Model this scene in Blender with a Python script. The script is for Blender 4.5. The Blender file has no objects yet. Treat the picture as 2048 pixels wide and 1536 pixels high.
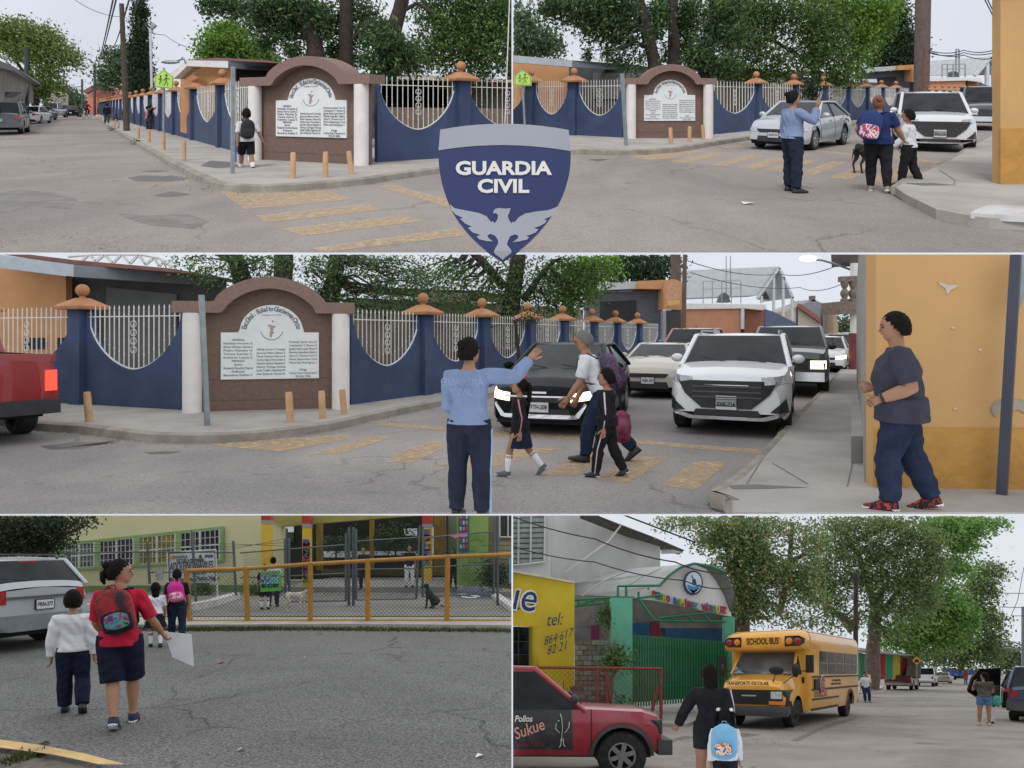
import bpy,bmesh,math,random
import numpy as np
from mathutils import Vector,Matrix
R = math.radians
random.seed(7)
rng = np.random.default_rng(7)
sc = bpy.context.scene
col = sc.collection
# ------------------------------------------------------------------ camera, sky, sun, exposure
FPX,CX,CY = 1300.0,1024.0,768.0
cam_d = bpy.data.cameras.new('camera')
cam = bpy.data.objects.new('camera',cam_d)
col.objects.link(cam)
cam_d.sensor_width = 36.0
cam_d.lens = 36.0 * FPX / 2048.0
cam_d.clip_start = 0.05
cam_d.clip_end = 5000
cam.location = (0,0,0)
cam.rotation_euler = (R(90),0,0)
sc.camera = cam
SUN_EL,SUN_ROT = R(52),R(200)
world = bpy.data.worlds.new('World')
sc.world = world
world.use_nodes = True
wt = world.node_tree
for n in list(wt.nodes): wt.nodes.remove(n)
def wn(t,**k):
 n = wt.nodes.new(t)
 for a,b in k.items(): setattr(n,a,b)
 return n
w_out = wn('ShaderNodeOutputWorld'); w_bg = wn('ShaderNodeBackground')
w_tc = wn('ShaderNodeTexCoord'); w_sep = wn('ShaderNodeSeparateXYZ'); w_cmb = wn('ShaderNodeCombineXYZ')
w_max = wn('ShaderNodeMath',operation='MAXIMUM'); w_max.inputs[1].default_value = 0.10
w_sky = wn('ShaderNodeTexSky',sky_type='NISHITA',sun_disc=False)
w_sky.sun_elevation = SUN_EL; w_sky.sun_rotation = SUN_ROT; w_sky.dust_density = 4.0; w_sky.air_density = 1.2
w_noi = wn('ShaderNodeTexNoise'); w_noi.inputs['Scale'].default_value = 2.2; w_noi.inputs['Detail'].default_value = 5
w_ramp = wn('ShaderNodeValToRGB')
w_ramp.color_ramp.elements[0].position = 0.3; w_ramp.color_ramp.elements[0].color = (6.5,6.9,7.7,1)
w_ramp.color_ramp.elements[1].position = 0.75; w_ramp.color_ramp.elements[1].color = (8.6,8.8,9.3,1)
w_mix = wn('ShaderNodeMixRGB'); w_mix.inputs[0].default_value = 0.86
w_bg.inputs['Strength'].default_value = 0.10
L = wt.links.new
L(w_tc.outputs['Generated'],w_sep.inputs[0]); L(w_sep.outputs[0],w_cmb.inputs[0]); L(w_sep.outputs[1],w_cmb.inputs[1])
L(w_sep.outputs[2],w_max.inputs[0]); L(w_max.outputs[0],w_cmb.inputs[2]); L(w_cmb.outputs[0],w_sky.inputs['Vector'])
L(w_tc.outputs['Generated'],w_noi.inputs['Vector']); L(w_noi.outputs['Fac'],w_ramp.inputs[0])
L(w_sky.outputs[0],w_mix.inputs[1]); L(w_ramp.outputs[0],w_mix.inputs[2]); L(w_mix.outputs[0],w_bg.inputs['Color'])
L(w_bg.outputs[0],w_out.inputs[0])
sun_d = bpy.data.lights.new('sun','SUN'); sun_d.energy = 1.1; sun_d.angle = R(14); sun_d.color = (1,.96,.9)
sun = bpy.data.objects.new('sun',sun_d); col.objects.link(sun)
sun.rotation_euler = (R(90) - SUN_EL,0,-SUN_ROT + R(180))
vs = sc.view_settings
vs.view_transform = 'Standard'; vs.look = 'None'; vs.gamma = 1; vs.exposure = 0.14; vs.use_curve_mapping = False
sc.cycles.max_bounces = 5; sc.cycles.diffuse_bounces = 3; sc.cycles.glossy_bounces = 2
sc.cycles.transparent_max_bounces = 6
sc.cycles.use_denoising = True
# ------------------------------------------------------------------ materials
MATS = {}
def lin(c,ds=.1):
 g = .3*c[0]+.6*c[1]+.1*c[2]; c = [v+(g-v)*ds for v in c]
 return tuple((v/255/12.92) if v/255 <= .04045 else ((v/255+.055)/1.055)**2.4 for v in c)
def M(key,c=(.5,.5,.5),rough=.6,metal=0,var=.12,scale=3,bump=0.0,bscale=30,emit=0,coat=0,spec=.5,dirt=0,dirtcol=(.25,.2,.15)):
 if key in MATS: return MATS[key]
 m = bpy.data.materials.new(key); m.use_nodes = True; MATS[key] = m
 nt = m.node_tree; b = nt.nodes['Principled BSDF']
 b.inputs['Roughness'].default_value = rough; b.inputs['Metallic'].default_value = metal
 b.inputs['Coat Weight'].default_value = coat; b.inputs['Specular IOR Level'].default_value = spec
 geo = nt.nodes.new('ShaderNodeNewGeometry')
 noi = nt.nodes.new('ShaderNodeTexNoise'); noi.inputs['Scale'].default_value = scale; noi.inputs['Detail'].default_value = 6
 nt.links.new(geo.outputs['Position'],noi.inputs['Vector'])
 rp = nt.nodes.new('ShaderNodeValToRGB')
 rp.color_ramp.elements[0].position = .32; rp.color_ramp.elements[1].position = .68
 rp.color_ramp.elements[0].color = (*[v*(1-var) for v in c],1)
 rp.color_ramp.elements[1].color = (*[min(1,v*(1+var)) for v in c],1)
 nt.links.new(noi.outputs['Fac'],rp.inputs[0])
 out = rp.outputs[0]
 if dirt:
  n2 = nt.nodes.new('ShaderNodeTexNoise'); n2.inputs['Scale'].default_value = scale*.7; n2.inputs['Detail'].default_value = 9; n2.inputs['Roughness'].default_value = .7
  nt.links.new(geo.outputs['Position'],n2.inputs['Vector'])
  r2 = nt.nodes.new('ShaderNodeValToRGB'); r2.color_ramp.elements[0].position = .5; r2.color_ramp.elements[1].position = .72
  r2.color_ramp.elements[0].color = (0,0,0,1); r2.color_ramp.elements[1].color = (dirt,dirt,dirt,1)
  nt.links.new(n2.outputs['Fac'],r2.inputs[0])
  mx = nt.nodes.new('ShaderNodeMixRGB'); mx.inputs[2].default_value = (*dirtcol,1)
  nt.links.new(r2.outputs[0],mx.inputs[0]); nt.links.new(out,mx.inputs[1]); out = mx.outputs[0]
 nt.links.new(out,b.inputs['Base Color'])
 if emit:
  b.inputs['Emission Color'].default_value = (*c,1); b.inputs['Emission Strength'].default_value = emit
 if bump:
  n3 = nt.nodes.new('ShaderNodeTexNoise'); n3.inputs['Scale'].default_value = bscale; n3.inputs['Detail'].default_value = 4
  nt.links.new(geo.outputs['Position'],n3.inputs['Vector'])
  bp = nt.nodes.new('ShaderNodeBump'); bp.inputs['Strength'].default_value = min(1,bump); bp.inputs['Distance'].default_value = .02*max(1,bump)
  nt.links.new(n3.outputs['Fac'],bp.inputs['Height']); nt.links.new(bp.outputs[0],b.inputs['Normal'])
 return m
def leafmat(key,c1,c2,tr=.35,c3=None):
 if key in MATS: return MATS[key]
 m = bpy.data.materials.new(key); m.use_nodes = True; MATS[key] = m
 nt = m.node_tree; b = nt.nodes['Principled BSDF']; out = nt.nodes['Material Output']
 geo = nt.nodes.new('ShaderNodeNewGeometry'); rp = nt.nodes.new('ShaderNodeValToRGB')
 rp.color_ramp.elements[0].color = (*c1,1); rp.color_ramp.elements[1].color = (*c2,1)
 if c3:
  rp.color_ramp.elements[1].position = .84; e = rp.color_ramp.elements.new(.93); e.color = (*c3,1)
 nt.links.new(geo.outputs['Random Per Island'],rp.inputs[0]); nt.links.new(rp.outputs[0],b.inputs['Base Color'])
 b.inputs['Roughness'].default_value = .6; b.inputs['Specular IOR Level'].default_value = .25
 t = nt.nodes.new('ShaderNodeBsdfTranslucent'); nt.links.new(rp.outputs[0],t.inputs['Color'])
 mx = nt.nodes.new('ShaderNodeMixShader'); mx.inputs[0].default_value = tr
 nt.links.new(b.outputs[0],mx.inputs[1]); nt.links.new(t.outputs[0],mx.inputs[2]); nt.links.new(mx.outputs[0],out.inputs['Surface'])
 return m
def printmat(key,cols,scale):
 """printed cloth: patches of several colours"""
 m = M(key,(.5,.5,.5),rough=.75,scale=scale); rp = [n for n in m.node_tree.nodes if n.type == 'VALTORGB'][0].color_ramp; rp.interpolation = 'CONSTANT'
 for i,c in enumerate(cols):
  e = rp.elements[i] if i < 2 else rp.elements.new(.9)
  e.color = (*lin(c),1)
 for i,e in enumerate(list(rp.elements)): e.position = 0 if i == 0 else .34+.32*i/len(cols)
 return m
def roadmat(key,c,c2,speck=.35,crack=.5,big=.25,stretch=(1,1,1)):
 """worn asphalt: dusty patches, aggregate specks, a few cracks"""
 m = bpy.data.materials.new(key); m.use_nodes = True; MATS[key] = m
 nt = m.node_tree; b = nt.nodes['Principled BSDF']; b.inputs['Roughness'].default_value = .9; b.inputs['Specular IOR Level'].default_value = .25
 N,K = nt.nodes.new,nt.links.new
 geo = N('ShaderNodeNewGeometry'); mp = N('ShaderNodeMapping'); mp.inputs['Scale'].default_value = stretch
 K(geo.outputs['Position'],mp.inputs['Vector'])
 n1 = N('ShaderNodeTexNoise'); n1.inputs['Scale'].default_value = big; n1.inputs['Detail'].default_value = 8; n1.inputs['Roughness'].default_value = .6; n1.inputs['Distortion'].default_value = .5
 K(mp.outputs[0],n1.inputs['Vector'])
 r1 = N('ShaderNodeValToRGB'); r1.color_ramp.elements[0].position = .38; r1.color_ramp.elements[1].position = .6
 r1.color_ramp.elements[0].color = (*c2,1); r1.color_ramp.elements[1].color = (*c,1); K(n1.outputs['Fac'],r1.inputs[0])
 n2 = N('ShaderNodeTexNoise'); n2.inputs['Scale'].default_value = 44; n2.inputs['Detail'].default_value = 5; K(geo.outputs['Position'],n2.inputs['Vector'])
 r2 = N('ShaderNodeValToRGB'); r2.color_ramp.elements[0].position = .35; r2.color_ramp.elements[1].position = .7
 lo,hi = 1-speck,1+speck; r2.color_ramp.elements[0].color = (lo,lo,lo,1); r2.color_ramp.elements[1].color = (hi,hi,hi,1)
 K(n2.outputs['Fac'],r2.inputs[0])
 mu = N('ShaderNodeMixRGB'); mu.blend_type = 'MULTIPLY'; mu.inputs[0].default_value = 1; K(r1.outputs[0],mu.inputs[1]); K(r2.outputs[0],mu.inputs[2])
 dn = N('ShaderNodeTexNoise'); dn.inputs['Scale'].default_value = 1.1; dn.inputs['Detail'].default_value = 5; K(mp.outputs[0],dn.inputs['Vector'])
 ad = N('ShaderNodeMixRGB'); ad.blend_type = 'ADD'; ad.inputs[0].default_value = 1.6; K(mp.outputs[0],ad.inputs[1]); K(dn.outputs['Color'],ad.inputs[2])
 v = N('ShaderNodeTexVoronoi'); v.feature = 'DISTANCE_TO_EDGE'; v.inputs['Scale'].default_value = .33; K(ad.outputs[0],v.inputs['Vector'])
 r3 = N('ShaderNodeValToRGB'); r3.color_ramp.elements[0].position = 0; r3.color_ramp.elements[1].position = .009
 k = 1-crack; r3.color_ramp.elements[0].color = (k,k,k,1); r3.color_ramp.elements[1].color = (1,1,1,1); K(v.outputs['Distance'],r3.inputs[0])
 mk = N('ShaderNodeTexNoise'); mk.inputs['Scale'].default_value = .5; K(geo.outputs['Position'],mk.inputs['Vector'])
 rk = N('ShaderNodeValToRGB'); rk.color_ramp.elements[0].position = .48; rk.color_ramp.elements[1].position = .56; K(mk.outputs['Fac'],rk.inputs[0])
 m2 = N('ShaderNodeMixRGB'); m2.blend_type = 'MULTIPLY'; K(rk.outputs[0],m2.inputs[0]); K(mu.outputs[0],m2.inputs[1]); K(r3.outputs[0],m2.inputs[2])
 n4 = N('ShaderNodeTexNoise'); n4.inputs['Scale'].default_value = 2.3; n4.inputs['Detail'].default_value = 7; n4.inputs['Roughness'].default_value = .75; K(mp.outputs[0],n4.inputs['Vector'])
 r4 = N('ShaderNodeValToRGB'); r4.color_ramp.elements[0].position = .26; r4.color_ramp.elements[1].position = .42
 r4.color_ramp.elements[0].color = (.62,.6,.58,1); r4.color_ramp.elements[1].color = (1,1,1,1); K(n4.outputs['Fac'],r4.inputs[0])
 m3 = N('ShaderNodeMixRGB'); m3.blend_type = 'MULTIPLY'; m3.inputs[0].default_value = 1; K(m2.outputs[0],m3.inputs[1]); K(r4.outputs[0],m3.inputs[2])
 K(m3.outputs[0],b.inputs['Base Color'])
 bp = N('ShaderNodeBump'); bp.inputs['Strength'].default_value = .3; bp.inputs['Distance'].default_value = .008
 K(n2.outputs['Fac'],bp.inputs['Height']); K(bp.outputs[0],b.inputs['Normal'])
 return m
def wornpaint(key,c,wear=.5,scale=9):
 """road paint rubbed through to the asphalt (transparent where worn)"""
 m = bpy.data.materials.new(key); m.use_nodes = True; MATS[key] = m
 nt = m.node_tree; b = nt.nodes['Principled BSDF']; b.inputs['Roughness'].default_value = .85
 N,K = nt.nodes.new,nt.links.new
 geo = N('ShaderNodeNewGeometry'); n = N('ShaderNodeTexNoise'); n.inputs['Scale'].default_value = scale; n.inputs['Detail'].default_value = 8; n.inputs['Roughness'].default_value = .75
 K(geo.outputs['Position'],n.inputs['Vector'])
 b.inputs['Base Color'].default_value = (*c,1)
 r = N('ShaderNodeValToRGB'); r.color_ramp.elements[0].position = wear-.16; r.color_ramp.elements[1].position = wear+.2
 K(n.outputs['Fac'],r.inputs[0]); K(r.outputs[0],b.inputs['Alpha'])
 return m
# ------------------------------------------------------------------ places: five streets on five slopes, seen from one spot
class Place:
 def __init__(s,H,h,box):
  s.H,s.h,s.box = H,h,box
  s.slope = (CY - H) / FPX
  x0,x1,y0,y1 = box
  s.planes = []
  if x0 > 5: s.planes.append(Vector((-1,(x0-CX)/FPX,0)))
  if x1 < 2040: s.planes.append(Vector((1,-(x1-CX)/FPX,0)))
  if y0 > 5: s.planes.append(Vector((0,-(CY-y0)/FPX,1)))
  if y1 < 1530: s.planes.append(Vector((0,(CY-y1)/FPX,-1)))
  s.P = np.array([tuple(p) for p in s.planes])
 def g(s,p):
  Y = s.h * FPX / (p[1] - s.H)
  return ((p[0]-CX)/FPX*Y,Y)
 def X(s,px,Y): return (px-CX)/FPX*Y
 def z(s,py,Y): return s.h - (py-s.H)*Y/FPX
 def at(s,p,Y,dz=0):
  return (s.X(p[0],Y),Y,s.z(p[1],Y)+dz)
 def map(s,v):
  v = np.asarray(v,float)
  o = v.copy(); o[...,2] = v[...,2] - s.h + s.slope*v[...,1]
  return o
PL = None
def use(p):
 global PL
 PL = p
class MB:
 def __init__(s): s.v,s.f = [],[]
 def add(s,vs,fs):
  n = len(s.v); s.v += [tuple(map(float,v)) for v in vs]; s.f += [tuple(i+n for i in f) for f in fs]; return s
 def join(s,o,fn=None):
  return s.add([fn(v) for v in o.v] if fn else o.v,o.f)
 def box(s,x0,x1,y0,y1,z0,z1):
  return s.add([(x0,y0,z0),(x1,y0,z0),(x1,y1,z0),(x0,y1,z0),(x0,y0,z1),(x1,y0,z1),(x1,y1,z1),(x0,y1,z1)],
                     [(0,3,2,1),(4,5,6,7),(0,1,5,4),(1,2,6,5),(2,3,7,6),(3,0,4,7)])
 def beam(s,a,b,w,t=None,up=(0,0,1)):
  t = w if t is None else t
  a,b = Vector(a),Vector(b); d = (b-a)
  if d.length < 1e-6: return s
  d.normalize(); u = d.cross(Vector(up))
  if u.length < 1e-3: u = d.cross(Vector((0,1,0)))
  u.normalize(); v = u.cross(d)
  vs = []
  for p in (a,b):
   for su,sv in ((-1,-1),(1,-1),(1,1),(-1,1)): vs.append(p+u*su*w/2+v*sv*t/2)
  return s.add(vs,[(0,3,2,1),(4,5,6,7),(0,1,5,4),(1,2,6,5),(2,3,7,6),(3,0,4,7)])
 def tube(s,pts,rad,n=8,cap=True):
  pts = [Vector(p) for p in pts]
  if not hasattr(rad,'__len__'): rad = [rad]*len(pts)
  base = len(s.v); ref = None
  for i,p in enumerate(pts):
   d = (pts[min(i+1,len(pts)-1)] - pts[max(i-1,0)])
   if d.length < 1e-9: d = Vector((0,0,1))
   d.normalize()
   if ref is None: ref = Vector((0,0,1)) if abs(d.z) < .9 else Vector((1,0,0))
   u = d.cross(ref);
   if u.length < 1e-4: u = d.cross(Vector((0,1,0)))
   u.normalize(); v = u.cross(d); ref = v
   r = rad[i]; rx,ry = (r if hasattr(r,'__len__') else (r,r))
   for k in range(n):
    a = 2*math.pi*k/n; q = p + u*math.cos(a)*rx + v*math.sin(a)*ry
    s.v.append((q.x,q.y,q.z))
  for i in range(len(pts)-1):
   for k in range(n):
    a = base+i*n+k; b = base+i*n+(k+1) % n
    s.f.append((a,b,b+n,a+n))
  if cap:
   s.f.append(tuple(base+k for k in range(n))[::-1]); s.f.append(tuple(base+(len(pts)-1)*n+k for k in range(n)))
  return s
 def rings(s,rs,n=16,cap=True):
  base = len(s.v)
  for r in rs:
   e = r[5] if len(r) > 5 else 1
   for k in range(n):
    a = 2*math.pi*k/n; c,q = math.cos(a),math.sin(a)
    s.v.append((r[0]+r[3]*math.copysign(abs(c)**e,c),r[1]+r[4]*math.copysign(abs(q)**e,q),r[2]))
  for i in range(len(rs)-1):
   for k in range(n):
    a = base+i*n+k; b = base+i*n+(k+1) % n; s.f.append((a,b,b+n,a+n))
  if cap:
   s.f.append(tuple(base+k for k in range(n))[::-1]); s.f.append(tuple(base+(len(rs)-1)*n+k for k in range(n)))
  return s
 def ball(s,c,r,n=12,m=8,fn=None):
  rx,ry,rz = r if hasattr(r,'__len__') else (r,r,r)
  rs = []
  for j in range(m+1):
   t = math.pi*(j/m) ; t = min(max(t,.06),math.pi-.06)
   rs.append((c[0],c[1],c[2]-rz*math.cos(t),rx*math.sin(t),ry*math.sin(t)))
  return s.rings(rs,n)
 def prism(s,pts,off):
  n = len(pts); o = Vector(off); A = [Vector(p) for p in pts]
  return s.add(A+[p+o for p in A],[tuple(range(n))[::-1],tuple(range(n,2*n))]+[(i,(i+1) % n,n+(i+1) % n,n+i) for i in range(n)])
 def tf(s,x=0,y=0,z=0,yaw=0,k=1,lean=0,roll=0):
  m = Matrix.Translation((x,y,z)) @ Matrix.Rotation(yaw,4,'Z') @ Matrix.Rotation(lean,4,'X') @ Matrix.Rotation(roll,4,'Y') @ Matrix.Scale(k,4)
  s.v = [tuple(m @ Vector(v)) for v in s.v]; return s
 def mat(s,m): s.v = [tuple(m @ Vector(v)) for v in s.v]; return s
 def build(s,name,m,parent=None,smooth=0,flat=False,origin=None,slope=True,clip=True,fixn=True,**props):
  """vertices are flat street coordinates; linked as one mesh object on the slope"""
  V = np.array(s.v,float).reshape(-1,3)
  if slope: V = PL.map(V)
  if parent is not None: o0 = Vector(parent['o'])
  elif origin is not None: o0 = Vector(origin)
  else: o0 = Vector((V[:,0].mean(),V[:,1].mean(),V[:,2].min())) if len(V) else Vector((0,0,0))
  me = bpy.data.meshes.new(name)
  me.from_pydata(V.tolist(),[],s.f)
  bm = bmesh.new(); bm.from_mesh(me)
  if clip and PL is not None and len(PL.planes) and len(V):
   for pn in PL.planes:
    dd = V @ np.array(tuple(pn))
    if dd.max() > 1e-4 and len(bm.verts):
     bmesh.ops.bisect_plane(bm,geom=bm.verts[:]+bm.edges[:]+bm.faces[:],plane_co=(0,0,0),plane_no=pn,clear_outer=True)
  if len(bm.faces) == 0:
   bm.free(); bpy.data.meshes.remove(me); return None
  if fixn: bmesh.ops.recalc_face_normals(bm,faces=bm.faces[:])
  bmesh.ops.translate(bm,verts=bm.verts[:],vec=-o0)
  bm.to_mesh(me); bm.free()
  if smooth:
   me.polygons.foreach_set('use_smooth',[True]*len(me.polygons))
   if smooth < 180: me.set_sharp_from_angle(angle=R(smooth))
  if isinstance(m,(list,tuple)):
   for q in m: me.materials.append(q)
  else: me.materials.append(m)
  ob = bpy.data.objects.new(name,me); col.objects.link(ob)
  if parent is not None:
   ob.parent = parent
   # children are built in world space relative to the thing's base
  else: ob.location = o0
  ob['o'] = tuple(o0)
  for k2,v2 in props.items(): ob[k2] = v2
  return ob
def child(mb,name,m,parent,**k):
 return mb.build(name,m,parent,**k)
def empty(name,label,cat,xyz,group=None):
 w = PL.map(xyz); e = bpy.data.objects.new(name,None); col.objects.link(e)
 e.location = tuple(w); e['o'] = tuple(float(c) for c in w); e['label'] = label; e['category'] = cat; e.empty_display_size = .2
 if group: e['group'] = group
 return e
def tag(o,label,cat,group=None):
 if o is None: return None
 o['label'] = label; o['category'] = cat
 if group: o['group'] = group
 return o
def struct(o,kind='structure'):
 if o: o['kind'] = kind
 return o
def fuse(mb,voxel,name='body',smooth_it=3):
 """grow one continuous skin over overlapping closed shapes; returns an MB"""
 me = bpy.data.meshes.new('t'); me.from_pydata(mb.v,[],mb.f)
 ob = bpy.data.objects.new('t',me); col.objects.link(ob)
 r = ob.modifiers.new('r','REMESH'); r.mode = 'VOXEL'; r.voxel_size = voxel
 if smooth_it:
  q = ob.modifiers.new('s','SMOOTH'); q.iterations = smooth_it; q.factor = .5
 dg = bpy.context.evaluated_depsgraph_get(); ev = ob.evaluated_get(dg); m2 = ev.to_mesh()
 out = MB()
 n = len(m2.vertices); a = np.empty(n*3); m2.vertices.foreach_get('co',a)
 out.v = [tuple(p) for p in a.reshape(-1,3)]; out.f = [tuple(p.vertices) for p in m2.polygons]
 ev.to_mesh_clear(); bpy.data.objects.remove(ob); bpy.data.meshes.remove(me)
 return out
def slab(name,pts,z0,z1,m,parent=None,**k):
 mb = MB(); P = [PL.g(p) for p in pts]
 mb.prism([(x,y,z0) for x,y in P],(0,0,z1-z0)); return mb.build(name,m,parent,**k)
def sheet(name,pts,z,m,parent=None,**k):
 P = [PL.g(p) for p in pts]; mb = MB(); mb.add([(x,y,z) for x,y in P],[tuple(range(len(P)))]); return mb.build(name,m,parent,fixn=False,**k)
def prj(name,pts,Y,thick,m,parent=None,**k):
 mb = MB(); Ys = Y if hasattr(Y,'__len__') else [Y]*len(pts)
 mb.prism([PL.at(p,y) for p,y in zip(pts,Ys)],(0,thick,0)); return mb.build(name,m,parent,**k)
def text_mb(s,size,depth=.01,offset=0,shear=0,spacing=1.0,res=3,width=None):
 cu = bpy.data.curves.new('t','FONT'); cu.body = s; cu.size = size; cu.extrude = depth/2; cu.offset = offset; cu.shear = shear
 cu.space_character = spacing; cu.resolution_u = res; cu.align_x = 'CENTER'; cu.align_y = 'CENTER'
 ob = bpy.data.objects.new('t',cu); col.objects.link(ob)
 dg = bpy.context.evaluated_depsgraph_get(); ev = ob.evaluated_get(dg); me = ev.to_mesh()
 mb = MB(); mb.v = [tuple(v.co) for v in me.vertices]; mb.f = [tuple(p.vertices) for p in me.polygons]
 ev.to_mesh_clear(); bpy.data.objects.remove(ob); bpy.data.curves.remove(cu)
 if width and mb.v:
  w = max(v[0] for v in mb.v)-min(v[0] for v in mb.v); q = width/w
  mb.v = [(v[0]*q,v[1],v[2]) for v in mb.v]
 return mb
def put_text(s,size,o,ex,ey,m,parent,name='lettering',depth=.01,**k):
 """text whose x runs along ex and y along ey (flat vectors) from centre o"""
 mb = text_mb(s,size,depth,**k); ex,ey,o = Vector(ex).normalized(),Vector(ey).normalized(),Vector(o); ez = ex.cross(ey)
 mb.v = [tuple(o+ex*v[0]+ey*v[1]+ez*v[2]) for v in mb.v]
 return mb.build(name,m,parent,fixn=False)
def grit(label,pts,n,m,spread=.15,size=.018):
 P = [Vector((*PL.g(p),0)) for p in pts]; mb = MB()
 for i in range(n):
  k = random.randrange(len(P)-1); p = P[k].lerp(P[k+1],random.random()); d = (P[k+1]-P[k]).normalized(); q = p+Vector((d.y,-d.x,0))*abs(random.gauss(0,spread)); r = size*(.4+random.random()); a = random.random()*6
  mb.add([(q.x+r*math.cos(a+t),q.y+r*math.sin(a+t),0) for t in (0,1.6,3.1,4.6)]+[(q.x,q.y,r*.8)],[(0,1,4),(1,2,4),(2,3,4),(3,0,4)])
 o = mb.build('gravel',m); o['kind'] = 'stuff'; o['label'] = label
# ------------------------------------------------------------------ foliage
LEAF = .64
def leaves(name,blobs,n,size,m,parent=None,clump=28,spread=.16,elong=1.6,droop=0,zmin=None):
 """blobs: (px,py,Y,rx_px,ry_px[,weight]); leaf-sized faces in clumps through the crown's volume"""
 B = np.array([(b+(1,))[:6] for b in blobs],float)
 w = B[:,3]*B[:,4]*B[:,5]; w /= w.sum()
 nc = max(6,n//clump)
 ci = rng.choice(len(B),nc,p=w)
 d = rng.normal(size=(nc,3)); d /= np.linalg.norm(d,axis=1)[:,None]; rr = rng.random(nc)**.45
 b = B[ci]; k = b[:,2]/FPX
 C = np.stack([(b[:,0]-CX)*k,b[:,2],(CY-b[:,1])*k],1) + d*rr[:,None]*np.stack([b[:,3]*k,b[:,3]*k*.8,b[:,4]*k],1)
 li = rng.integers(0,nc,n)
 s0 = (b[li,3]*k[li])*spread + size
 Pc = C[li] + rng.normal(size=(n,3))*s0[:,None]*np.array([1.35,1.35,1.0])
 if droop: Pc[:,2] -= np.abs(rng.normal(size=n))*droop*s0
 u = rng.normal(size=(n,3)); u /= np.linalg.norm(u,axis=1)[:,None]
 v = rng.normal(size=(n,3)); v -= (v*u).sum(1)[:,None]*u; v /= np.linalg.norm(v,axis=1)[:,None]
 sz = size*LEAF*(.5+rng.random(n))
 a = u*(sz*elong/2)[:,None]; c = v*(sz/2)[:,None]
 Q = np.stack([Pc-a,Pc-c,Pc+a,Pc+c],1)
 if len(PL.P):
  ok = ((Q @ PL.P.T) < 0).all(axis=(1,2)); Q = Q[ok]
 if zmin is not None:
  ok = (Q[:,:,2]-(PL.slope*Q[:,:,1]-PL.h) > zmin).all(axis=1); Q = Q[ok]
 nq = len(Q)
 if nq == 0: return None
 me = bpy.data.meshes.new(name); o0 = np.array(parent['o']) if parent is not None else Q.reshape(-1,3).mean(0)
 V = (Q.reshape(-1,3)-o0).astype(np.float32)
 me.vertices.add(nq*4); me.vertices.foreach_set('co',V.ravel())
 me.loops.add(nq*4); me.loops.foreach_set('vertex_index',np.arange(nq*4,dtype=np.int32))
 me.polygons.add(nq); me.polygons.foreach_set('loop_start',np.arange(0,nq*4,4,dtype=np.int32)); me.polygons.foreach_set('loop_total',np.full(nq,4,np.int32))
 me.update(calc_edges=True); me.materials.append(m)
 ob = bpy.data.objects.new(name,me); col.objects.link(ob)
 if parent is not None: ob.parent = parent
 else: ob.location = tuple(o0)
 ob['o'] = tuple(float(q) for q in o0)
 ob['_c'] = 0; del ob['_c']
 return ob,C
def wobble(a,b,n,amp):
 a,b = Vector(a),Vector(b); return [a.lerp(b,i/(n-1)) + (Vector((random.gauss(0,1),random.gauss(0,1),random.gauss(0,1)))*amp if 0 < i < n-1 else Vector()) for i in range(n)]
def W2F(p):
 return (p[0],p[1],p[2]+PL.h-PL.slope*p[1])
def tree(name,label,limbs,blobs,n,size,lm,bark,cat='tree',group=None,twigs=60,clump=28,spread=.16,droop=0,elong=1.6,zmin=None):
 """limbs: lists of (px,py,Y,radius_px); the first is the trunk"""
 b0 = limbs[0][0]; e = empty(name,label,cat,PL.at(b0[:2],b0[2]),group)
 res = leaves('crown',blobs,n,size,lm,e,clump,spread,elong,droop,zmin)
 mb = MB(); nodes = []
 for li in limbs:
  pts = [Vector(PL.at(q[:2],q[2])) for q in li]; rad = [q[3]*q[2]/FPX for q in li]
  P2,R2 = [],[]
  for i in range(len(pts)-1):
   for t in (0,.33,.66):
    P2.append(pts[i].lerp(pts[i+1],t)+(Vector((random.gauss(0,1),random.gauss(0,1),0))*rad[i]*.12 if t else Vector())); R2.append((rad[i]*(1-t)+rad[i+1]*t)*(1+random.gauss(0,.05)))
  P2.append(pts[-1]); R2.append(rad[-1]); mb.tube(P2,R2,9)
  nodes += list(zip(P2[2:],R2[2:]))
 if res is not None and twigs and nodes:
  C = res[1]; idx = rng.choice(len(C),min(twigs,len(C)),replace=False)
  for i in idx:
   c = Vector(W2F(C[i])); k = min(nodes,key=lambda q: (q[0]-c).length)
   r = min(k[1]*.4,.05*b0[2]/20);
   mb.tube(wobble(k[0],c,5,(c-k[0]).length*.06),[r,r*.7,r*.5,r*.35,r*.2],4)
 mb.build('trunk',bark,e,smooth=60)
 return e
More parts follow.
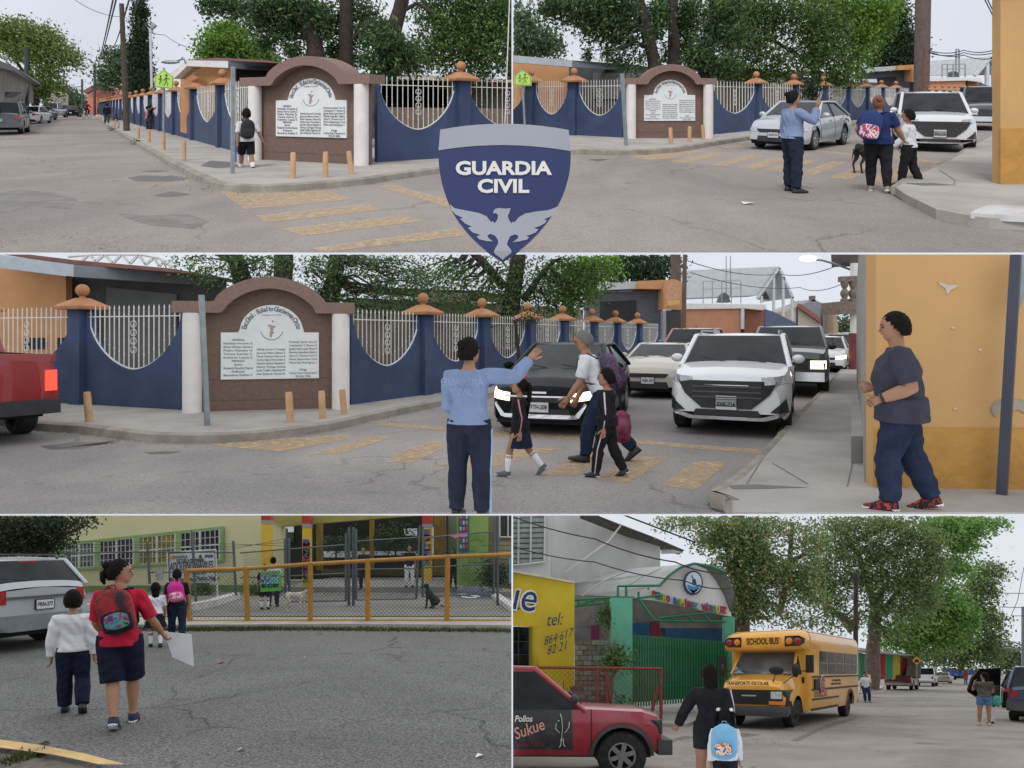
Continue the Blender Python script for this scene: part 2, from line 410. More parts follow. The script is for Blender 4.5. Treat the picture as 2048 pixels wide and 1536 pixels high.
# ------------------------------------------------------------------ vehicles
def common_mats():
 M('glass',(.010,.013,.015),rough=.07,var=.9,scale=2.5,spec=.28)
 M('glass_light',(.05,.06,.065),rough=.05,var=0,spec=1,coat=1)
 M('rubber',(.018,.018,.018),rough=.85,var=.3,scale=14,dirt=.5,dirtcol=(.09,.08,.07))
 M('dark_plastic',(.02,.02,.022),rough=.5,var=.2,scale=8)
 M('grey_plastic',(.09,.09,.095),rough=.6,var=.15,scale=8)
 M('alloy',(.45,.45,.46),rough=.35,metal=.8,var=.15,scale=12)
 M('black_alloy',(.03,.03,.03),rough=.4,metal=.5,var=.2)
 M('chrome',(.7,.7,.72),rough=.15,metal=1,var=.05)
 M('lamp_glass',(.55,.57,.6),rough=.08,var=.3,scale=20,coat=1)
 M('lamp_lit',(1,.9,.6),emit=2.2,var=0)
 M('tail_red',(.35,.008,.01),rough=.15,var=.2,scale=20,coat=1)
 M('tail_lit',(1,.06,.03),emit=1.3,var=0)
 M('amber',(.8,.22,.01),rough=.2,var=.1,coat=1)
 M('plate_white',(.6,.61,.62),rough=.5,var=.1,scale=20)
 M('ink',(.02,.02,.025),rough=.6,var=.1)
 M('seam',(.012,.012,.012),rough=.8,var=0)
common_mats()
def paint(key,c,dirt=.25,metal=0,rough=.28,coat=.6,spec=.5): return M(key,c,rough=rough,metal=metal,var=.05,scale=1.5,coat=coat,spec=spec,dirt=dirt,dirtcol=tuple(.35*v+.13 for v in c))
def interp(tab,x):
 if x <= tab[0][0]: return tab[0][1]
 for (a,u),(b,v) in zip(tab,tab[1:]):
  if x <= b:
   t = (x-a)/(b-a); return u+(v-u)*t
 return tab[-1][1]
class Car:
 """x runs along the car (front at +L/2), y to its left, z up"""
 def __init__(s,name,label,cat,xy,yaw,L,W,top,wb,fa,r=.33,zb=.24,col_=None,group=None,nose=.16,tail=.1,z0=0,flare=.0,rough=None):
  s.L,s.W,s.top,s.r,s.zb,s.paint,s.nose,s.tail = L,W,top,r,zb,col_,nose,tail
  s.ax = (L/2-fa,L/2-fa-wb); s.yaw = R(yaw); s.pos = (xy[0],xy[1],z0)
  s.root = empty(name,label,cat,(xy[0],xy[1],z0),group)
  s.c,s.s_ = math.cos(s.yaw),math.sin(s.yaw)
 def F(s,v): return (s.pos[0]+v[0]*s.c-v[1]*s.s_,s.pos[1]+v[0]*s.s_+v[1]*s.c,s.pos[2]+v[2])
 def put(s,mb,name,m,parent=None,**k):
  o = MB(); o.join(mb,s.F); return o.build(name,m,parent or s.root,**k)
 def plan(s,x):
  u = abs(x)/(s.L/2); k = s.nose if x > 0 else s.tail; t = max(0,(u-.62)/.38); return 1-k*t**2.6
 def wy(s,x,z):
  zt = interp(s.top,x); t = (z-s.zb)/max(.1,zt-s.zb); t = max(0,min(1,t))
  return s.W/2*s.plan(x)*interp([(0,.93),(.15,.985),(.45,1),(.8,.975),(1,.91)],t)
 def body(s,arch=True,name='body',m=None):
  xs = set(np.linspace(-s.L/2,s.L/2,34)); R_ = s.r*1.16
  for a in s.ax: xs |= set(a+R_*math.cos(t) for t in np.linspace(0,math.pi,11))
  for x,_ in s.top: xs.add(x)
  xs = sorted(x for x in xs if -s.L/2-1e-6 <= x <= s.L/2+1e-6); T = [0,.12,.3,.5,.7,.85,.94,1]
  mb = MB(); ns = len(T)+4; rows = []
  for x in xs:
   zb = s.zb+.10*max(0,(abs(x)/(s.L/2)-.9)/.1)
   if arch:
    for a in s.ax:
     if abs(x-a) < R_: zb = max(zb,s.r+math.sqrt(max(0,R_*R_-(x-a)**2)))
   zt = interp(s.top,x); row = []
   for t in T:
    z = zb+(zt-zb)*t; row.append((x,s.wy(x,z),z))
   w = row[-1][1]
   for q,dz in ((.9,.022),(.6,.045),(.3,.055),(0,.06)): row.append((x,w*q,zt+dz*min(1,s.W)))
   rows.append(row)
  for sg in (1,-1):
   b0 = len(mb.v)
   mb.v += [(p[0],p[1]*sg,p[2]) for r_ in rows for p in r_]
   for i in range(len(rows)-1):
    for k in range(ns-1):
     a = b0+i*ns+k; f = (a,a+1,a+ns+1,a+ns); mb.f.append(f if sg > 0 else f[::-1])
  for i,bul in ((0,-.05),(len(rows)-1,.05)):
   row = rows[i]; g = []
   for p in row[:len(T)]:
    g.append([(p[0]+bul*(1-q*q)*1.0,p[1]*q,p[2]+(.06*(1-abs(q))*((p[2]-row[0][2])/max(.01,row[len(T)-1][2]-row[0][2]))**2)) for q in np.linspace(-1,1,11)])
   b0 = len(mb.v); mb.v += [p for r_ in g for p in r_]
   for j in range(len(g)-1):
    for k in range(10): mb.f.append((b0+j*11+k,b0+j*11+k+1,b0+(j+1)*11+k+1,b0+(j+1)*11+k))
  s.b = s.put(mb,name,m or s.paint,smooth=38)
  u = MB(); u.box(-s.L/2+.15,s.L/2-.15,-s.W/2*.82,s.W/2*.82,s.zb-.03,s.zb+.35);
  u.box(-s.L*.34,s.L*.2,-s.W/2*.68,s.W/2*.68,s.zb+.3,min(1,interp(s.top,0)-.1))
  s.put(u,'underbody',M('seam'))
  return s
 def front_x(s,y,z,off=.012):
  wf = s.wy(s.L/2,z)
  if abs(y) <= wf: return s.L/2+.05*(1-(y/wf)**2)+off
  lo,hi = s.L/2*.6,s.L/2
  for _ in range(22):
   m = (lo+hi)/2
   if s.wy(m,z) > abs(y)-off*.6: lo = m
   else: hi = m
  return lo+off
 def back_x(s,y,z,off=.012):
  wf = s.wy(-s.L/2,z)
  if abs(y) <= wf: return -s.L/2-.05*(1-(y/wf)**2)-off
  lo,hi = -s.L/2*.6,-s.L/2
  for _ in range(22):
   m = (lo+hi)/2
   if s.wy(m,z) > abs(y)-off*.6: lo = m
   else: hi = m
  return lo-off
 def face(s,name,m,pts,front=True,off=.012,mirror=False,parent=None,thick=.03,div=5,emit=False,**k):
  """plate set on the nose or tail: pts are (y,z)"""
  fx = s.front_x if front else s.back_x
  for sg in ((1,-1) if mirror else (1,)):
   P = []
   for (a,b) in zip(pts,pts[1:]+pts[:1]):
    for i in range(div): P.append((a[0]+(b[0]-a[0])*i/div,a[1]+(b[1]-a[1])*i/div))
   bm = bmesh.new(); vv = [bm.verts.new((0,p[0],p[1])) for p in P]; f = bm.faces.new(vv)
   ys = sorted({round(min(p[0] for p in P)+i*(max(p[0] for p in P)-min(p[0] for p in P))/6,4) for i in range(1,6)})
   for y in ys: bmesh.ops.bisect_plane(bm,geom=bm.verts[:]+bm.edges[:]+bm.faces[:],plane_co=(0,y,0),plane_no=(0,1,0))
   r_ = bmesh.ops.extrude_face_region(bm,geom=bm.faces[:]); top = {e for e in r_['geom'] if isinstance(e,bmesh.types.BMVert)}
   bm.verts.index_update(); mb = MB()
   for v in bm.verts:
    y,z = v.co.y*sg,v.co.z; o = off if v in top else off-thick
    mb.v.append((fx(y,z,o),y,z))
   mb.f = [tuple(q.index for q in f.verts) for f in bm.faces]; bm.free()
   ob = s.put(mb,name,m,parent,**k)
  return ob
 def side(s,name,m,pts,off=.006,sides=(1,-1),thick=.02,div=4,parent=None,**k):
  """plate following the flank: pts are (x,z)"""
  for sg in sides:
   P = []
   for (a,b) in zip(pts,pts[1:]+pts[:1]):
    for i in range(div): P.append((a[0]+(b[0]-a[0])*i/div,a[1]+(b[1]-a[1])*i/div))
   bm = bmesh.new(); vv = [bm.verts.new((p[0],0,p[1])) for p in P]; bm.faces.new(vv)
   z0,z1 = min(p[1] for p in P),max(p[1] for p in P)
   for i in range(1,6): bmesh.ops.bisect_plane(bm,geom=bm.verts[:]+bm.edges[:]+bm.faces[:],plane_co=(0,0,z0+(z1-z0)*i/6),plane_no=(0,0,1))
   r_ = bmesh.ops.extrude_face_region(bm,geom=bm.faces[:]); top = {e for e in r_['geom'] if isinstance(e,bmesh.types.BMVert)}
   bm.verts.index_update(); mb = MB()
   for v in bm.verts:
    o = off if v in top else off-thick; mb.v.append((v.co.x,sg*(s.wy(v.co.x,v.co.z)+o),v.co.z))
   mb.f = [tuple(q.index for q in f.verts) for f in bm.faces]; bm.free()
   ob = s.put(mb,name,m,parent,smooth=30,**k)
  return ob
 def cabin(s,xr0,xr1,xf1,xf0,h,belt=None,wt=.74,roofm=None,pillars=(0,),gm='glass',rails=None,backm=None,wbs=.93):
  """glasshouse: base runs xr0..xf0, roof xr1..xf1"""
  W = s.W/2; zr = interp(s.top,xr0)-.01; zf = interp(s.top,xf0)-.01; g = M(gm)
  def corner(x,z,w,sg): return Vector((x,sg*w,z))
  wb,wt = W*wbs,W*wt
  for_ = []
  A = {sg: (corner(xr0,zr,wb,sg),corner(xr1,h,wt,sg),corner(xf1,h,wt,sg),corner(xf0,zf,wb,sg)) for sg in (1,-1)}
  # glass planes
  def plate(P,name,m,t=.02,inset=0,out=None):
   c = sum(P,Vector())/len(P); nrm = (P[1]-P[0]).cross(P[2]-P[0]).normalized()
   if nrm.dot(c-Vector((xr1*.5+xf1*.5,0,(zr+h)/2-.3))) < 0: nrm = -nrm
   mb = MB(); mb.prism([p+nrm*.0 for p in P],-nrm*t); return s.put(mb,name,m)
  bow = .06
  def bowed(P,name,m,n=8,push=bow):
   mb = MB(); rows = []
   ax = Vector((1 if P[0].x > (xr1+xf1)/2 else -1,0,0))
   for t in (0,.5,1):
    for i in range(n+1):
     u = i/n; p = P[0].lerp(P[1],u).lerp(P[3].lerp(P[2],u),t); mb.v.append(tuple(p+ax*push*(1-(2*u-1)**2)))
   for j in range(2):
    for i in range(n): mb.f.append((j*(n+1)+i,j*(n+1)+i+1,(j+1)*(n+1)+i+1,(j+1)*(n+1)+i))
   k = len(mb.v); mb.v += [(x-ax.x*.03,y,z) for x,y,z in mb.v]; mb.f += [tuple(q+k for q in f)[::-1] for f in mb.f]
   return s.put(mb,name,m,smooth=60)
  bowed([A[1][3],A[-1][3],A[-1][2],A[1][2]],'windshield',g)
  if backm is None: bowed([A[-1][0],A[1][0],A[1][1],A[-1][1]],'rear_window',g)
  else: bowed([A[-1][0],A[1][0],A[1][1],A[-1][1]],'rear_panel',backm)
  for sg in (1,-1): plate(list(A[sg]),'side_window',g)
  a0,a1 = A[1][3],A[-1][3]; mb = MB(); mb.tube([a0.lerp(a1,t)+Vector((.03+bow*(1-(2*t-1)**2),0,.0)) for t in (.02,.25,.5,.75,.98)],.022,6); s.put(mb,'cowl',M('dark_plastic'))
  for y0,y1 in ((.55,.05),(-.1,-.6)):
   u = Vector((.07,0,.03)); p = a0.lerp(A[1][2],.04); q = a0.lerp(A[1][2],.22); mb = MB(); mb.tube([Vector((p.x,y0*W,p.z))+u,Vector((q.x,y1*W,q.z))+u],.01,4); s.put(mb,'wiper',M('ink'))
  # roof
  mb = MB(); nx,ny = 8,8
  for i in range(nx+1):
   x = xr1+(xf1-xr1)*i/nx; e = (2*i/nx-1)
   for j in range(ny+1):
    y = 2*j/ny-1; xx = x+(bow*(1-y*y) if i == nx else -bow*(1-y*y) if i == 0 else 0)
    mb.v.append((xx,y*(wt+.012),h+.045*(1-abs(y)**3)*(1-abs(e)**4)+.004))
  for i in range(nx):
   for j in range(ny): mb.f.append((i*(ny+1)+j,i*(ny+1)+j+1,(i+1)*(ny+1)+j+1,(i+1)*(ny+1)+j))
  k = len(mb.v); mb.v += [(x,y,z-.05) for x,y,z in mb.v[:k]]; mb.f += [tuple(q+k for q in f)[::-1] for f in mb.f]
  n1 = ny+1
  bd = [(j,j+1) for j in range(ny)]+[((nx)*n1+j+1,nx*n1+j) for j in range(ny)]+[((i+1)*n1,i*n1) for i in range(nx)]+[(i*n1+ny,(i+1)*n1+ny) for i in range(nx)]
  mb.f += [(a,b,b+k,a+k) for a,b in bd]
  s.put(mb,'roof',roofm or s.paint,smooth=40)
  pm = roofm or s.paint
  for sg in (1,-1):
   a = A[sg]; o = Vector((0,sg*.012,0))
   mb = MB(); mb.tube([a[3]+o+Vector((.06,0,-.03)),a[2]+o,(a[2]+a[1])/2+o+Vector((0,0,.015)),a[1]+o,a[0]+o+Vector((-.03,0,-.03))],[(.045,.035)]*5,8)
   s.put(mb,'pillar',pm,smooth=60)
   for px in pillars:
    zt_ = h-.01; zb_ = interp(s.top,px);
    mb = MB(); mb.beam((px,sg*(wb+.004),zb_-.03),(px-.04,sg*(wt+.004),zt_),.03,.09,up=(1,0,0)); s.put(mb,'pillar',M('dark_plastic'))
   if rails:
    mb = MB(); mb.tube([(xr1+.1,sg*wt*.93,h+.03),(xr1+.2,sg*wt*.93,h+.09),(xf1-.3,sg*wt*.93,h+.09),(xf1-.15,sg*wt*.93,h+.03)],.018,6); s.put(mb,'roof_rail',M(rails))
  return s
 def wheels(s,rim='alloy',w=.22,spokes=5,rr=.66,inset=.02,hub=None):
  for a in s.ax:
   for sg in (1,-1):
    y = sg*(s.wy(a,s.r+.15)-inset-w/2); n = 28
    prof = [(s.r*rr,-w/2),(s.r*.93,-w/2),(s.r,-w/2+.035),(s.r,w/2-.035),(s.r*.93,w/2),(s.r*rr,w/2)]
    mb = MB()
    for i in range(n):
     t = 2*math.pi*i/n
     for q,d in prof: mb.v.append((a+q*math.cos(t),y+d,s.r+q*math.sin(t)))
    for i in range(n):
     for k in range(6):
      j = (i+1) % n; mb.f.append((i*6+k,i*6+(k+1) % 6,j*6+(k+1) % 6,j*6+k))
    wh = s.put(mb,'wheel',M('rubber'),smooth=30)
    rm = MB(); yo = y+sg*(w/2-.03); q = s.r*rr
    for i in range(n):
     t = 2*math.pi*i/n; c_,s_ = math.cos(t),math.sin(t)
     for rad,dy in ((q*1.02,.03),(q*.9,.03),(q*.88,-.06)): rm.v.append((a+rad*c_,yo+sg*dy,s.r+rad*s_))
    for i in range(n):
     j = (i+1) % n
     for k in range(2): rm.f.append((i*3+k,i*3+k+1,j*3+k+1,j*3+k))
    for i in range(spokes):
     t = 2*math.pi*i/spokes+.3; rm.beam((a,yo+sg*.0,s.r),(a+q*.95*math.cos(t),yo+sg*.015,s.r+q*.95*math.sin(t)),.03,q*(.34 if spokes < 7 else .2),up=(0,1,0)) if False else rm.beam((a,yo,s.r),(a+q*.95*math.cos(t),yo+sg*.015,s.r+q*.95*math.sin(t)),q*(.34 if spokes < 7 else .2),.03,up=(0,1,0))
    rm.tube([(a,yo-sg*.03,s.r),(a,yo+sg*.03,s.r)],q*.28,12)
    s.put(rm,'rim',M(rim),wh)
    dk = MB(); dk.tube([(a,yo-sg*.1,s.r),(a,yo-sg*.07,s.r)],q*.95,16); s.put(dk,'brake_disc',M('seam'),wh)
  return s
 def trim(s,doors=(),handles=(),mirror=None,sills=False):
  for x in doors:
   zt = interp(s.top,x); mb = MB()
   for sg in (1,-1):
    pts = [(x,sg*(s.wy(x,z)+.001),z) for z in np.linspace(s.zb+.12,zt-.01,7)]; mb.tube(pts,[(.006,.008)]*7,4)
   s.put(mb,'door_seam',M('seam'),kind='stuff')
  for x in handles:
   for sg in (1,-1):
    z = interp(s.top,x)-.13; mb = MB(); y = s.wy(x,z); mb.beam((x-.09,sg*(y+.015),z),(x+.09,sg*(y+.015),z),.02,.028); s.put(mb,'door_handle',s.paint)
  if mirror:
   x,z,mm = mirror
   for sg in (1,-1):
    mb = MB(); y = s.W/2*.93; mb.ball((x,sg*(y+.13),z+.03),(.06,.11,.075),10,6); mb.beam((x+.02,sg*(y-.04),z-.03),(x,sg*(y+.1),z),.04,.03)
    s.put(mb,'mirror',mm or s.paint,smooth=180)
  return s
 def plate(s,y,z,front=True,txt=None,w=.3,h=.15):
  x = (s.front_x if front else s.back_x)(y,z,.03); sg = 1 if front else -1
  mb = MB(); mb.box(min(x,x-sg*.02),max(x,x-sg*.02),y-w/2,y+w/2,z-h/2,z+h/2); p = s.put(mb,'number_plate',M('plate_white'))
  fr = MB()
  for (a,b,c_,d) in ((y-w/2-.01,y+w/2+.01,z+h/2,z+h/2+.012),(y-w/2-.01,y+w/2+.01,z-h/2-.012,z-h/2),(y-w/2-.012,y-w/2,z-h/2,z+h/2),(y+w/2,y+w/2+.012,z-h/2,z+h/2)): fr.box(min(x,x-sg*.03)-.002,max(x,x-sg*.03)+.002,a,b,c_,d)
  s.put(fr,'plate_frame',M('dark_plastic'),p)
  if txt:
   t = text_mb(txt,h*.62,.004,.002,width=w*.84); o = MB()
   o.v = [(x+sg*.004,y+(v[0] if front else -v[0])*1,z+v[1]) for v in t.v]; o.f = t.f
   s.put(o,'plate_lettering',M('ink'),p,fixn=False)
  return s
# ------------------------------------------------------------------ people
def skinmat(k='skin',c=(.36,.19,.115)): return M(k,c,rough=.55,var=.08,scale=6,spec=.35)
def cloth(k,c,var=.18): return M(k,c,rough=.9,var=var,scale=9,bump=.35,bscale=22,spec=.2)
def nv(v): return Vector(v).normalized()
class Person:
 """local frame: x to the person's right, y the way they face, z up; directions in pose are in that frame"""
 def __init__(s,feet,top,yaw,label,H=None,pose=None,hs=1.0,fat=1.0,sk='skin',Y=None,group=None,female=False,lean=0,headyaw=0,headpitch=0,dz=0,name='person',sideways=0,xoff=0):
  X,Yd = PL.g(feet) if Y is None else (PL.X(feet[0],Y),Y)
  s.Hh = H or PL.z(top[1],Yd)
  s.pos = (X,Yd,dz); s.yaw = R(yaw); s.sk = skinmat(sk) if sk in MATS else skinmat(sk)
  s.root = empty(name,label,'person',s.pos,group)
  h = s.Hh; s.fat = fat; p = dict(pose or {}); s.hs = hs; s.fem = female
  # joints
  lr = R(lean); up = Vector((math.sin(R(sideways)),math.sin(lr),math.cos(lr)))
  leg = .0
  hip = Vector((0,0,0)); s.J = J = {}
  hw = .052*h*(1.08 if female else 1)
  for sd,q in (('L',-1),('R',1)):
   th,sh = nv(p.get('th'+sd,(q*.06,0,-1))),nv(p.get('sh'+sd,(q*.02,-.04,-1)))
   a = hip+Vector((q*hw,0,-.01*h)); k = a+th*.235*h; an = k+sh*.225*h
   J['hip'+sd],J['knee'+sd],J['ankle'+sd] = a,k,an
   fy,fp = p.get('foot'+sd,(0,0)); J['foot'+sd] = (R(fy),R(fp))
  low = min(J['ankleL'].z-abs(math.sin(J['footL'][1]))*.0,J['ankleR'].z); hip_z = -low+.045*h
  J['pelvis'] = hip; tor = .30*h*(1.0 if hs <= 1.05 else .97)
  J['neck'] = hip+up*tor; J['up'] = up
  shw = .108*h*(.93 if female else 1)*(1+(fat-1)*.35)
  for sd,q in (('L',-1),('R',1)):
   ua,fa = nv(p.get('ua'+sd,(q*.18,-.02,-1))),nv(p.get('fa'+sd,(q*.05,.12,-1)))
   a = J['neck']+Vector((q*shw,0,-.022*h)); e = a+ua*.172*h; w = e+fa*.145*h
   J['sho'+sd],J['elb'+sd],J['wri'+sd],J['fa'+sd] = a,e,w,fa
  for k,v in J.items():
   if isinstance(v,Vector) and k not in ('up','faL','faR'): J[k] = v+Vector((0,0,hip_z))
  hh = .135*h*hs; s.hh = hh
  s.hc = J['neck']+up*(.045*h)+Vector((0,.012*h+math.sin(lr)*.0,.0))+Vector((0,0,1))*hh*.5
  s.hm = Matrix.Translation(s.hc) @ Matrix.Rotation(R(headyaw),4,'Z') @ Matrix.Rotation(R(headpitch),4,'X')
  tot = s.hc.z+hh*.5
  k = h/tot if hs <= 1.02 and lean < 25 else 1; s.k = k
  s.vox = .0075*h
  s.finger_mb = MB()
  s.make_body(p)
 def F(s,v):
  c,q = math.cos(s.yaw),math.sin(s.yaw); x,y,z = v[0]*s.k,v[1]*s.k,v[2]*s.k
  return (s.pos[0]+x*c-y*q,s.pos[1]+x*q+y*c,s.pos[2]+z)
 def put(s,mb,name,m,parent=None,smooth=180,**k):
  o = MB(); o.join(mb,s.F); return o.build(name,m,parent or s.root,smooth=smooth,**k)
 def torso(s,mb,f0=-.1,f1=1.12,ex=0.0,dex=0.0,cut=None):
  h = s.Hh; J = s.J; a,b = J['pelvis'],J['neck']; ft = s.fat; fm = s.fem
  T = [(-.16,.045,.05,0),(-.06,.088*(1+.5*(ft-1)),.066*(1+.5*(ft-1)),-.004),(.08,.098*(1.06+.5*(ft-1) if fm else 1),.078*(1+.8*(ft-1)),-.006),(.25,.088*(1+.7*(ft-1)),.066*(1+1.1*(ft-1)),.004*ft),(.45,.078*(1.0+1.0*(ft-1))*(.93 if fm else 1),.06*(1+1.6*(ft-1)),.008*ft),(.65,.088*(1+.8*(ft-1)),.066*(1+1.1*(ft-1)),.008),(.82,.1*(1+.4*(ft-1)),.066*(1+.5*(ft-1))*(1.1 if fm else 1),.004),(.93,.098,.055,-.002),(1.0,.07,.044,-.004),(1.06,.036,.036,0),(1.2,.03,.032,.004)]
  rs = []
  for t,rx,ry,dy in T:
   if t < f0-.001 or t > f1+.001: continue
   c = a.lerp(b,t); rs.append((c.x,c.y+dy*h,c.z,rx*.91*h+ex,ry*.91*h+ex,.92))
  # interpolate ends
  def at(t):
   for (p,q) in zip(T,T[1:]):
    if p[0] <= t <= q[0]:
     u = (t-p[0])/(q[0]-p[0]); c = a.lerp(b,t); v = [p[i]+(q[i]-p[i])*u for i in (1,2,3)]; return (c.x,c.y+v[2]*h,c.z,v[0]*h+ex,v[1]*h+ex,.92)
  if f0 > T[0][0]: rs.insert(0,at(f0))
  if f1 < T[-1][0]: rs.append(at(f1))
  mb.rings(rs,20)
 def arm(s,mb,sd,t1=2.0,ex=0.0):
  h = s.Hh; J = s.J; S,E,Wr = J['sho'+sd],J['elb'+sd],J['wri'+sd]; ft = 1+(s.fat-1)*.6; mid = J['neck'].lerp(J['pelvis'],.1)
  pts = [S.lerp(mid,.35),S,S.lerp(E,.35),S.lerp(E,.75),E,E.lerp(Wr,.3),E.lerp(Wr,.7),Wr]
  tt = [-.3,0,.35,.75,1,1.3,1.7,2]; rr = [.03,.034,.032,.029,.026,.027,.022,.0165]
  P,Q = [],[]
  for i,t in enumerate(tt):
   if t <= t1: P.append(pts[i]); Q.append(rr[i]*h*ft+ex*(1 if t > 0 else .6))
   else:
    u = (t1-tt[i-1])/(t-tt[i-1]); P.append(pts[i-1].lerp(pts[i],u)); Q.append((rr[i-1]+(rr[i]-rr[i-1])*u)*h*ft+ex*1.15); break
  mb.tube(P,Q,12)
 def leg(s,mb,sd,t1=2.0,ex=0.0,loose=0.0):
  h = s.Hh; J = s.J; A,K,N = J['hip'+sd],J['knee'+sd],J['ankle'+sd]; ft = 1+(s.fat-1)*.5
  pts = [A+Vector((0,0,.05*h)),A,A.lerp(K,.4),A.lerp(K,.8),K,K.lerp(N,.3),K.lerp(N,.65),N,N+(N-K).normalized()*.02*h]
  tt = [-.2,0,.4,.8,1,1.3,1.65,2,2.1]; rr = [.055,.061,.054,.041,.036,.0375,.028,.0205,.02]
  P,Q = [],[]
  for i,t in enumerate(tt):
   e = ex+loose*max(0,t-.2)*h*.0072
   if t <= t1: P.append(pts[i]); Q.append(rr[i]*h*ft+e)
   else:
    u = (t1-tt[i-1])/(t-tt[i-1]); P.append(pts[i-1].lerp(pts[i],u)); Q.append((rr[i-1]+(rr[i]-rr[i-1])*u)*h*ft+e); break
  mb.tube(P,Q,12)
 def foot(s,mb,sd,ex=0.0,sole=False,hgt=1.0):
  h = s.Hh; N = s.J['ankle'+sd]; fy,fp = s.J['foot'+sd]
  m = Matrix.Translation(N) @ Matrix.Rotation(fy,4,'Z') @ Matrix.Rotation(fp,4,'X')
  q = MB()
  if sole: q.rings([(0,.042*h,-.045*h,.028*h,.082*h,.8),(0,.042*h,-.03*h,.03*h,.085*h,.8)],16)
  else:
   q.rings([(0,.042*h,-.043*h,.0255*h+ex,.078*h+ex,.85),(0,.042*h,-.024*h,.027*h+ex,.076*h+ex,.9),(0,.02*h,-.008*h,.024*h+ex,.052*h+ex,.95),(0,.0,.012*h*hgt,.022*h+ex,.028*h+ex)],14)
  q.mat(m); mb.join(q)
 def hand(s,mb,sd,curl=.6,spread=.12):
  spread = .03 if curl > .8 else spread; h = s.Hh; Wr,d = s.J['wri'+sd],s.J['fa'+sd].normalized(); q = 1 if sd == 'R' else -1
  side = d.cross(Vector((q,0,0)));
  side = Vector((0,1,0))-d*d.y if abs(d.y) < .9 else Vector((0,0,1))-d*d.z
  side.normalize(); n = d.cross(side)*q
  if s.palm.get(sd):
   n = nv(s.palm[sd]); n = (n-d*n.dot(d)).normalized(); side = n.cross(d)*q;
  L = .05*h; w = .021*h
  mb.tube([Wr-d*.012*h,Wr+d*.012*h,Wr+d*L*.6,Wr+d*L],[(.016*h,.012*h),(.021*h,.012*h),(.024*h,.0115*h),(.021*h,.009*h)],10) if False else None
  base = []
  for a,ww,tt in ((-.01*h,.015*h,.0125*h),(.012*h,.019*h,.0125*h),(.035*h,.0235*h,.0115*h),(.052*h,.0215*h,.0095*h)):
   c = Wr+d*a; ring = [c+side*math.cos(2*math.pi*k/10)*ww+n*math.sin(2*math.pi*k/10)*tt for k in range(10)]; base.append(ring)
  o = len(mb.v); mb.v += [tuple(p) for r_ in base for p in r_]
  for i in range(3):
   for k in range(10): mb.f.append((o+i*10+k,o+i*10+(k+1) % 10,o+(i+1)*10+(k+1) % 10,o+(i+1)*10+k))
  mb.f.append(tuple(o+k for k in range(10))[::-1]); mb.f.append(tuple(o+30+k for k in range(10)))
  for i,(off,ln) in enumerate(((.017,.043),(.006,.049),(-.006,.046),(-.016,.036))):
   b = Wr+d*.048*h+side*off*h; dd = (d+side*off*spread*60).normalized(); pts = [b-dd*.008*h,b]; c = curl*(1+.15*i)
   for k in range(3):
    a = c*(k+1)*.55; pts.append(pts[-1]+(dd*math.cos(a)+n*math.sin(a))*ln*h/3)
   mb.tube(pts,[.0062*h,.006*h,.0056*h,.005*h,.004*h],7)
  b = Wr+d*.014*h+side*.017*h; dd = (d*.75+side*.75+n*.25*curl).normalized()
  mb.tube([b,b+dd*.02*h,b+dd*.036*h+d*.006*h+n*.004*h*curl,b+dd*.046*h+d*.012*h+n*.01*h*curl],[.0085*h,.0075*h,.0062*h,.0048*h],7)
 def make_body(s,p):
  s.palm = {'L': p.get('palmL'),'R': p.get('palmR')}
  mb = MB(); s.torso(mb); J = s.J; h = s.Hh
  for sd in 'LR': s.arm(mb,sd); s.leg(mb,sd); s.foot(mb,sd)
  mb.tube([J['neck']-J['up']*.03*h,J['neck'].lerp(s.hc,.5),s.hc],[.034*h,.029*h*(1 if s.fat < 1.2 else 1.25),.03*h],12)
  hd = MB(); s.head(hd); mb.join(hd)
  b = fuse(mb,s.vox,smooth_it=2)
  f = MB(); s.face(f); b.join(f)
  for sd in 'LR': s.hand(b,sd,p.get('curl'+sd,.5))
  s.b = s.put(b,'body',s.sk)
  h2 = s.hh
  for q in (-1,1):
   e = MB(); e.ball((q*.2*h2,.385*h2,.02*h2),(.062*h2,.04*h2,.032*h2),8,6); e.mat(s.hm); s.put(e,'eye',M('ink'),s.b)
   w = MB(); w.tube([(q*.1*h2,.45*h2,.1*h2),(q*.2*h2,.435*h2,.125*h2),(q*.3*h2,.375*h2,.1*h2)],.014*h2,5); w.mat(s.hm); s.put(w,'eyebrow',M('hair_black',(.012,.009,.008),rough=.5),s.b)
  m = MB(); m.tube([(-.11*h2,.415*h2,-.225*h2),(0,.452*h2,-.215*h2),(.11*h2,.415*h2,-.225*h2)],[.012*h2,.026*h2,.012*h2],6); m.mat(s.hm); s.put(m,'lips',M('lips',(.28,.09,.07),rough=.5),s.b)
 def head(s,mb,k=1.0,off=0):
  h = s.hh; q = MB()
  prof = [(-.5,.10,.10,.18),(-.46,.20,.19,.16),(-.38,.27,.28,.11),(-.25,.315,.36,.05),(-.1,.35,.42,.01),(.05,.37,.455,-.015),(.2,.375,.465,-.03),(.32,.345,.43,-.035),(.42,.26,.33,-.03),(.48,.15,.19,-.03),(.5,.05,.06,-.03)]
  q.rings([(0,y*h,z*h*(1 if z < 0 else k),rx*h*k+off,ry*h*k+off) for z,rx,ry,y in prof],20); q.mat(s.hm); mb.join(q)
 def face(s,mb):
  h = s.hh; q = MB()
  q.tube([(0,.42*h,.08*h),(0,.455*h,-.03*h),(0,.5*h,-.09*h),(0,.43*h,-.135*h)],[.03*h,.042*h,.055*h,.05*h],8)
  for sg in (-1,1):
   q.ball((sg*.375*h,-.03*h,-.02*h),(.035*h,.075*h,.11*h),8,6); q.ball((sg*.045*h,.46*h,-.105*h),(.04*h,.045*h,.032*h),6,5)
  q.mat(s.hm); mb.join(q)
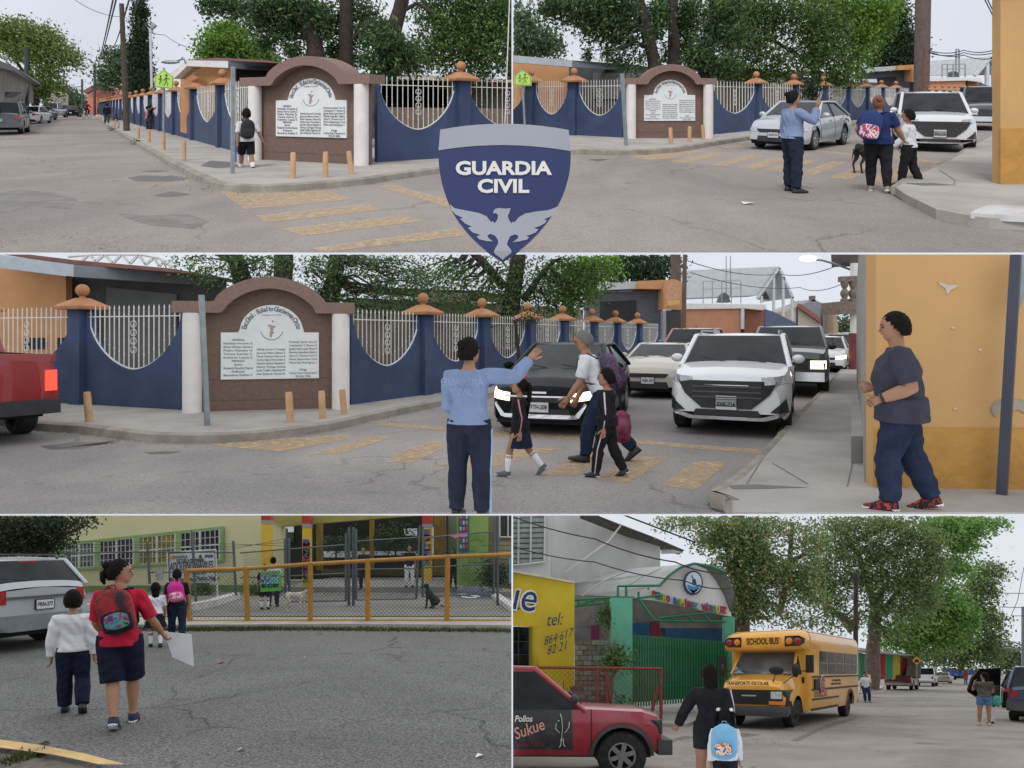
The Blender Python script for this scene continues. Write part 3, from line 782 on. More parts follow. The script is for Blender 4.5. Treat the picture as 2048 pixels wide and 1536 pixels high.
 # clothing, all children
 def shirt(s,m,f0=-.02,sleeve=.8,ex=.012,f1=1.03,name='shirt',loose=0):
  mb = MB(); s.torso(mb,f0,f1,s.Hh*ex+.004)
  for sd in 'LR': s.arm(mb,sd,sleeve,s.Hh*(ex*.7+.003))
  if f0 < -.04:
   a,b = s.J['pelvis'],s.J['neck']; h = s.Hh; k = 1+.75*(s.fat-1); mb.rings([(*a.lerp(b,t)[:2],a.lerp(b,t)[2],(.1 if t > 0 else .102)*k*h+.004+h*ex,.078*k*h+.004+h*ex,.92) for t in (f0,f0/2,.1,.2)],20)
  b = fuse(mb,s.vox*.9,smooth_it=2)
  V = np.array(b.v); n = np.sin(V[:,2]*55/s.Hh+3*V[:,0]/s.Hh*20)*np.cos(V[:,0]*38/s.Hh+V[:,1]*31/s.Hh)
  V[:,1] += n*.0042*s.Hh; V[:,0] += np.sin(V[:,2]*40/s.Hh+V[:,1]*20/s.Hh)*.0018*s.Hh
  V[:,1] += np.sin((V[:,2]+V[:,0]*.8)*70/s.Hh)*.0022*s.Hh; b.v = [tuple(v) for v in V]
  return s.put(b,name,m)
 def pants(s,m,t1=1.95,ex=.008,loose=.6,name='trousers',f1=.1):
  mb = MB(); s.torso(mb,-.12,f1,s.Hh*ex)
  for sd in 'LR': s.leg(mb,sd,t1,s.Hh*ex,loose)
  b = fuse(mb,s.vox*.9,smooth_it=2)
  V = np.array(b.v); V[:,1] += (np.sin(V[:,2]*60/s.Hh+V[:,0]*30/s.Hh)+np.sin(V[:,2]*95/s.Hh-V[:,0]*50/s.Hh))*.0024*s.Hh; b.v = [tuple(v) for v in V]
  return s.put(b,name,m)
 def skirt(s,m,ln=.17,flare=.045,name='skirt',top=.12):
  h = s.Hh; a = s.J['pelvis']; mb = MB(); rs = []
  for t in np.linspace(0,1,9):
   z = a.z+top*h*.3-(ln+top*.3)*h*t; r = (.098+flare*t)*h; rs.append((a.x,a.y-.004*h,z,r,r*.82))
  n = 40; base = 0
  for (cx,cy,cz,rx,ry),t in zip(rs,np.linspace(0,1,9)):
   for k in range(n):
    an = 2*math.pi*k/n; w = 1+.05*t*math.cos(an*10); mb.v.append((cx+rx*w*math.cos(an),cy+ry*w*math.sin(an),cz))
  for i in range(8):
   for k in range(n): mb.f.append((i*n+k,i*n+(k+1) % n,(i+1)*n+(k+1) % n,(i+1)*n+k))
  mb.f.append(tuple(range(n)))
  return s.put(mb,name,m)
 def shoes(s,m,sole=None,name='shoe',socks=None,ht=1.0):
  for sd in 'LR':
   mb = MB(); s.foot(mb,sd,s.Hh*.005,hgt=ht); o = s.put(mb,name,m)
   if sole: q = MB(); s.foot(q,sd,0,True); s.put(q,'sole',sole,o)
  return s
 def socks(s,m,t0=1.35):
  h = s.Hh
  for sd in 'LR':
   K,N = s.J['knee'+sd],s.J['ankle'+sd]; mb = MB(); u = (t0-1)
   mb.tube([K.lerp(N,u),K.lerp(N,(1+u)/2),K.lerp(N,.95),N+(N-K).normalized()*.025*h],[.0375*h,.033*h,.0245*h,.025*h],12); s.put(mb,'sock',m)
 def hair(s,m,style='short',name='hair',ln=1.0):
  h = s.hh; mb = MB(); n,r = 36,24
  for j in range(r+1):
   t = math.pi*(.01+.97*j/r)
   for k in range(n):
    a = 2*math.pi*k/n; nz = 1+.018*math.sin(9*a+5*t)+.012*math.sin(23*a+9*t)+.012*math.sin(7*t*3)
    mb.v.append((.435*h*math.sin(t)*math.cos(a)*nz,(.52*h*math.sin(t)*math.sin(a)-.055*h)*nz,(.60*h*math.cos(t)-.02*h)*nz))
  g = []
  for j in range(r):
   for k in range(n):
    f = (j*n+k,j*n+(k+1) % n,(j+1)*n+(k+1) % n,(j+1)*n+k); c = np.mean([mb.v[i] for i in f],axis=0)/h
    line = interp([(-.6,-.36),(-.22,-.34),(-.12,-.16),(-.02,-.1),(.06,.0),(.16,.2),(.3,.26),(.6,.3)],c[1])
    if c[2] > line: g.append(f)
  mb.f = g; k0 = len(mb.v); mb.v += [(x*.8,y*.82,z*.86) for x,y,z in mb.v]; mb.f = g+[tuple(i+k0 for i in f)[::-1] for f in g]
  mb.mat(s.hm)
  o = s.put(mb,name,m)
  q = MB(); b = s.hm
  P = lambda *v: tuple(b @ Vector([w*h for w in v]))
  if style == 'bun': q.ball((0,-.52*h,.28*h),(.2*h,.18*h,.19*h),12,8); q.mat(b)
  elif style == 'pony':
   q.tube([P(0,-.45,.12),P(0,-.62,.08),P(0,-.68,-.15),P(0,-.62,-.5*ln),P(.02,-.52,-.95*ln),P(.02,-.46,-1.35*ln)],[.09*h,.13*h,.15*h,.14*h,.1*h,.03*h],10)
  elif style == 'long':
   rr = []
   for t in np.linspace(0,1,8):
    rr.append((0,(-.24-.12*math.sin(t*2.6))*h,(.2-1.95*ln*t)*h,(.40-.04*t-.16*t*t)*h*(1 if t < .95 else .75),(.25-.1*t)*h))
   g = MB(); g.rings(rr,20); V = []
   for i,v in enumerate(g.v): a = i % 20; V.append((v[0]*(1+.05*math.sin(a*2.4)),v[1]*(1+.04*math.cos(a*3.1)),v[2]))
   q.v,q.f = V,g.f; q.mat(b @ Matrix.Rotation(0,4,'X'))
   # drop what would cover the face
  if q.v: s.put(q,'hair_tail' if style != 'bun' else 'hair_bun',m,o)
  return o
 def backpack(s,label,m1,m2=None,zc=.62,w=.17,hgt=.25,dep=.10,side=0,pocket=True,straps=None,tilt=0,off=0,group=None,mesh3=None):
  w *= .9; hgt *= .92; dep *= .85
  h = s.Hh; J = s.J; up = J['up']; c = J['pelvis'].lerp(J['neck'],zc); back = -(.066*s.fat+.5*dep+.012+off)*h
  e = empty('backpack',label,'backpack',s.F((c.x,c.y+back,c.z-hgt*h/2)),group)
  tl = Matrix.Translation((c.x+side*h,c.y+back,c.z)) @ Matrix.Rotation(-math.atan2(up.y,up.z),4,'X') @ Matrix.Rotation(R(tilt),4,'Y')
  def bx(W,D,Hh_,y0,z0,pw=.55):
   q = MB(); rs = []
   for t in np.linspace(-1,1,11):
    f = (1-abs(t)**5)**.35 if abs(t) < 1 else .35
    if t > .3: f *= 1-.25*((t-.3)/.7)**2
    rs.append((0,y0,z0+t*Hh_/2,W/2*f,D/2*f,pw))
   q.rings(rs,20); q.mat(tl); return q
  s.put(bx(w*h,dep*h,hgt*h,0,0),'bag',m1,e)
  if pocket: s.put(bx(w*.84*h,dep*.6*h,hgt*.5*h,-.36*dep*h,-.2*hgt*h),'front_pocket',m2 or m1,e)
  if mesh3:
   s.put(bx(w*.66*h,dep*.3*h,hgt*.34*h,-.62*dep*h,-.18*hgt*h),'pocket_print',mesh3,e)
  for sg in (-1,1):
   S = J['shoR' if sg > 0 else 'shoL']; q = MB(); sx = sg*.06*h
   pts = [tl @ Vector((sg*.05*h,dep*.5*h,hgt*.42*h)),Vector((S.x*.6,S.y-.01*h,S.z+.042*h)),Vector((S.x*.68,S.y+.065*h*max(1,s.fat*.9),S.z-.01*h)),Vector((S.x*.75,S.y+.075*h*max(1,s.fat*.95),S.z-.09*h)),Vector((S.x*.92,S.y+.01*h,S.z-.17*h)),tl @ Vector((sg*w*.4*h,dep*.4*h,-hgt*.38*h))]
   q.tube(pts,[(.014*h,.005*h)]*6,6); s.put(q,'strap',straps or m1,e)
  q = MB(); q.tube([tl @ Vector(v) for v in ((-.02*h,dep*.35*h,hgt*.48*h),(-.02*h,dep*.35*h,hgt*.56*h),(.02*h,dep*.35*h,hgt*.56*h),(.02*h,dep*.35*h,hgt*.48*h))],.006*h,6); s.put(q,'handle',m1,e)
  s.bagm = tl; s.bagdim = (w*h,dep*h,hgt*h)
  return e
WALK = dict(thL=(-.04,.42,-1),shL=(-.02,.12,-1),thR=(.04,-.28,-1),shR=(.02,-.75,-1),footR=(0,-35),uaL=(-.15,-.3,-1),faL=(-.03,-.1,-1),uaR=(.15,.25,-1),faR=(.05,.45,-1))
def mirror_pose(p):
 o = {}
 for k,v in p.items():
  sd = k[-1]; k2 = k[:-1]+('R' if sd == 'L' else 'L')
  o[k2] = (-v[0],)+tuple(v[1:]) if k[:2] in ('th','sh','ua','fa') and not k.startswith('foot') else ((-v[0],v[1]) if k.startswith('foot') else v)
 return o
# ------------------------------------------------------------------ things that stand in more than one place
M('blue_wall',lin((52,70,106)),rough=.75,var=.18,scale=1.2,dirt=.5,dirtcol=lin((84,94,124)),bump=.3,bscale=18)
M('cap_orange',lin((184,126,84)),rough=.8,var=.14,scale=4,dirt=.4,dirtcol=lin((150,95,60)))
M('white_iron',lin((222,220,214)),rough=.5,var=.06,dirt=.2,dirtcol=lin((170,150,130)))
M('brown_tile',lin((116,90,78)),rough=.7,var=.12,scale=14,bump=.3,bscale=40)
M('white_col',lin((228,222,218)),rough=.7,var=.05,dirt=.25,dirtcol=lin((180,165,150)))
M('plaque_white',lin((224,228,228)),rough=.35,var=.05,scale=5)
M('plaque_ink',lin((124,124,126)),rough=.6,var=.1)
M('plaque_ink2',lin((172,150,142)),rough=.6,var=.1)
M('bollard_paint',lin((204,160,116)),rough=.75,var=.12,scale=6,dirt=.4,dirtcol=lin((170,120,80)),bump=.2)
M('galv',lin((140,150,152)),rough=.45,metal=.5,var=.15,scale=6)
M('dark_metal',(.05,.055,.06),rough=.5,metal=.4,var=.2)
M('wood_pole',lin((84,74,62)),rough=.9,var=.25,scale=5,bump=.5,bscale=25)
M('concrete',lin((160,155,148)),rough=.9,var=.12,scale=2,dirt=.5,dirtcol=lin((120,112,104)),bump=.3,bscale=40)
M('walk',lin((168,163,156)),rough=.9,var=.12,scale=1.2,dirt=.55,dirtcol=lin((122,112,104)),bump=.3,bscale=40)
M('kerb',lin((150,142,130)),rough=.9,var=.2,scale=3,dirt=.6,dirtcol=lin((95,86,76)),bump=.5,bscale=20)
M('kerb_yellow',lin((205,170,110)),rough=.85,var=.2,scale=4,dirt=.8,dirtcol=lin((140,128,112)),bump=.5,bscale=20)
M('bark',lin((58,48,42)),rough=.95,var=.35,scale=6,bump=1.0,bscale=14)
M('bark_light',lin((112,98,86)),rough=.95,var=.3,scale=5,bump=.8,bscale=12)
M('dark_soil',lin((88,82,74)),rough=.95,var=.3,scale=5)
M('puddle',lin((92,86,80)),rough=.5,var=.2,scale=3)
M('hair_black',(.008,.006,.005),rough=.7,var=.3,scale=30,spec=.12,bump=.4,bscale=60)
M('hair_brown',(.05,.026,.014),spec=.2,rough=.7,var=.3,scale=30)
skinmat('skin'); skinmat('skin_light',(.5,.28,.19))
leafmat('leaf_cypress',lin((30,48,34)),lin((70,94,56)),.25)
leafmat('leaf_bald',lin((36,60,40)),lin((98,132,76)),.4,lin((130,162,92)))
leafmat('leaf_spring',lin((62,104,38)),lin((132,176,66)),.45,lin((160,190,90)))
leafmat('leaf_mid',lin((44,74,40)),lin((104,140,66)),.4)
leafmat('leaf_far',lin((70,96,70)),lin((110,134,92)),.3)
def along(a,b,s,z=0,off=0):
 d = Vector((b[0]-a[0],b[1]-a[1],0)); n = Vector((-d.y,d.x,0)).normalized(); p = Vector((a[0],a[1],0))+d.normalized()*s+n*off
 return (p.x,p.y,z)
def on_ray(a,b,px):
 k = (px-CX)/FPX; dx,dy = b[0]-a[0],b[1]-a[1]
 t = (k*a[1]-a[0])/(dx-k*dy); return (a[0]+dx*t,a[1]+dy*t)
def school_wall(label,a,b,cols,ends=(None,None),zt=2.05,zlow=.86,group=None,bars=15,deep=.16,thick=.012,plain=None,zs=0):
 """a, b: flat points of the base line; cols: distances along it (columns)"""
 L_ = math.hypot(b[0]-a[0],b[1]-a[1]); P = lambda s,z,o=0: along(a,b,s,z,o)
 e = empty('school_wall',label,'wall',P(cols[0] if cols else 0,0),group)
 blue,orange,white = MATS['blue_wall'],MATS['cap_orange'],MATS['white_iron']
 for c in cols:
  mb = MB(); mb.prism([P(c-.17,0,-.19),P(c+.17,0,-.19),P(c+.17,0,.19),P(c-.17,0,.19)],(0,0,zt+.02)); co = mb.build('column',blue,e)
  if co is None: continue
  cp = MB(); w = .36
  def ringq(w,z): return [P(c-w,z,-w),P(c+w,z,-w),P(c+w,z,w),P(c-w,z,w)]
  rs = [ringq(w*.95,zt+.021),ringq(w,zt+.05),ringq(w,zt+.09),ringq(.1,zt+.26)]
  cp.v = [v for r_ in rs for v in r_]; cp.f = [(3,2,1,0)]+[(i*4+k,i*4+(k+1) % 4,(i+1)*4+(k+1) % 4,(i+1)*4+k) for i in range(3) for k in range(4)]+[(12,13,14,15)]
  x,y,_ = P(c,0); cp.rings([(x,y,zt+.24,.07,.07),(x,y,zt+.31,.05,.05)],12); cp.ball((x,y,zt+.42),.13,14,10)
  cp.build('cap',orange,co,smooth=40)
 st = ([ends[0]] if ends[0] is not None else [])+list(cols)+([ends[1]] if ends[1] is not None else [])
 for s0,s1 in zip(st,st[1:]):
  p0 = s0+(.172 if s0 in cols else 0); p1 = s1-(.172 if s1 in cols else 0); m = .05; q0,q1 = p0+m,p1-m; mid = (q0+q1)/2; rw = (q1-q0)/2
  if plain:
   mb = MB(); mb.prism([P(p0,0,-.07),P(p1,0,-.07),P(p1,zlow,-.07),P(p0,zlow,-.07)],Vector(P(0,0,.14))-Vector(P(0,0,0))); mb.build('wall_panel',blue,e); continue
  fn = lambda s: zlow+(zt-.02-zlow)*(1-math.sqrt(max(0,1-((s-mid)/rw)**2)))**.85
  top = [q1-(q1-q0)*(.5-.5*math.cos(math.pi*i/28)) for i in range(29)]
  out = [P(p0,0,-.07),P(p1,0,-.07),P(p1,zt,-.07)]+[P(s,fn(s),-.07) for s in top]+[P(p0,zt,-.07)]
  # the outline is concave: build it as strips
  mb = MB(); ss = [p0,p0+.001]+top[::-1]+[p1-.001,p1]; tz = [zt,zt]+[fn(s) for s in top[::-1]]+[zt,zt]; n = len(ss)
  for o in (-.07,.07): mb.v += [P(s,0,o) for s in ss]+[P(s,z,o) for s,z in zip(ss,tz)]
  for i in range(n-1):
   mb.f += [(i,i+1,n+i+1,n+i),(2*n+i+1,2*n+i,3*n+i,3*n+i+1),(n+i,n+i+1,3*n+i+1,3*n+i)]
  mb.f += [(0,n,3*n,2*n),(n-1,2*n-1,4*n-1,3*n-1)][::-1]
  mb.build('wall_panel',blue,e,smooth=30)
  gr = MB()
  gr.tube([P(s,fn(s)+.015,-.03) for s in top if zlow <= fn(s) <= zt-.25],.017,5)
  gr.beam(P(q0+.03,zt-.13,-.03),P(q1-.03,zt-.13,-.03),.02);
  for i in range(bars):
   s = q0+(q1-q0)*(i+.5)/bars; z0 = min(fn(s),zt-.15)
   gr.beam(P(s,z0,-.03),P(s,zt+.0,-.03),thick*1.4); gr.tube([P(s,zt,-.03),P(s,zt+.03,-.03),P(s,zt+.1,-.03)],[.008,.017,.001],4)
   if z0 < zt-.5: gr.ball(P(s,z0+.26,-.03),.019,5,4)
  for k in range(4):
   for sg in (-1,1):
    z = zt-.22-.17*k; gr.tube([P(mid+sg*.02,z,-.04),P(mid+sg*.07,z-.02,-.04),P(mid+sg*.075,z-.09,-.04),P(mid+sg*.03,z-.13,-.04),P(mid+sg*.02,z-.08,-.04)],.009,4)
  gr.build('grille',white,e)
 return e
NAMES1 = ['GENERAL','Maximiliano Hernandez G.','Benito Alvarez Garcia S.','Pedro Mendez G.','Teresa Suarez C.','Roberto Lopez S.','PRIMARIA','Jacinto','Benjamin Sanchez Suarez','Profesores','Benedicta Robles F.']
NAMES2 = ['Gabriela de Leon D. Gonzalez','Juana Isa Velasco Alonso S.','Maria Ventura Garcia B.','Carlos Nery Hernandez S.','Antonio Gomez Bautista S.','Nancy Ortega Nunez','Isabel Trujillo Argandona M.','Jose Eduardo Garcia D.']
NAMES3 = ['Francisco Javier Lara G.','Concepcion V. Ramos G.','Ignacio Alcala Lopez Ponce M.','Marisela Argandona Galicia J.','Diana D. Cisneros de la G.','Maria Esperanza Cruz','Maria Ines Rodriguez L.','','Amigo','Carlos Raul Chavarria R.','20 JUN 2006']
def monument(label,a,b,group=None,text=True,k=1.0):
 W = math.hypot(b[0]-a[0],b[1]-a[1]); q = W/3.1; P = lambda s,z,o=0: along(a,b,s*q,z*k,o)
 e = empty('school_monument',label,'sign',P(1.55,0),group)
 br = MATS['brown_tile']
 N = 26; out = [(.2,0),(2.95,0),(2.95,1.96)]
 arc = lambda c,r,rise,z0,n: [(c+r*math.cos(t),z0+rise*math.sin(t)) for t in np.linspace(0,math.pi,n)]
 inner = arc(1.6,.86,.50,1.96,N)
 def strip(o0,o1,bot,topf,s0,s1,name,m,n=40,parent=e):
  mb = MB(); ss = list(np.linspace(s0,s1,n))
  for o in (o0,o1): mb.v += [P(s,bot(s),o) for s in ss]+[P(s,topf(s),o) for s in ss]
  for i in range(n-1): mb.f += [(i,i+1,n+i+1,n+i),(2*n+i+1,2*n+i,3*n+i,3*n+i+1),(n+i,n+i+1,3*n+i+1,3*n+i),(i+1,i,2*n+i,2*n+i+1)]
  mb.f += [(0,n,3*n,2*n),(n-1,3*n-1,4*n-1,2*n-1)]
  return mb.build(name,m,parent,smooth=30)
 el = lambda s,c,r,rise,z0: z0+rise*math.sqrt(max(0,1-((s-c)/r)**2))
 def flare(s,r,rise,z0):
  d = abs(s-1.6)
  return z0+rise*(math.cos(min(1,d/r)*math.pi/2)**.62 if d < r else 0)
 it = lambda s: flare(s,.86,.46,1.96)
 strip(.0,.22,lambda s: 0,it,.2,2.95,'back_wall',br)
 strip(-.26,.3,it,lambda s: flare(s,1.02,.47,2.17),-.16,3.2,'coping',M('coping',lin((132,104,92)),rough=.7,var=.1,scale=14,bump=.2),60)
 for c in (.17,2.93):
  mb = MB(); x,y,_ = P(c,0,-.14); mb.rings([(x,y,0,.165,.165),(x,y,1.0,.165,.165),(x,y,1.955*k,.165,.165)],20); mb.build('pillar',MATS['white_col'],e,smooth=40)
 fn = lambda s: el(s,1.6,.6,.52,1.60) if abs(s-1.6) < .6 else 1.6
 strip(-.03,0.0,lambda s: .72,fn,.66,2.5,'plaque',MATS['plaque_white'],60)
 for z in (.72,.32):
  mb = MB(); mb.prism([P(.36,z,-.003),P(2.75,z,-.003),P(2.75,z+.012,-.003),P(.36,z+.012,-.003)],Vector(P(0,0,.01))-Vector(P(0,0,0))); mb.build('tile_joint',M('joint',lin((92,72,62))),e)
 if text:
  ex = Vector(P(1,0))-Vector(P(0,0)); ez = Vector((0,0,1)); ink = MATS['plaque_ink']; ns = Vector(P(0,0,-1))-Vector(P(0,0,0))
  def T(s_,size,s,z,w=None,m=ink,ang=0,off=0):
   o = Vector(P(s,z,-.036)); e1 = (ex.normalized()*math.cos(ang)+ez*math.sin(ang)); e2 = (-ex.normalized()*math.sin(ang)+ez*math.cos(ang))
   t = text_mb(s_,size*q,.004,off,width=w*q if w else None)
   t.v = [tuple(o+e1*v[0]+e2*v[1]+ns*v[2]) for v in t.v]; return t
  arcT = MB(); s_ = 'Esc.Gral. Eulalio Gutierrez Ortiz'; n = len(s_)
  for i,ch in enumerate(s_):
   if ch == ' ': continue
   t = math.pi*(.93-.86*i/(n-1)); arcT.join(T(ch,.13,1.6+.52*math.cos(t),1.6+.455*math.sin(t)-.01,ang=t-math.pi/2,off=.003))
  arcT.build('title_lettering',ink,e,fixn=False)
  for NN,s0,z0,dz in ((NAMES1,.98,1.46,.066),(NAMES2,1.59,1.28,.066),(NAMES3,2.2,1.42,.066)):
   mb = MB()
   for i,l in enumerate(NN):
    if l: mb.join(T(l,.056,s0,z0-i*dz,w=.54 if len(l) > 12 else None))
   mb.build('name_lettering',ink,e,fixn=False,kind='stuff')
  em = MB()
  for i in range(22):
   t = math.pi*(1.08+.84*i/21); em.join(MB().ball((0,0,0),(.014,.01,.01),5,4).tf(),lambda v,t=t: tuple(Vector(P(1.6+.21*math.cos(t)+v[0],1.66+.2*math.sin(t)+v[2],-.032))))
  for s,z,r1,r2 in ((1.6,1.7,.035,.06),(1.57,1.75,.05,.02),(1.63,1.73,.05,.02),(1.6,1.62,.045,.03),(1.585,1.57,.025,.045),(1.62,1.83,.02,.015)):
   em.join(MB().ball((0,0,0),(r1,.008,r2),9,6),lambda v,s=s,z=z: tuple(Vector(P(s+v[0],z+v[2]-.02,-.034+v[1]))))
  em.build('seal_relief',MATS['plaque_ink2'],e)
  mb = T('Fundada 17-12-1970',.045,1.6,1.93,m=MATS['plaque_ink2']); mb.build('date_lettering',MATS['plaque_ink2'],e,fixn=False)
 return e
def bollard(label,p,h=.62,r=.055,lean=0,split=True,group=None):
 x,y = PL.g(p); mb = MB(); rs = [(0,0,-.02,r,r),(0,0,h*.5,r*1.02,r),(0,0,h*.93,r,r),(0,0,h,r*.85,r*.8)]
 mb.rings(rs,10); mb.tf(x,y,0,random.random(),1,0,R(lean)); o = mb.build('bollard',MATS['bollard_paint'],origin=tuple(PL.map((x,y,0))),smooth=40)
 return tag(o,label,'bollard',group)
def pole(name,label,cat,base,top,r0,r1,m,Y=None,group=None,n=10,z0=-.05,wig=.0,**k):
 X,Y_ = PL.g(base) if Y is None else (PL.X(base[0],Y),Y); tp = PL.at(top,Y_)
 mb = MB(); pts = [Vector((X,Y_,z0)).lerp(Vector(tp),t) for t in np.linspace(0,1,7)]; mb.tube(pts,list(np.linspace(r0,r1,7)),n)
 o = mb.build(name,m,origin=tuple(PL.map((X,Y_,0))),smooth=40); return tag(o,label,cat,group)
def wire(label,pts,r=.012,sag=.0,group=None,m=None):
 """pts: (px,py,Y)"""
 P = [Vector(PL.at(p[:2],p[2])) for p in pts]; Q = []
 for a,b in zip(P,P[1:]):
  for i in range(9):
   t = i/9; v = a.lerp(b,t); v.z -= sag*4*t*(1-t); Q.append(v)
 Q.append(P[-1]); mb = MB(); mb.tube(Q,r,4); o = mb.build('power_line',m or M('cable',(.03,.03,.03),rough=.6)); return tag(o,label,'cable',group)
def fill_ceiling(py,side):
 """unseen glowing plane added as overcast light for the lower streets"""
 z = (CY-py)/FPX; mb = MB(); ys = [3.5,30,100,420]
 for y in ys: mb.v += [(-1.5*y-3,y,z*y+.004*y),(1.5*y+3,y,z*y+.004*y)]
 for i in range(3): mb.f.append((i*2,i*2+1,i*2+3,i*2+2))
 m = bpy.data.materials.new('overcast_fill'); m.use_nodes = True; nt = m.node_tree; b = nt.nodes['Principled BSDF']; b.inputs['Base Color'].default_value = (0,0,0,1)
 b.inputs['Emission Color'].default_value = (.93,.96,1,1); b.inputs['Emission Strength'].default_value = side; b.inputs['Specular IOR Level'].default_value = 0
 return m,mb
def add_fill_ceiling(py,strength):
 m,mb = fill_ceiling(py,strength); o = mb.build('sky',m,slope=False,clip=False,fixn=False); struct(o); return o  # added glow plane, stands in for daylight the upper ground blocks
def front_at(p,yaw,L,rear=False):
 x,y = PL.g(p); s = -1 if not rear else 1
 return (x+s*math.cos(R(yaw))*L/2,y+s*math.sin(R(yaw))*L/2)
def lamps(c,yl,zl,front=True,lit=False,m=None,name='headlight',**k):
 return c.face(name,m or M('lamp_lit' if lit else 'lamp_glass'),[(yl[0],zl[0]),(yl[1],zl[0]+(zl[2] if len(zl) > 2 else 0)),(yl[1],zl[1]+(zl[2] if len(zl) > 2 else 0)),(yl[0],zl[1])],front,mirror=True,**k)
def sedan(label,xy,yaw,pt,L=4.5,W=1.78,h=1.43,rim='alloy',style='sedan',rear_lights=True,lit=False,group=None,r=.32,detail=1,plate_txt=None,k=1.0,glass='glass',name='parked_car',spokes=5):
 q = L/4.5
 c = Car(name,label,'car',xy,yaw,L,W,[(-2.25*q,.86),(-2.16*q,.97),(-1.3*q,1.0),(.9*q,.95),(1.75*q,.82),(2.12*q,.70),(2.25*q,.56)],2.65*q,.87*q,r,.2,pt,group,nose=.2,tail=.12)
 c.body(); c.cabin(-1.8*q,-1.0*q,.2*q,1.05*q,h,wt=.7,pillars=(-.35*q,),gm=glass); c.wheels(rim,w=.2,spokes=spokes)
 dk = M('dark_plastic')
 c.face('lower_grille',dk,[(-.5,.26),(.5,.26),(.45,.42),(-.45,.42)]); c.face('grille',dk,[(-.42,.52),(.42,.52),(.5,.62),(-.5,.62)])
 lamps(c,(.48,.86),(.53,.66,.05),lit=lit); lamps(c,(.5,.86),(.70,.84,.02),False,m=M('tail_red'),name='taillight')
 if detail:
  c.trim((.95*q,-.3*q,-1.25*q),(.05*q,-1.0*q),(.75*q,.98,None)); c.plate(0,.45,True,plate_txt); c.plate(0,.62,False,plate_txt)
  c.face('rear_bumper_insert',dk,[(-.7,.3),(.7,.3),(.65,.38),(-.65,.38)],False)
 return c
def suv(label,xy,yaw,pt,L=4.6,W=1.86,h=1.66,rim='alloy',group=None,r=.36,lit=False,detail=1,k=1.0,rails=None,plate_txt=None,name='parked_car',cat='car',glass='glass'):
 q = L/4.6
 c = Car(name,label,cat,xy,yaw,L,W,[(-2.3*q,.98),(-2.22*q,1.08),(.95*q,1.06),(1.8*q,.98),(2.15*q,.88),(2.3*q,.72)],2.7*q,.9*q,r,.27,pt,group,nose=.18,tail=.1)
 c.body(); c.cabin(-2.2*q,-1.9*q,.3*q,1.05*q,h,wt=.78,pillars=(-.25*q,-1.3*q),rails=rails,gm=glass); c.wheels(rim,w=.23)
 dk = M('dark_plastic')
 if detail:
  c.trim((.95*q,-.25*q,-1.35*q),(.1*q,-1.0*q),(.8*q,1.12,None)); c.plate(0,.56,True,plate_txt); c.plate(0,.75,False,plate_txt)
 lamps(c,(.5,.88),(.8,.92,.03),lit=lit); lamps(c,(.6,.9),(.78,1.0),False,m=M('tail_red'),name='taillight')
 if detail < 2: c.face('grille',dk,[(-.5,.62),(.5,.62),(.6,.82),(-.6,.82)]); c.face('lower_grille',dk,[(-.7,.34),(.7,.34),(.6,.46),(-.6,.46)])
 return c
def pickup(label,xy,yaw,pt,L=5.4,W=1.95,h=1.82,cab=(-.95,-.75,.3,1.1),rim='alloy',group=None,r=.4,lit=False,detail=1,name='pickup_truck',bumper='chrome',z=1.12,tail='tail_red',nose=.12,pillars=None):
 q = L/5.4
 c = Car(name,label,'pickup truck',xy,yaw,L,W,[(-2.7*q,z),(1.0*q,z),(2.2*q,z-.06),(2.6*q,z-.14),(2.7*q,z-.3)],3.3*q,.95*q,r,.38,pt,group,nose=nose,tail=.03)
 c.body(); c.cabin(*[v*q for v in cab],h,wt=.78,pillars=pillars or ((cab[0]+.9)*q if cab[0] < -1.1 else (cab[0]+.35)*q,)); c.wheels(rim,w=.26)
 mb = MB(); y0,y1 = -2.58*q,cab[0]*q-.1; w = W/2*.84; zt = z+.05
 mb.box(-2.55*q,cab[0]*q-.08,-w,w,zt-.02,zt+.035); c.put(mb,'bed_shade_panel',M('seam'))  # black panel at rail height, painted shade of the open bed
 for sg in (-1,1):
  mb = MB(); mb.box(-2.66*q,cab[0]*q-.05,sg*W/2*.9-.05,sg*W/2*.9+.05,zt-.04,zt+.06); c.put(mb,'bed_rail',c.paint)
 mb = MB(); mb.box(-2.72*q,-2.64*q,-W/2*.86,W/2*.86,.62,zt+.07); c.put(mb,'tailgate',c.paint)
 bp = M(bumper)
 mb = MB(); mb.box(-2.9*q,-2.68*q,-W/2*.93,W/2*.93,.42,.62); c.put(mb,'rear_bumper',bp)
 mb = MB(); mb.box(2.66*q,2.82*q,-W/2*.86,W/2*.86,.42,.64); c.put(mb,'front_bumper',bp)
 c.face('grille',M('dark_plastic'),[(-.5,.68),(.5,.68),(.5,.94),(-.5,.94)]); lamps(c,(.55,.9),(.72,.92),lit=lit)
 lamps(c,(.78,.93),(.74,1.04),False,m=M(tail),name='taillight',off=.03)
 if detail: c.trim((1.0*q,cab[0]*q),(.2*q,),(.85*q,1.2,M('dark_plastic'))); c.plate(0,.52,False)
 return c
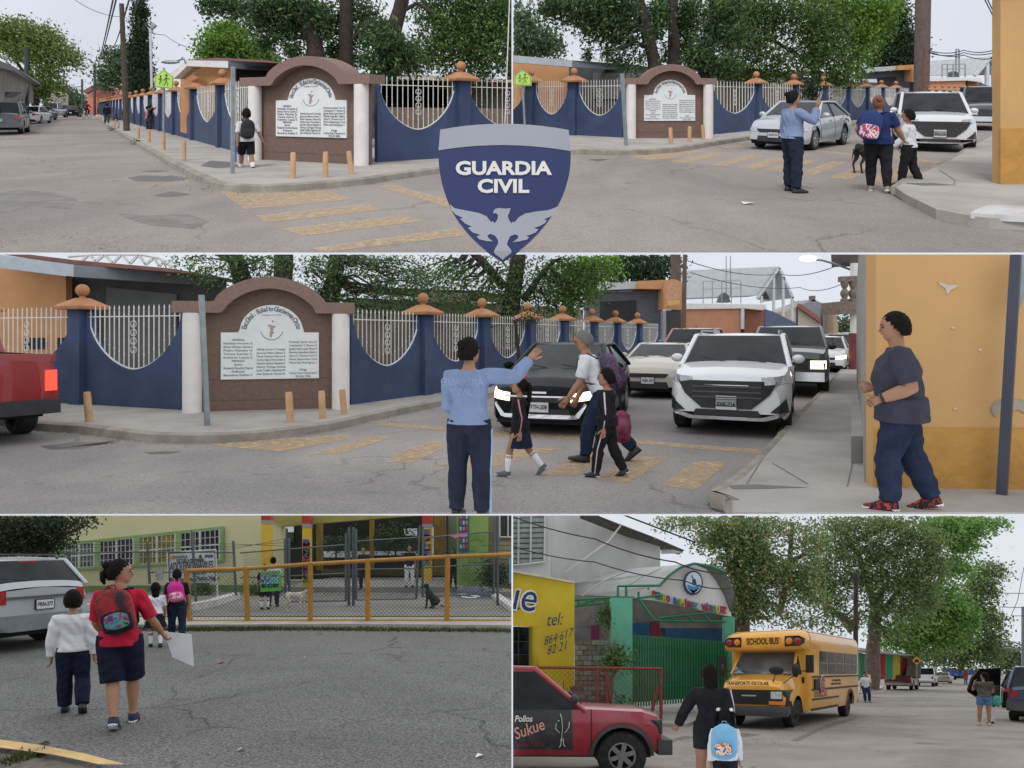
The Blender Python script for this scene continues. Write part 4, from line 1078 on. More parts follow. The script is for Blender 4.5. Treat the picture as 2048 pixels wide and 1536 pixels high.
# ================================================================== MIDDLE STREET: officer stopping traffic
mid = Place(668,1.57,(-60,2110,509,1028)); use(mid)
m1 = lambda x,y: (x/2.92,506+y/2.92)
m2 = lambda x,y: (680+x/2.92,506+y/2.92)
m3 = lambda x,y: (1340+x/2.893,506+y/2.893)
add_fill_ceiling(507,1.02)
road_m = roadmat('road_mid',lin((160,153,148)),lin((134,130,128)),.22,.35,.22)
YS = [3.5,8,14,24,45,90,200,500]
def ground(name,m,ys,w=1.25,z=0,xl=None,xr=None):
 mb = MB()
 for y in ys: mb.v += [(-(w*y+4) if xl is None else xl*y,y,z),((w*y+4) if xr is None else xr*y,y,z)]
 for i in range(len(ys)-1): mb.f.append((i*2,i*2+1,i*2+3,i*2+2))
 return struct(mb.build(name,m,fixn=False))
ground('road',road_m,YS)
# pavement round the school corner
A_kerb = [(-60,826),(40,857),(130,864),m1(480,1050),m1(700,1080),m1(880,1103),m1(1100,1110),m1(1300,1108),m1(1560,1088),m1(1750,1062),m1(1900,1040),m1(2044,1010),m2(150,985),m2(400,930),m2(650,880)]
pv = struct(slab('pavement',A_kerb+[(985,795),(1130,748),(1260,722),(1330,708),(1330,700),(900,745),(700,790),(400,800),(-60,795)],0,.13,MATS['walk']))
def kerbline(name,pts,w,z,m,parent=None,dz=.012,label=None):
 P = [Vector((*PL.g(p),0)) for p in pts]; mb = MB()
 for i,p in enumerate(P):
  d = (P[min(i+1,len(P)-1)]-P[max(i-1,0)]).normalized(); n = Vector((-d.y,d.x,0))
  if n.y > 0: n = -n
  mb.v += [tuple(p+n*w+Vector((0,0,-.02))),tuple(p+n*w*.8+Vector((0,0,z*.9))),tuple(p+Vector((0,0,z+dz))),tuple(p-n*w+Vector((0,0,z+dz))),tuple(p-n*w+Vector((0,0,-.02)))]
 for i in range(len(P)-1):
  for k in range(4): mb.f.append((i*5+k,i*5+k+1,(i+1)*5+k+1,(i+1)*5+k))
 mb.f += [(0,1,2,3,4),tuple(len(mb.v)-5+k for k in range(5))[::-1]]
 return struct(mb.build(name,m,parent,smooth=30))
kerbline('kerb',A_kerb,.07,.13,MATS['kerb'])
# the school wall
gL0,gL1 = PL.g((-60,806)),PL.g((373,833))
dl = lambda p: math.hypot(on_ray(gL0,gL1,p)[0]-gL0[0],on_ray(gL0,gL1,p)[1]-gL0[1])
school_wall('navy blue scalloped school wall left of the monument, white pickets in its bays, middle picture',gL0,gL1,[dl(-78),dl(165)],(None,dl(372)),bars=19)
gR0,gR1 = PL.g((697,822)),PL.g((1330,729))
dr = lambda p: math.hypot(on_ray(gR0,gR1,p)[0]-gR0[0],on_ray(gR0,gR1,p)[1]-gR0[1])
cols = [846,964,1056,1125,1184,1231,1275]
school_wall('long navy scalloped school wall running off behind the black sedan, middle picture',gR0,gR1,[dr(c) for c in cols],(dr(697),dr(1316)),bars=17,zt=2.0)
gF0,gF1 = PL.g((1365,704)),PL.g((1540,694))
df = lambda p: math.hypot(on_ray(gF0,gF1,p)[0]-gF0[0],on_ray(gF0,gF1,p)[1]-gF0[1])
school_wall('far stretch of navy school wall beyond the gate building, middle picture',gF0,gF1,[df(c) for c in (1372,1393,1413,1433,1452,1471,1486,1500,1513,1525)],bars=7,zt=1.9,thick=.03)
monument('brown tiled school monument with white name plaque and white pillars, middle picture',PL.g((369,838)),PL.g((699,829)))
for p,l,h,ln in ((m1(525,1030),'peach wooden bollard left of the galvanised post near the red pickup, middle picture',.62,-4),(m1(1698,1032),'peach wooden bollard standing furthest left before the brown monument, middle picture',.62,-3),(m1(1885,1010),'peach wooden bollard second before the brown monument, middle picture',.6,-2),(m1(2015,985),'leaning peach bollard beside the right white pillar, middle picture',.58,-5)):
 bollard(l,p,h,.058,ln)
o = pole('sign_post','tall bare galvanised post before the left white pillar, middle picture','post',m1(1214,1055),m1(1176,245),.05,.05,MATS['galv'],n=4)
# crossing and stop line
yp = wornpaint('paint_mid',lin((206,172,128)),.47)
for i,pts in enumerate([[m1(1210,1118),m1(1330,1135),m1(1640,1160),m1(2044,1085),m1(2044,1055),m1(1830,1075)],[m1(1790,1180),m1(2000,1172),m2(300,1078),m2(200,1070)],[m2(270,1222),m2(420,1228),m2(630,1130),m2(540,1095),m2(350,1165)],
  [m2(560,1240),m2(900,1255),m2(1290,1145),m2(1080,1140)],[m2(1185,1300),m2(1390,1300),m2(1480,1240),m2(1480,1160),m2(1410,1170)],[m2(1490,1325),m2(1690,1343),m2(1915,1198),m2(1700,1185)],[m2(1880,1360),m3(150,1372),m3(330,1215),m3(150,1205)]]):
 struct(sheet('crossing_stripe',pts,.004,yp))
struct(sheet('stop_line',[m2(190,1005),m2(1000,1072),m2(1500,1095),m3(90,1128),m3(600,1168),m3(615,1145),m3(0,1100),m2(1500,1068),m2(1000,1045),m2(260,992)],.004,yp))
for pts in ([(82,893),(150,884),(235,886),(240,880),(160,898),(100,899)],[m1(840,1165),m1(960,1158),m1(1060,1160),m1(1000,1172),m1(880,1175)]): struct(sheet('damp_patch',pts,.003,MATS['puddle']))
# right pavement with the yellow house
Rk = [m3(310,1450),m3(420,1370),m3(520,1270),m3(620,1150),m3(700,1050),m3(800,930),m3(905,810),m3(960,740),(1690,740),(1704,728)]
struct(slab('pavement',[m3(270,1475),m3(360,1525),(1700,1100),(2400,1100),(2400,760),(1735,706),(1718,708)]+Rk[::-1],0,.14,MATS['walk']))
kerbline('kerb',[m3(360,1525),m3(270,1475)]+Rk,.06,.14,MATS['kerb'])
for pts in ([m3(700,960),m3(708,960),m3(450,1420),m3(440,1420)],[m3(1150,800),m3(1156,800),m3(1030,1440),m3(1022,1440)],[m3(590,1290),m3(596,1288),m3(800,1420),m3(790,1422)]):
 struct(sheet('pavement_joint',pts,.143,M('joint_dark',lin((110,102,96)))))
struct(sheet('damp_patch',[m3(330,1430),m3(500,1425),m3(800,1445),m3(560,1452),m3(370,1455)],.143,MATS['puddle']))
struct(sheet('gutter_dirt',[m3(215,1455),m3(330,1380),m3(400,1290),m3(520,1240),m3(470,1310),m3(380,1390),m3(290,1470),m3(380,1525),m3(300,1510),m3(235,1480)],.005,M('moss',lin((84,84,70)),rough=.95,var=.4,scale=9)))
yel = M('yellow_wall',lin((202,156,96)),rough=.85,var=.06,scale=1.2,dirt=.3,dirtcol=lin((186,136,80)),bump=.25,bscale=30)
yel2 = M('yellow_stucco',lin((190,138,62)),rough=.9,var=.12,scale=3,bump=1.0,bscale=11)
# house corner: front edge at x=1757, face runs right and slightly nearer
hc = PL.g((1752,1004)); Yh = hc[1]; hr = (PL.X(2500,Yh*.97),Yh*.97)
hse = empty('yellow_house','plain yellow ochre house corner with rough plastered base behind the walking man, middle picture','house',(hc[0],hc[1],0))
far = PL.g((1713,757));
def wallbox(a,b,z0,z1,t,name,m,par,off=0):
 mb = MB(); n = Vector((-(b[1]-a[1]),b[0]-a[0],0)).normalized(); A,B_ = Vector((*a,z0)),Vector((*b,z0));
 mb.prism([A+n*off,B_+n*off,B_+n*off+Vector((0,0,z1-z0)),A+n*off+Vector((0,0,z1-z0))],n*t); return mb.build(name,m,par)
zbs = PL.z(m3(0,1010)[1],Yh)
wallbox(hc,hr,.1,5.5,.2,'wall',yel,hse); wallbox((hc[0]-.02,hc[1]-.03),(hr[0],hr[1]-.03),.1,zbs,.05,'base_course',yel2,hse)
wallbox((hc[0]+.0,hc[1]+.2),(far[0],far[1]),.1,3.2,-.2,'side_wall',M('side_grey',lin((150,146,142)),rough=.9,var=.12,scale=2),hse)
# recesses seen behind the man: grey step, pale door strip
stp = MB(); a0 = PL.g(m3(1048,1290)); stp.prism([(a0[0],a0[1],.1),(a0[0]+.42,a0[1],.1),(a0[0]+.42+2.1,a0[1]+4,.1),(a0[0]+2.1,a0[1]+4,.1)],(0,0,.34)); tag(stp.build('doorstep',MATS['concrete']),'grey concrete doorstep at the corner of the yellow house','step')
# patches on the wall
def on_wall(pts,name,m,t=.012,par=None,a=None,b=None,off=-.012):
 a,b = a or hc,b or hr; mb = MB(); P = []
 for p in pts:
  q = on_ray(a,b,p[0]); P.append((q[0],q[1]+off,PL.z(p[1],q[1]+off)))
 mb.prism(P,(0,t,0)); return mb.build(name,m,par)
pale = M('bare_plaster',lin((205,190,168)),rough=.9,var=.15,scale=8)
on_wall([m3(1545,165),m3(1600,182),m3(1665,185),m3(1640,205),m3(1620,212),m3(1600,240),m3(1590,205),m3(1560,185)],'plaster_patch',pale,par=hse)
on_wall([m3(1855,900),m3(1880,860),m3(1925,845),m3(2040,850),m3(2048,930),m3(2010,905),m3(1900,920),m3(1880,950),m3(1862,930)],'plaster_patch',M('mortar',lin((158,148,132)),rough=.9,var=.2,scale=7),par=hse)
for x,y in ((1635,432),(1645,900),(1790,560)): on_wall([m3(x-12,y),m3(x,y-8),m3(x+14,y+2),m3(x,y+8)],'plaster_patch',pale,par=hse)
pole('traffic_sign_post','dark steel sign post cut by the right edge beside the yellow wall, middle picture','post',(2001,1050),(2034,480),.055,.055,M('blue_steel',lin((66,68,84)),rough=.4,metal=.3,var=.08),Y=5.8,n=4)
mb = MB(); P = [PL.at(p,5.85) for p in (m3(2035,0),m3(2012,350),m3(2048,260),m3(2075,0))]; mb.prism(P,(0,.01,0)); tag(mb.build('traffic_sign',MATS['galv']),'edge of a pale sign panel on the dark post at the right edge','sign')
# balcony, column and lamp down the right pavement
bal = empty('balcony','old stone balcony with turned balusters jutting over the right pavement','balcony',PL.at((1722,625),26)); Yb = 26
stone = M('old_stone',lin((128,112,100)),rough=.9,var=.25,scale=6,bump=.5)
prj('balcony_slab',[m3(985,280),m3(1225,280),m3(1225,345),m3(985,352)],Yb,1.6,stone,bal)
prj('rail',[m3(992,135),m3(1225,128),m3(1225,160),m3(992,165)],Yb,.3,stone,bal)
for x in (1010,1058,1105,1152,1195):
 mb = MB(); c = PL.at(m3(x,280),Yb+.15); z1 = PL.z(m3(0,163)[1],Yb+.15); hh = z1-c[2]; mb.rings([(c[0],c[1],c[2]+hh*t,r,r) for t,r in ((0,.16),(.1,.16),(.15,.09),(.35,.17),(.5,.15),(.62,.07),(.75,.13),(.88,.15),(1,.16))],10); mb.build('baluster',stone,bal,smooth=50)
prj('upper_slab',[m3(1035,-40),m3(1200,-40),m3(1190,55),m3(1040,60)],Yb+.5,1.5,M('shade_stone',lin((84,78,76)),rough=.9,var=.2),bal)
pole('column','pale round column holding up the balcony on the right pavement','column',m3(1066,672),m3(1066,60),.17,.15,MATS['white_col'],Y=26.4)
mb = MB(); x,y,z = PL.at(m3(1066,672),26.4); mb.rings([(x,y,-.02,.21,.21),(x,y,1.6,.2,.2)],12); tag(mb.build('column_base',M('maroon',lin((120,56,50)),rough=.8)),'maroon painted foot of the balcony column','column base')
lamp = empty('street_lamp','lit street lamp on a long curved arm above the parked cars','street lamp',PL.at(m3(1048,110),27))
mb = MB(); mb.tube([PL.at(m3(*p),27) for p in ((1048,98),(950,62),(880,42),(820,36))],.045,6); mb.build('arm',MATS['galv'],lamp)
mb = MB(); c = PL.at(m3(800,32),27); mb.ball(c,(.38,.16,.14),10,6); mb.build('lamp_head',M('lamp_head_lit',(1,.98,.95),emit=1.6,var=0),lamp)
# far buildings beyond the wall
M('peach_wall',lin((196,136,100)),rough=.85,var=.08,scale=2); M('roof_white',lin((200,205,208)),rough=.5,var=.08,scale=2,metal=.2); M('grey_block',lin((96,98,106)),rough=.85,var=.15,scale=4); M('cream',lin((196,184,168)),rough=.85,var=.1)
M('dark_open',(.03,.03,.032),rough=.9); M('orange_wall',lin((206,148,96)),rough=.85,var=.08,scale=2)
gb = empty('gate_building','grey school gate building with an orange arched gable, middle picture','building',(*PL.g((1300,716)),0)); Yg = 42
prj('wall',[m2(1440,230),m2(1885,215),m2(1885,470),m2(1900,500),m2(1440,600)],Yg+1.5,1.5,MATS['grey_block'],gb)
prj('opening',[m2(1520,285),m2(1730,275),m2(1730,410),m2(1520,410)],Yg+1.4,.2,MATS['dark_open'],gb)
prj('canopy_roof',[m2(1440,180),m2(1740,165),m2(1740,208),m2(1440,220)],Yg+.8,2,M('canopy_grey',lin((184,186,186)),var=.1),gb)
prj('orange_roof',[m2(1740,163),m2(1950,155),m2(1895,200),m2(1895,330),m2(1880,330),m2(1880,210),m2(1740,208)],Yg+.4,2.0,MATS['orange_wall'],gb)
gab = [m2(1890,330),m2(1890,210)]+[m2(1947-57*math.cos(t)*1.0,210-58*math.sin(t)) for t in np.linspace(.1,math.pi-.1,12)]+[m2(2005,215),m2(1990,330)]
prj('gable',gab,Yg,.3,MATS['orange_wall'],gb)
prj('gable_face',[(p[0]*.8+.2*m2(1947,240)[0],p[1]*.8+.2*m2(1947,250)[1]) for p in gab],Yg-.05,.06,M('gable_tan',lin((206,150,112)),var=.15,scale=9),gb)
prj('gable_lettering',[m2(1915,280),m2(1985,275),m2(1985,300),m2(1915,305)],Yg-.08,.03,M('gold',lin((222,176,90)),var=.3,scale=14),gb)
prj('side_pier',[m2(1885,335),m2(1905,335),m2(1905,520),m2(1885,520)],Yg-.1,.6,M('pier_pale',lin((150,150,156))),gb)
prj('doorway',[m2(1905,335),m2(1990,335),m2(1990,520),m2(1905,520)],Yg+.1,.6,M('door_dark',lin((60,56,60))),gb)
pole('utility_pole','thick brown wooden pole rising behind the gate building, middle picture','pole',m2(1966,540),m2(1960,-20),.34,.32,M('brown_pole',lin((104,86,80)),rough=.9,var=.2),Y=43.5)
pole('utility_pole','thin rust brown pole in front of the gate gable, middle picture','pole',m2(2003,545),m2(2015,-20),.16,.12,M('rust_pole',lin((112,84,74)),rough=.9,var=.2),Y=40)
hall = empty('sports_hall','open sided hall with a big white metal gable roof, middle picture','building',(*PL.at((1470,690),75)[:2],0)); Ya = 75
prj('roof',[m3(90,100),m3(632,78),m3(510,245),m3(90,262)],Ya,3,MATS['roof_white'],hall)
prj('roof_slope',[m3(632,78),m3(712,245),m3(700,262),m3(632,120)],Ya,9,MATS['roof_white'],hall)
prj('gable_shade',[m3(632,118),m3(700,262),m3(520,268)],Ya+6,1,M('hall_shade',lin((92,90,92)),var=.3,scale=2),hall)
for x0,y0,x1,y1 in ((632,85,505,262),(632,85,712,262),(600,140,600,350),(655,140,655,385),(707,255,707,395),(530,250,530,290)):
 mb = MB(); mb.beam(PL.at(m3(x0,y0),Ya-.3),PL.at(m3(x1,y1),Ya-.3),.25); mb.build('truss',MATS['roof_white'],hall)
br = empty('orange_building','low orange building with a white flat roof and rooftop railings, middle picture','building',(*PL.at((1450,690),60)[:2],0)); Yo = 60
prj('roof_slab',[m3(90,292),m3(555,298),m3(560,332),m3(430,320),m3(90,325)],Yo,8,MATS['white_col'],br)
prj('wall',[m3(90,320),m3(410,318),m3(410,470),m3(90,470)],Yo+.3,5,MATS['peach_wall'],br)
prj('side_wall',[m3(430,325),m3(552,330),m3(552,470),m3(430,470)],Yo+1.2,5,M('deep_orange',lin((160,96,68)),var=.1),br)
prj('pillar',[m3(412,318),m3(430,318),m3(430,440),m3(412,440)],Yo,.8,MATS['roof_white'],br)
for x in (192,245,300,355,410):
 mb = MB(); mb.beam(PL.at(m3(x,165),Yo+2),PL.at(m3(x,292),Yo+2),.07); mb.build('railing_post',MATS['galv'],br)
for y in (165,210):
 mb = MB(); mb.beam(PL.at(m3(192,y),Yo+2),PL.at(m3(410,y-8),Yo+2),.05); mb.build('railing_bar',MATS['galv'],br)
prj('water_tank',[m3(285,285),m3(300,245),m3(318,228),m3(340,245),m3(352,285)],Yo+2.4,1,MATS['grey_block'],br)
for x,lb in ((325,'left thin antenna mast on the orange building'),(350,'right thin antenna mast on the orange building')): pole('antenna_mast',lb,'mast',m3(x,250),m3(x,15),.05,.04,MATS['galv'],Y=63,z0=PL.z(m3(0,250)[1],63))
bw = empty('blue_building','blue walled yard with a sloping top edge beyond the orange building','wall',(*PL.at((1580,690),58)[:2],0))
prj('wall',[m3(552,325),m3(600,340),m3(730,405),m3(730,470),m3(552,470)],58,.4,M('dull_blue',lin((86,98,124)),var=.1),bw)
h1 = empty('gabled_house','small cream gabled house with a red roof edge at the end of the street','house',(*PL.at((1600,690),80)[:2],0))
prj('wall',[m3(670,340),m3(750,302),m3(880,400),m3(880,480),m3(670,470)],80,6,MATS['cream'],h1)
mb = MB(); mb.beam(PL.at(m3(740,302),79.6),PL.at(m3(885,402),79.6),.5); mb.build('roof',M('red_roof',lin((150,92,80)),var=.2),h1)
h2 = empty('grey_house','taller grey house with a stepped roof and chimney at the end of the street','house',(*PL.at((1640,690),92)[:2],0))
prj('wall',[m3(760,300),m3(830,268),m3(945,318),m3(945,470),m3(760,470)],92,6,M('grey_house',lin((140,140,146)),var=.12),h2)
prj('chimney',[m3(818,247),m3(842,247),m3(842,280),m3(818,280)],92,.8,stone,h2)
prj('side',[m3(945,318),m3(960,340),m3(975,420),m3(975,470),m3(945,470)],90,3,M('tan',lin((176,150,120))),h2)
for x,lb in ((735,'slim dark pole before the cream gabled house'),(878,'slim dark pole before the taller grey house')): pole('utility_pole',lb,'pole',m3(x,480),m3(x,320),.12,.1,MATS['dark_metal'],Y=70)
wire('upper power line crossing above the hall, middle picture',[(1370,520,30),(1560,548,40),(1700,520,26)],.02,.3); wire('lower power line crossing above the hall, middle picture',[(1380,545,30),(1600,575,40),(1700,560,26)],.018,.3)
# school building at the left
sb = empty('school_building','orange school building with a long white roof edge behind the wall, middle picture','building',(*PL.at((150,800),19)[:2],0)); Ys = 19
prj('fascia',[m1(-200,-20),m1(0,10),m1(430,68),m1(430,138),m1(0,88),m1(-200,62)],Ys,.5,M('fascia',lin((176,184,190)),rough=.6,var=.08),sb)
prj('fascia_return',[m1(430,68),m1(1230,130),m1(1230,190),m1(430,138)],[Ys,Ys+3,Ys+3,Ys],.5,M('fascia2',lin((126,132,138)),rough=.6,var=.1),sb)
prj('roof',[m1(-200,-25),m1(0,5),m1(430,66),m1(1230,128),m1(1000,90),m1(430,40),m1(60,-5)],Ys+.6,4,M('roof_red',lin((128,84,76)),var=.2),sb)
prj('wall',[m1(-200,60),m1(0,88),m1(385,135),m1(385,330),m1(385,830),m1(-200,830)],Ys+2,.3,MATS['orange_wall'],sb)
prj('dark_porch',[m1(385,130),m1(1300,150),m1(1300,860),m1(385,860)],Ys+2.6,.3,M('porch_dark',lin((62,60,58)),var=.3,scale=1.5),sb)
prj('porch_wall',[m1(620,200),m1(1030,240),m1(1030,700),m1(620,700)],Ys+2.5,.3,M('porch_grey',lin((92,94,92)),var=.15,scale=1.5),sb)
for x in (145,335): prj('window',[m1(x,495),m1(x+120,495),m1(x+120,560),m1(x,560)],Ys+1.95,.1,MATS['dark_open'],sb)
tr = empty('roof_truss','pale steel roof truss seen above the school roof, middle picture','truss',PL.at(m1(700,60),26))
zz = [(480,45),(520,8),(560,50),(610,10),(660,60),(710,8),(760,62),(810,10),(850,68),(900,28),(930,78),(965,45),(1000,82)]
for (xa,ya),(xb,yb) in zip(zz,zz[1:]): mb = MB(); mb.beam(PL.at(m1(xa,ya),26),PL.at(m1(xb,yb),26),.09); mb.build('brace',MATS['white_iron'],tr)
mb = MB(); mb.tube([PL.at(m1(*q),26) for q in ((400,22),(560,8),(700,8),(830,10),(930,30),(1005,82))],.06,5); mb.build('chord',MATS['white_iron'],tr)
# dim interior garden wall behind the grilles at the right
gw = empty('courtyard_building','low red roofed classroom among bougainvillea behind the right grilles, middle picture','building',(*PL.at((850,760),24)[:2],0))
prj('wall',[m1(2020,260),m2(1000,300),m2(1420,330),m2(1420,560),m1(2020,900)],[22,30,38,38,22],.3,M('court_wall',lin((112,100,88)),var=.35,scale=.9),gw)
prj('roof',[m1(2020,190),m2(350,205),m2(800,220),m2(1000,250),m2(1000,290),m2(300,240),m1(2020,225)],[21,24,27,30,30,24,21],1,M('roof_rust',lin((134,74,62)),var=.25),gw)
prj('wall_light',[m2(520,225),m2(760,235),m2(760,290),m2(520,285)],[25,26,26,25],.2,M('pale_wall',lin((180,172,160)),var=.2),gw)
# trees
lb = MATS['leaf_bald']
tree('dark_conifer','dark feathery conifer with three trunks towering behind the monument, middle picture',[[(515,640,17,22),(500,590,17,19),(465,505,17,17),(450,440,17,15)],[(560,640,17.5,20),(566,560,17.5,19),(570,430,17.5,17)],[(655,650,17.5,22),(668,560,17.5,18),(690,430,17.5,16)],[(465,520,17,9),(420,500,17,5)]],
     [(450,530,16.5,110,45,1),(560,520,16.5,90,30,.7),(700,540,17,110,65,1.4),(820,560,17.5,90,70,1.2),(640,600,17.5,90,38,.7),(760,610,18,80,34,.6),(520,600,18,70,30,.4),(380,520,18,60,18,.3)],11000,.06,lb,MATS['bark'],clump=26,spread=.05,droop=.5,twigs=80,elong=2.4)
tree('broad_tree','bright green broadleaf tree leaning over the wall above the black sedan, middle picture',[[(1020,725,25,20),(1018,640,25,17),(1030,560,25,17),(1040,470,25,14)],[(1010,575,25,10),(975,535,25,9),(940,500,25,8)],[(1045,600,25,8),(1075,560,25,6),(1110,520,25,4)]],
     [(900,560,24,80,60,1),(960,610,24,75,45,.9),(1030,560,25,90,60,1),(1120,560,25,70,60,1.2),(1160,590,25,45,50,.8),(1060,620,25,60,40,.7),(1180,530,25,60,30,.9),(1022,660,19.6,14,40,.3)],10000,.095,MATS['leaf_mid'],MATS['bark'],clump=26,spread=.07,twigs=90)
tree('broad_tree','light green outer boughs of the broadleaf tree over the wall, middle picture',[[(1150,700,27,5),(1140,600,27,5),(1160,540,27,4)]],[(1150,560,26,60,55,1),(1190,530,26,55,35,1),(1120,610,26,40,40,.6)],4500,.13,MATS['leaf_spring'],MATS['bark'],clump=22,spread=.09,twigs=20)
tree('dark_evergreen','dark evergreen crown behind the gate building, middle picture',[[(1280,720,60,10),(1280,540,60,8)]],[(1270,530,60,70,35,1),(1320,540,60,30,25,.5),(1230,545,60,30,26,.4)],6000,.3,MATS['leaf_cypress'],MATS['bark'],twigs=10)
tree('bougainvillea','bougainvillea with red flowers spilling over the wall behind the second orange ball cap, middle picture',[[(1040,740,17,4),(1030,640,17,3)],[(830,760,17.5,3),(825,640,17.5,3)]],[(1062,640,19.4,22,14,.8),(820,600,21,50,14,.5),(1075,620,19.5,18,8,.4),(900,605,21,60,12,.5)],900,.07,leafmat('bougain',lin((44,70,34)),lin((74,100,48)),.3,lin((190,60,60))),MATS['bark'],cat='shrub',twigs=12)
tree('street_tree','small hazy trees at the far end of the street, middle picture',[[(1690,700,110,3),(1690,650,110,3)]],[(1690,655,110,22,20,1),(1590,630,100,14,10,.4)],1500,.5,MATS['leaf_far'],MATS['bark'],twigs=4)
grit('loose grit gathered along the school kerb, middle picture',A_kerb,900,MATS['kerb'])
grit('loose grit along the right pavement kerb, middle picture',[m3(270,1475)]+Rk,500,MATS['kerb'],.12)
# ------------------------------------------------------------------ middle street: cars and people
white = paint('white_paint',(.74,.75,.76),.12); blackp = paint('black_paint',(.008,.008,.009),.1,rough=.25,coat=0,spec=.05); beige = paint('beige_paint',lin((176,168,152)),.3); redp = paint('red_paint',lin((150,26,28)),.2); darkp = paint('graphite_paint',lin((62,66,70)),.3); silver = paint('silver_paint',lin((188,194,198)),.15,metal=.15,rough=.3)
dk = M('dark_plastic')
c = suv('white crossover with a wide black grille at the head of the queue, middle picture',front_at((1453,874),246,4.6),246,white,rim='black_alloy',rails='galv',detail=2,r=.37,W=1.86,h=1.54)
c.face('grille',dk,[(-.36,.44),(.36,.44),(.62,.66),(.72,.86),(-.72,.86),(-.62,.66)],off=.02)
for z in (.6,.68,.76): c.face('grille_bar',M('grey_plastic'),[(-.5,z),(.5,z),(.5,z+.02),(-.5,z+.02)],off=.035)
c.face('badge',M('chrome'),[(-.32,.79),(.32,.79),(.32,.8),(-.32,.8)],off=.04)
c.face('fog_recess',dk,[(.62,.4),(.88,.38),(.84,.6)],mirror=True,off=.02); c.face('skid_plate',M('alloy'),[(-.55,.27),(.55,.27),(.85,.36),(.8,.4),(.5,.32),(-.5,.32),(-.8,.4),(-.85,.36)],off=.03)
c.face('lower_grille',dk,[(-.5,.33),(.5,.33),(.45,.42),(-.45,.42)],off=.025); c.plate(0,.5,True,'EXK-714')
c = sedan('glossy black sedan with lit headlights halted at the crossing',front_at((1080,872),253,4.6),253,blackp,L=4.6,lit=True,W=1.82,h=1.37,detail=1,plate_txt='FTH-208')
c.face('grille_surround',M('chrome'),[(-.62,.3),(-.55,.28),(-.3,.28),(.3,.28),(.55,.28),(.62,.3),(.74,.5),(.7,.52),(.56,.34),(-.56,.34),(-.7,.52),(-.74,.5)],off=.03)
c.face('grille_bar',M('chrome'),[(-.55,.6),(.55,.6),(.55,.625),(-.55,.625)],off=.035)
c.face('bowtie_badge',M('chrome'),[(-.12,.66),(.12,.66),(.12,.69),(-.12,.69)],off=.04)
sedan('old beige sedan waiting behind the black sedan',front_at((1296,798),247,4.4),247,beige,L=4.4,W=1.72,h=1.29,plate_txt='XJR-33')
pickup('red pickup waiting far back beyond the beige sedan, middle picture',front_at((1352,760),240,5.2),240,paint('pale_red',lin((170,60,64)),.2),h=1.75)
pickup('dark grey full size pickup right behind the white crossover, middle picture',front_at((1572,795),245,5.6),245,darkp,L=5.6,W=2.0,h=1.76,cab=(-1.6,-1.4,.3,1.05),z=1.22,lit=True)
sedan('white sedan with lit headlights further back in the queue',front_at((1645,745),241,4.5),241,white,lit=True,detail=0)
suv('maroon car behind the white sedan deep in the queue',front_at((1686,732),241,4.4),241,paint('maroon_paint',lin((110,40,50)),.2),detail=0,h=1.55)
suv('pale grey car at the very back of the queue, middle picture',front_at((1697,708),241,4.4),241,silver,detail=0)
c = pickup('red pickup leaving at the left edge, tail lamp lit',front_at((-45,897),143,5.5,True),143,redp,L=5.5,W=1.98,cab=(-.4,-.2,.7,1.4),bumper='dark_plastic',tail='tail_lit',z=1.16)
# people
navy = cloth('navy_trousers',lin((38,42,60))); lblue = cloth('light_blue_shirt',lin((124,142,178)),.08); blk = cloth('black_cloth',lin((32,31,36))); wsock = cloth('white_sock',lin((225,225,228)),.05); wcloth = cloth('white_cloth',lin((215,216,222)),.06)
denim = cloth('denim',lin((34,46,70)),.3); hb = M('hair_black'); shoeb = M('black_shoe',(.015,.015,.016),rough=.4); swhite = M('sole_white',lin((220,218,214)),rough=.7); shoeg = M('grey_shoe',lin((92,96,104)),rough=.8)
p = Person((938,1036),(938,688),-14,'traffic officer in light blue seen from behind stretching one arm, middle picture',H=1.53,Y=5.5,female=True,fat=1.16,headyaw=-20,
 pose=dict(uaR=(.8,.75,-.08),faR=(.42,.55,.62),uaL=(-.12,.1,-1),faL=(.35,.5,-.3),palmR=(.2,1,0),curlR=.12,thL=(-.05,.03,-1),thR=(.06,.0,-1)))
p.shirt(lblue,f0=.06,sleeve=1.95,ex=.013); p.pants(navy,loose=.8,f1=.14); p.shoes(shoeb); p.hair(hb,'bun')
mb = MB(); a = p.J['pelvis'].lerp(p.J['neck'],.1); h_ = p.Hh; mb.rings([(a.x,a.y,a.z-.01*h_,.107*h_,.087*h_),(a.x,a.y,a.z+.016*h_,.106*h_,.086*h_)],20); p.put(mb,'belt',shoeb)
mb = MB(); K,N,A0 = p.J['kneeR'],p.J['ankleR'],p.J['hipR']; mb.tube([A0+Vector((.072*h_,0,0)),A0.lerp(K,.5)+Vector((.066*h_,0,0)),K+Vector((.052*h_,0,0)),N+Vector((.052*h_,0,-.01*h_))],[(.006*h_,.006*h_)]*4,6); p.put(mb,'side_stripe',M('stripe_blue',lin((150,175,215)),rough=.8))
t = text_mb('GUARDIA\nCIVIL',.085,.01,.001); c0 = p.J['pelvis'].lerp(p.J['neck'],.74); t.v = [(v[0],c0.y-.115*h_-.012,c0.z+v[1]) for v in t.v]; p.put(t,'back_lettering',M('stripe_pale',lin((170,186,210)),rough=.8),fixn=False)
RUN = dict(thL=(-.03,.45,-1),shL=(0,.1,-1),thR=(.03,-.35,-1),shR=(0,-.85,-1),footR=(0,-40),footL=(0,8),uaL=(-.15,-.25,-1),faL=(0,.15,-1),uaR=(.15,.12,-1),faR=(0,.5,-1))
p = Person((1040,954),(1030,757),82,'small schoolgirl with a red hair bow walking left before the black sedan',H=1.10,Y=7.2,hs=1.24,female=True,pose=RUN)
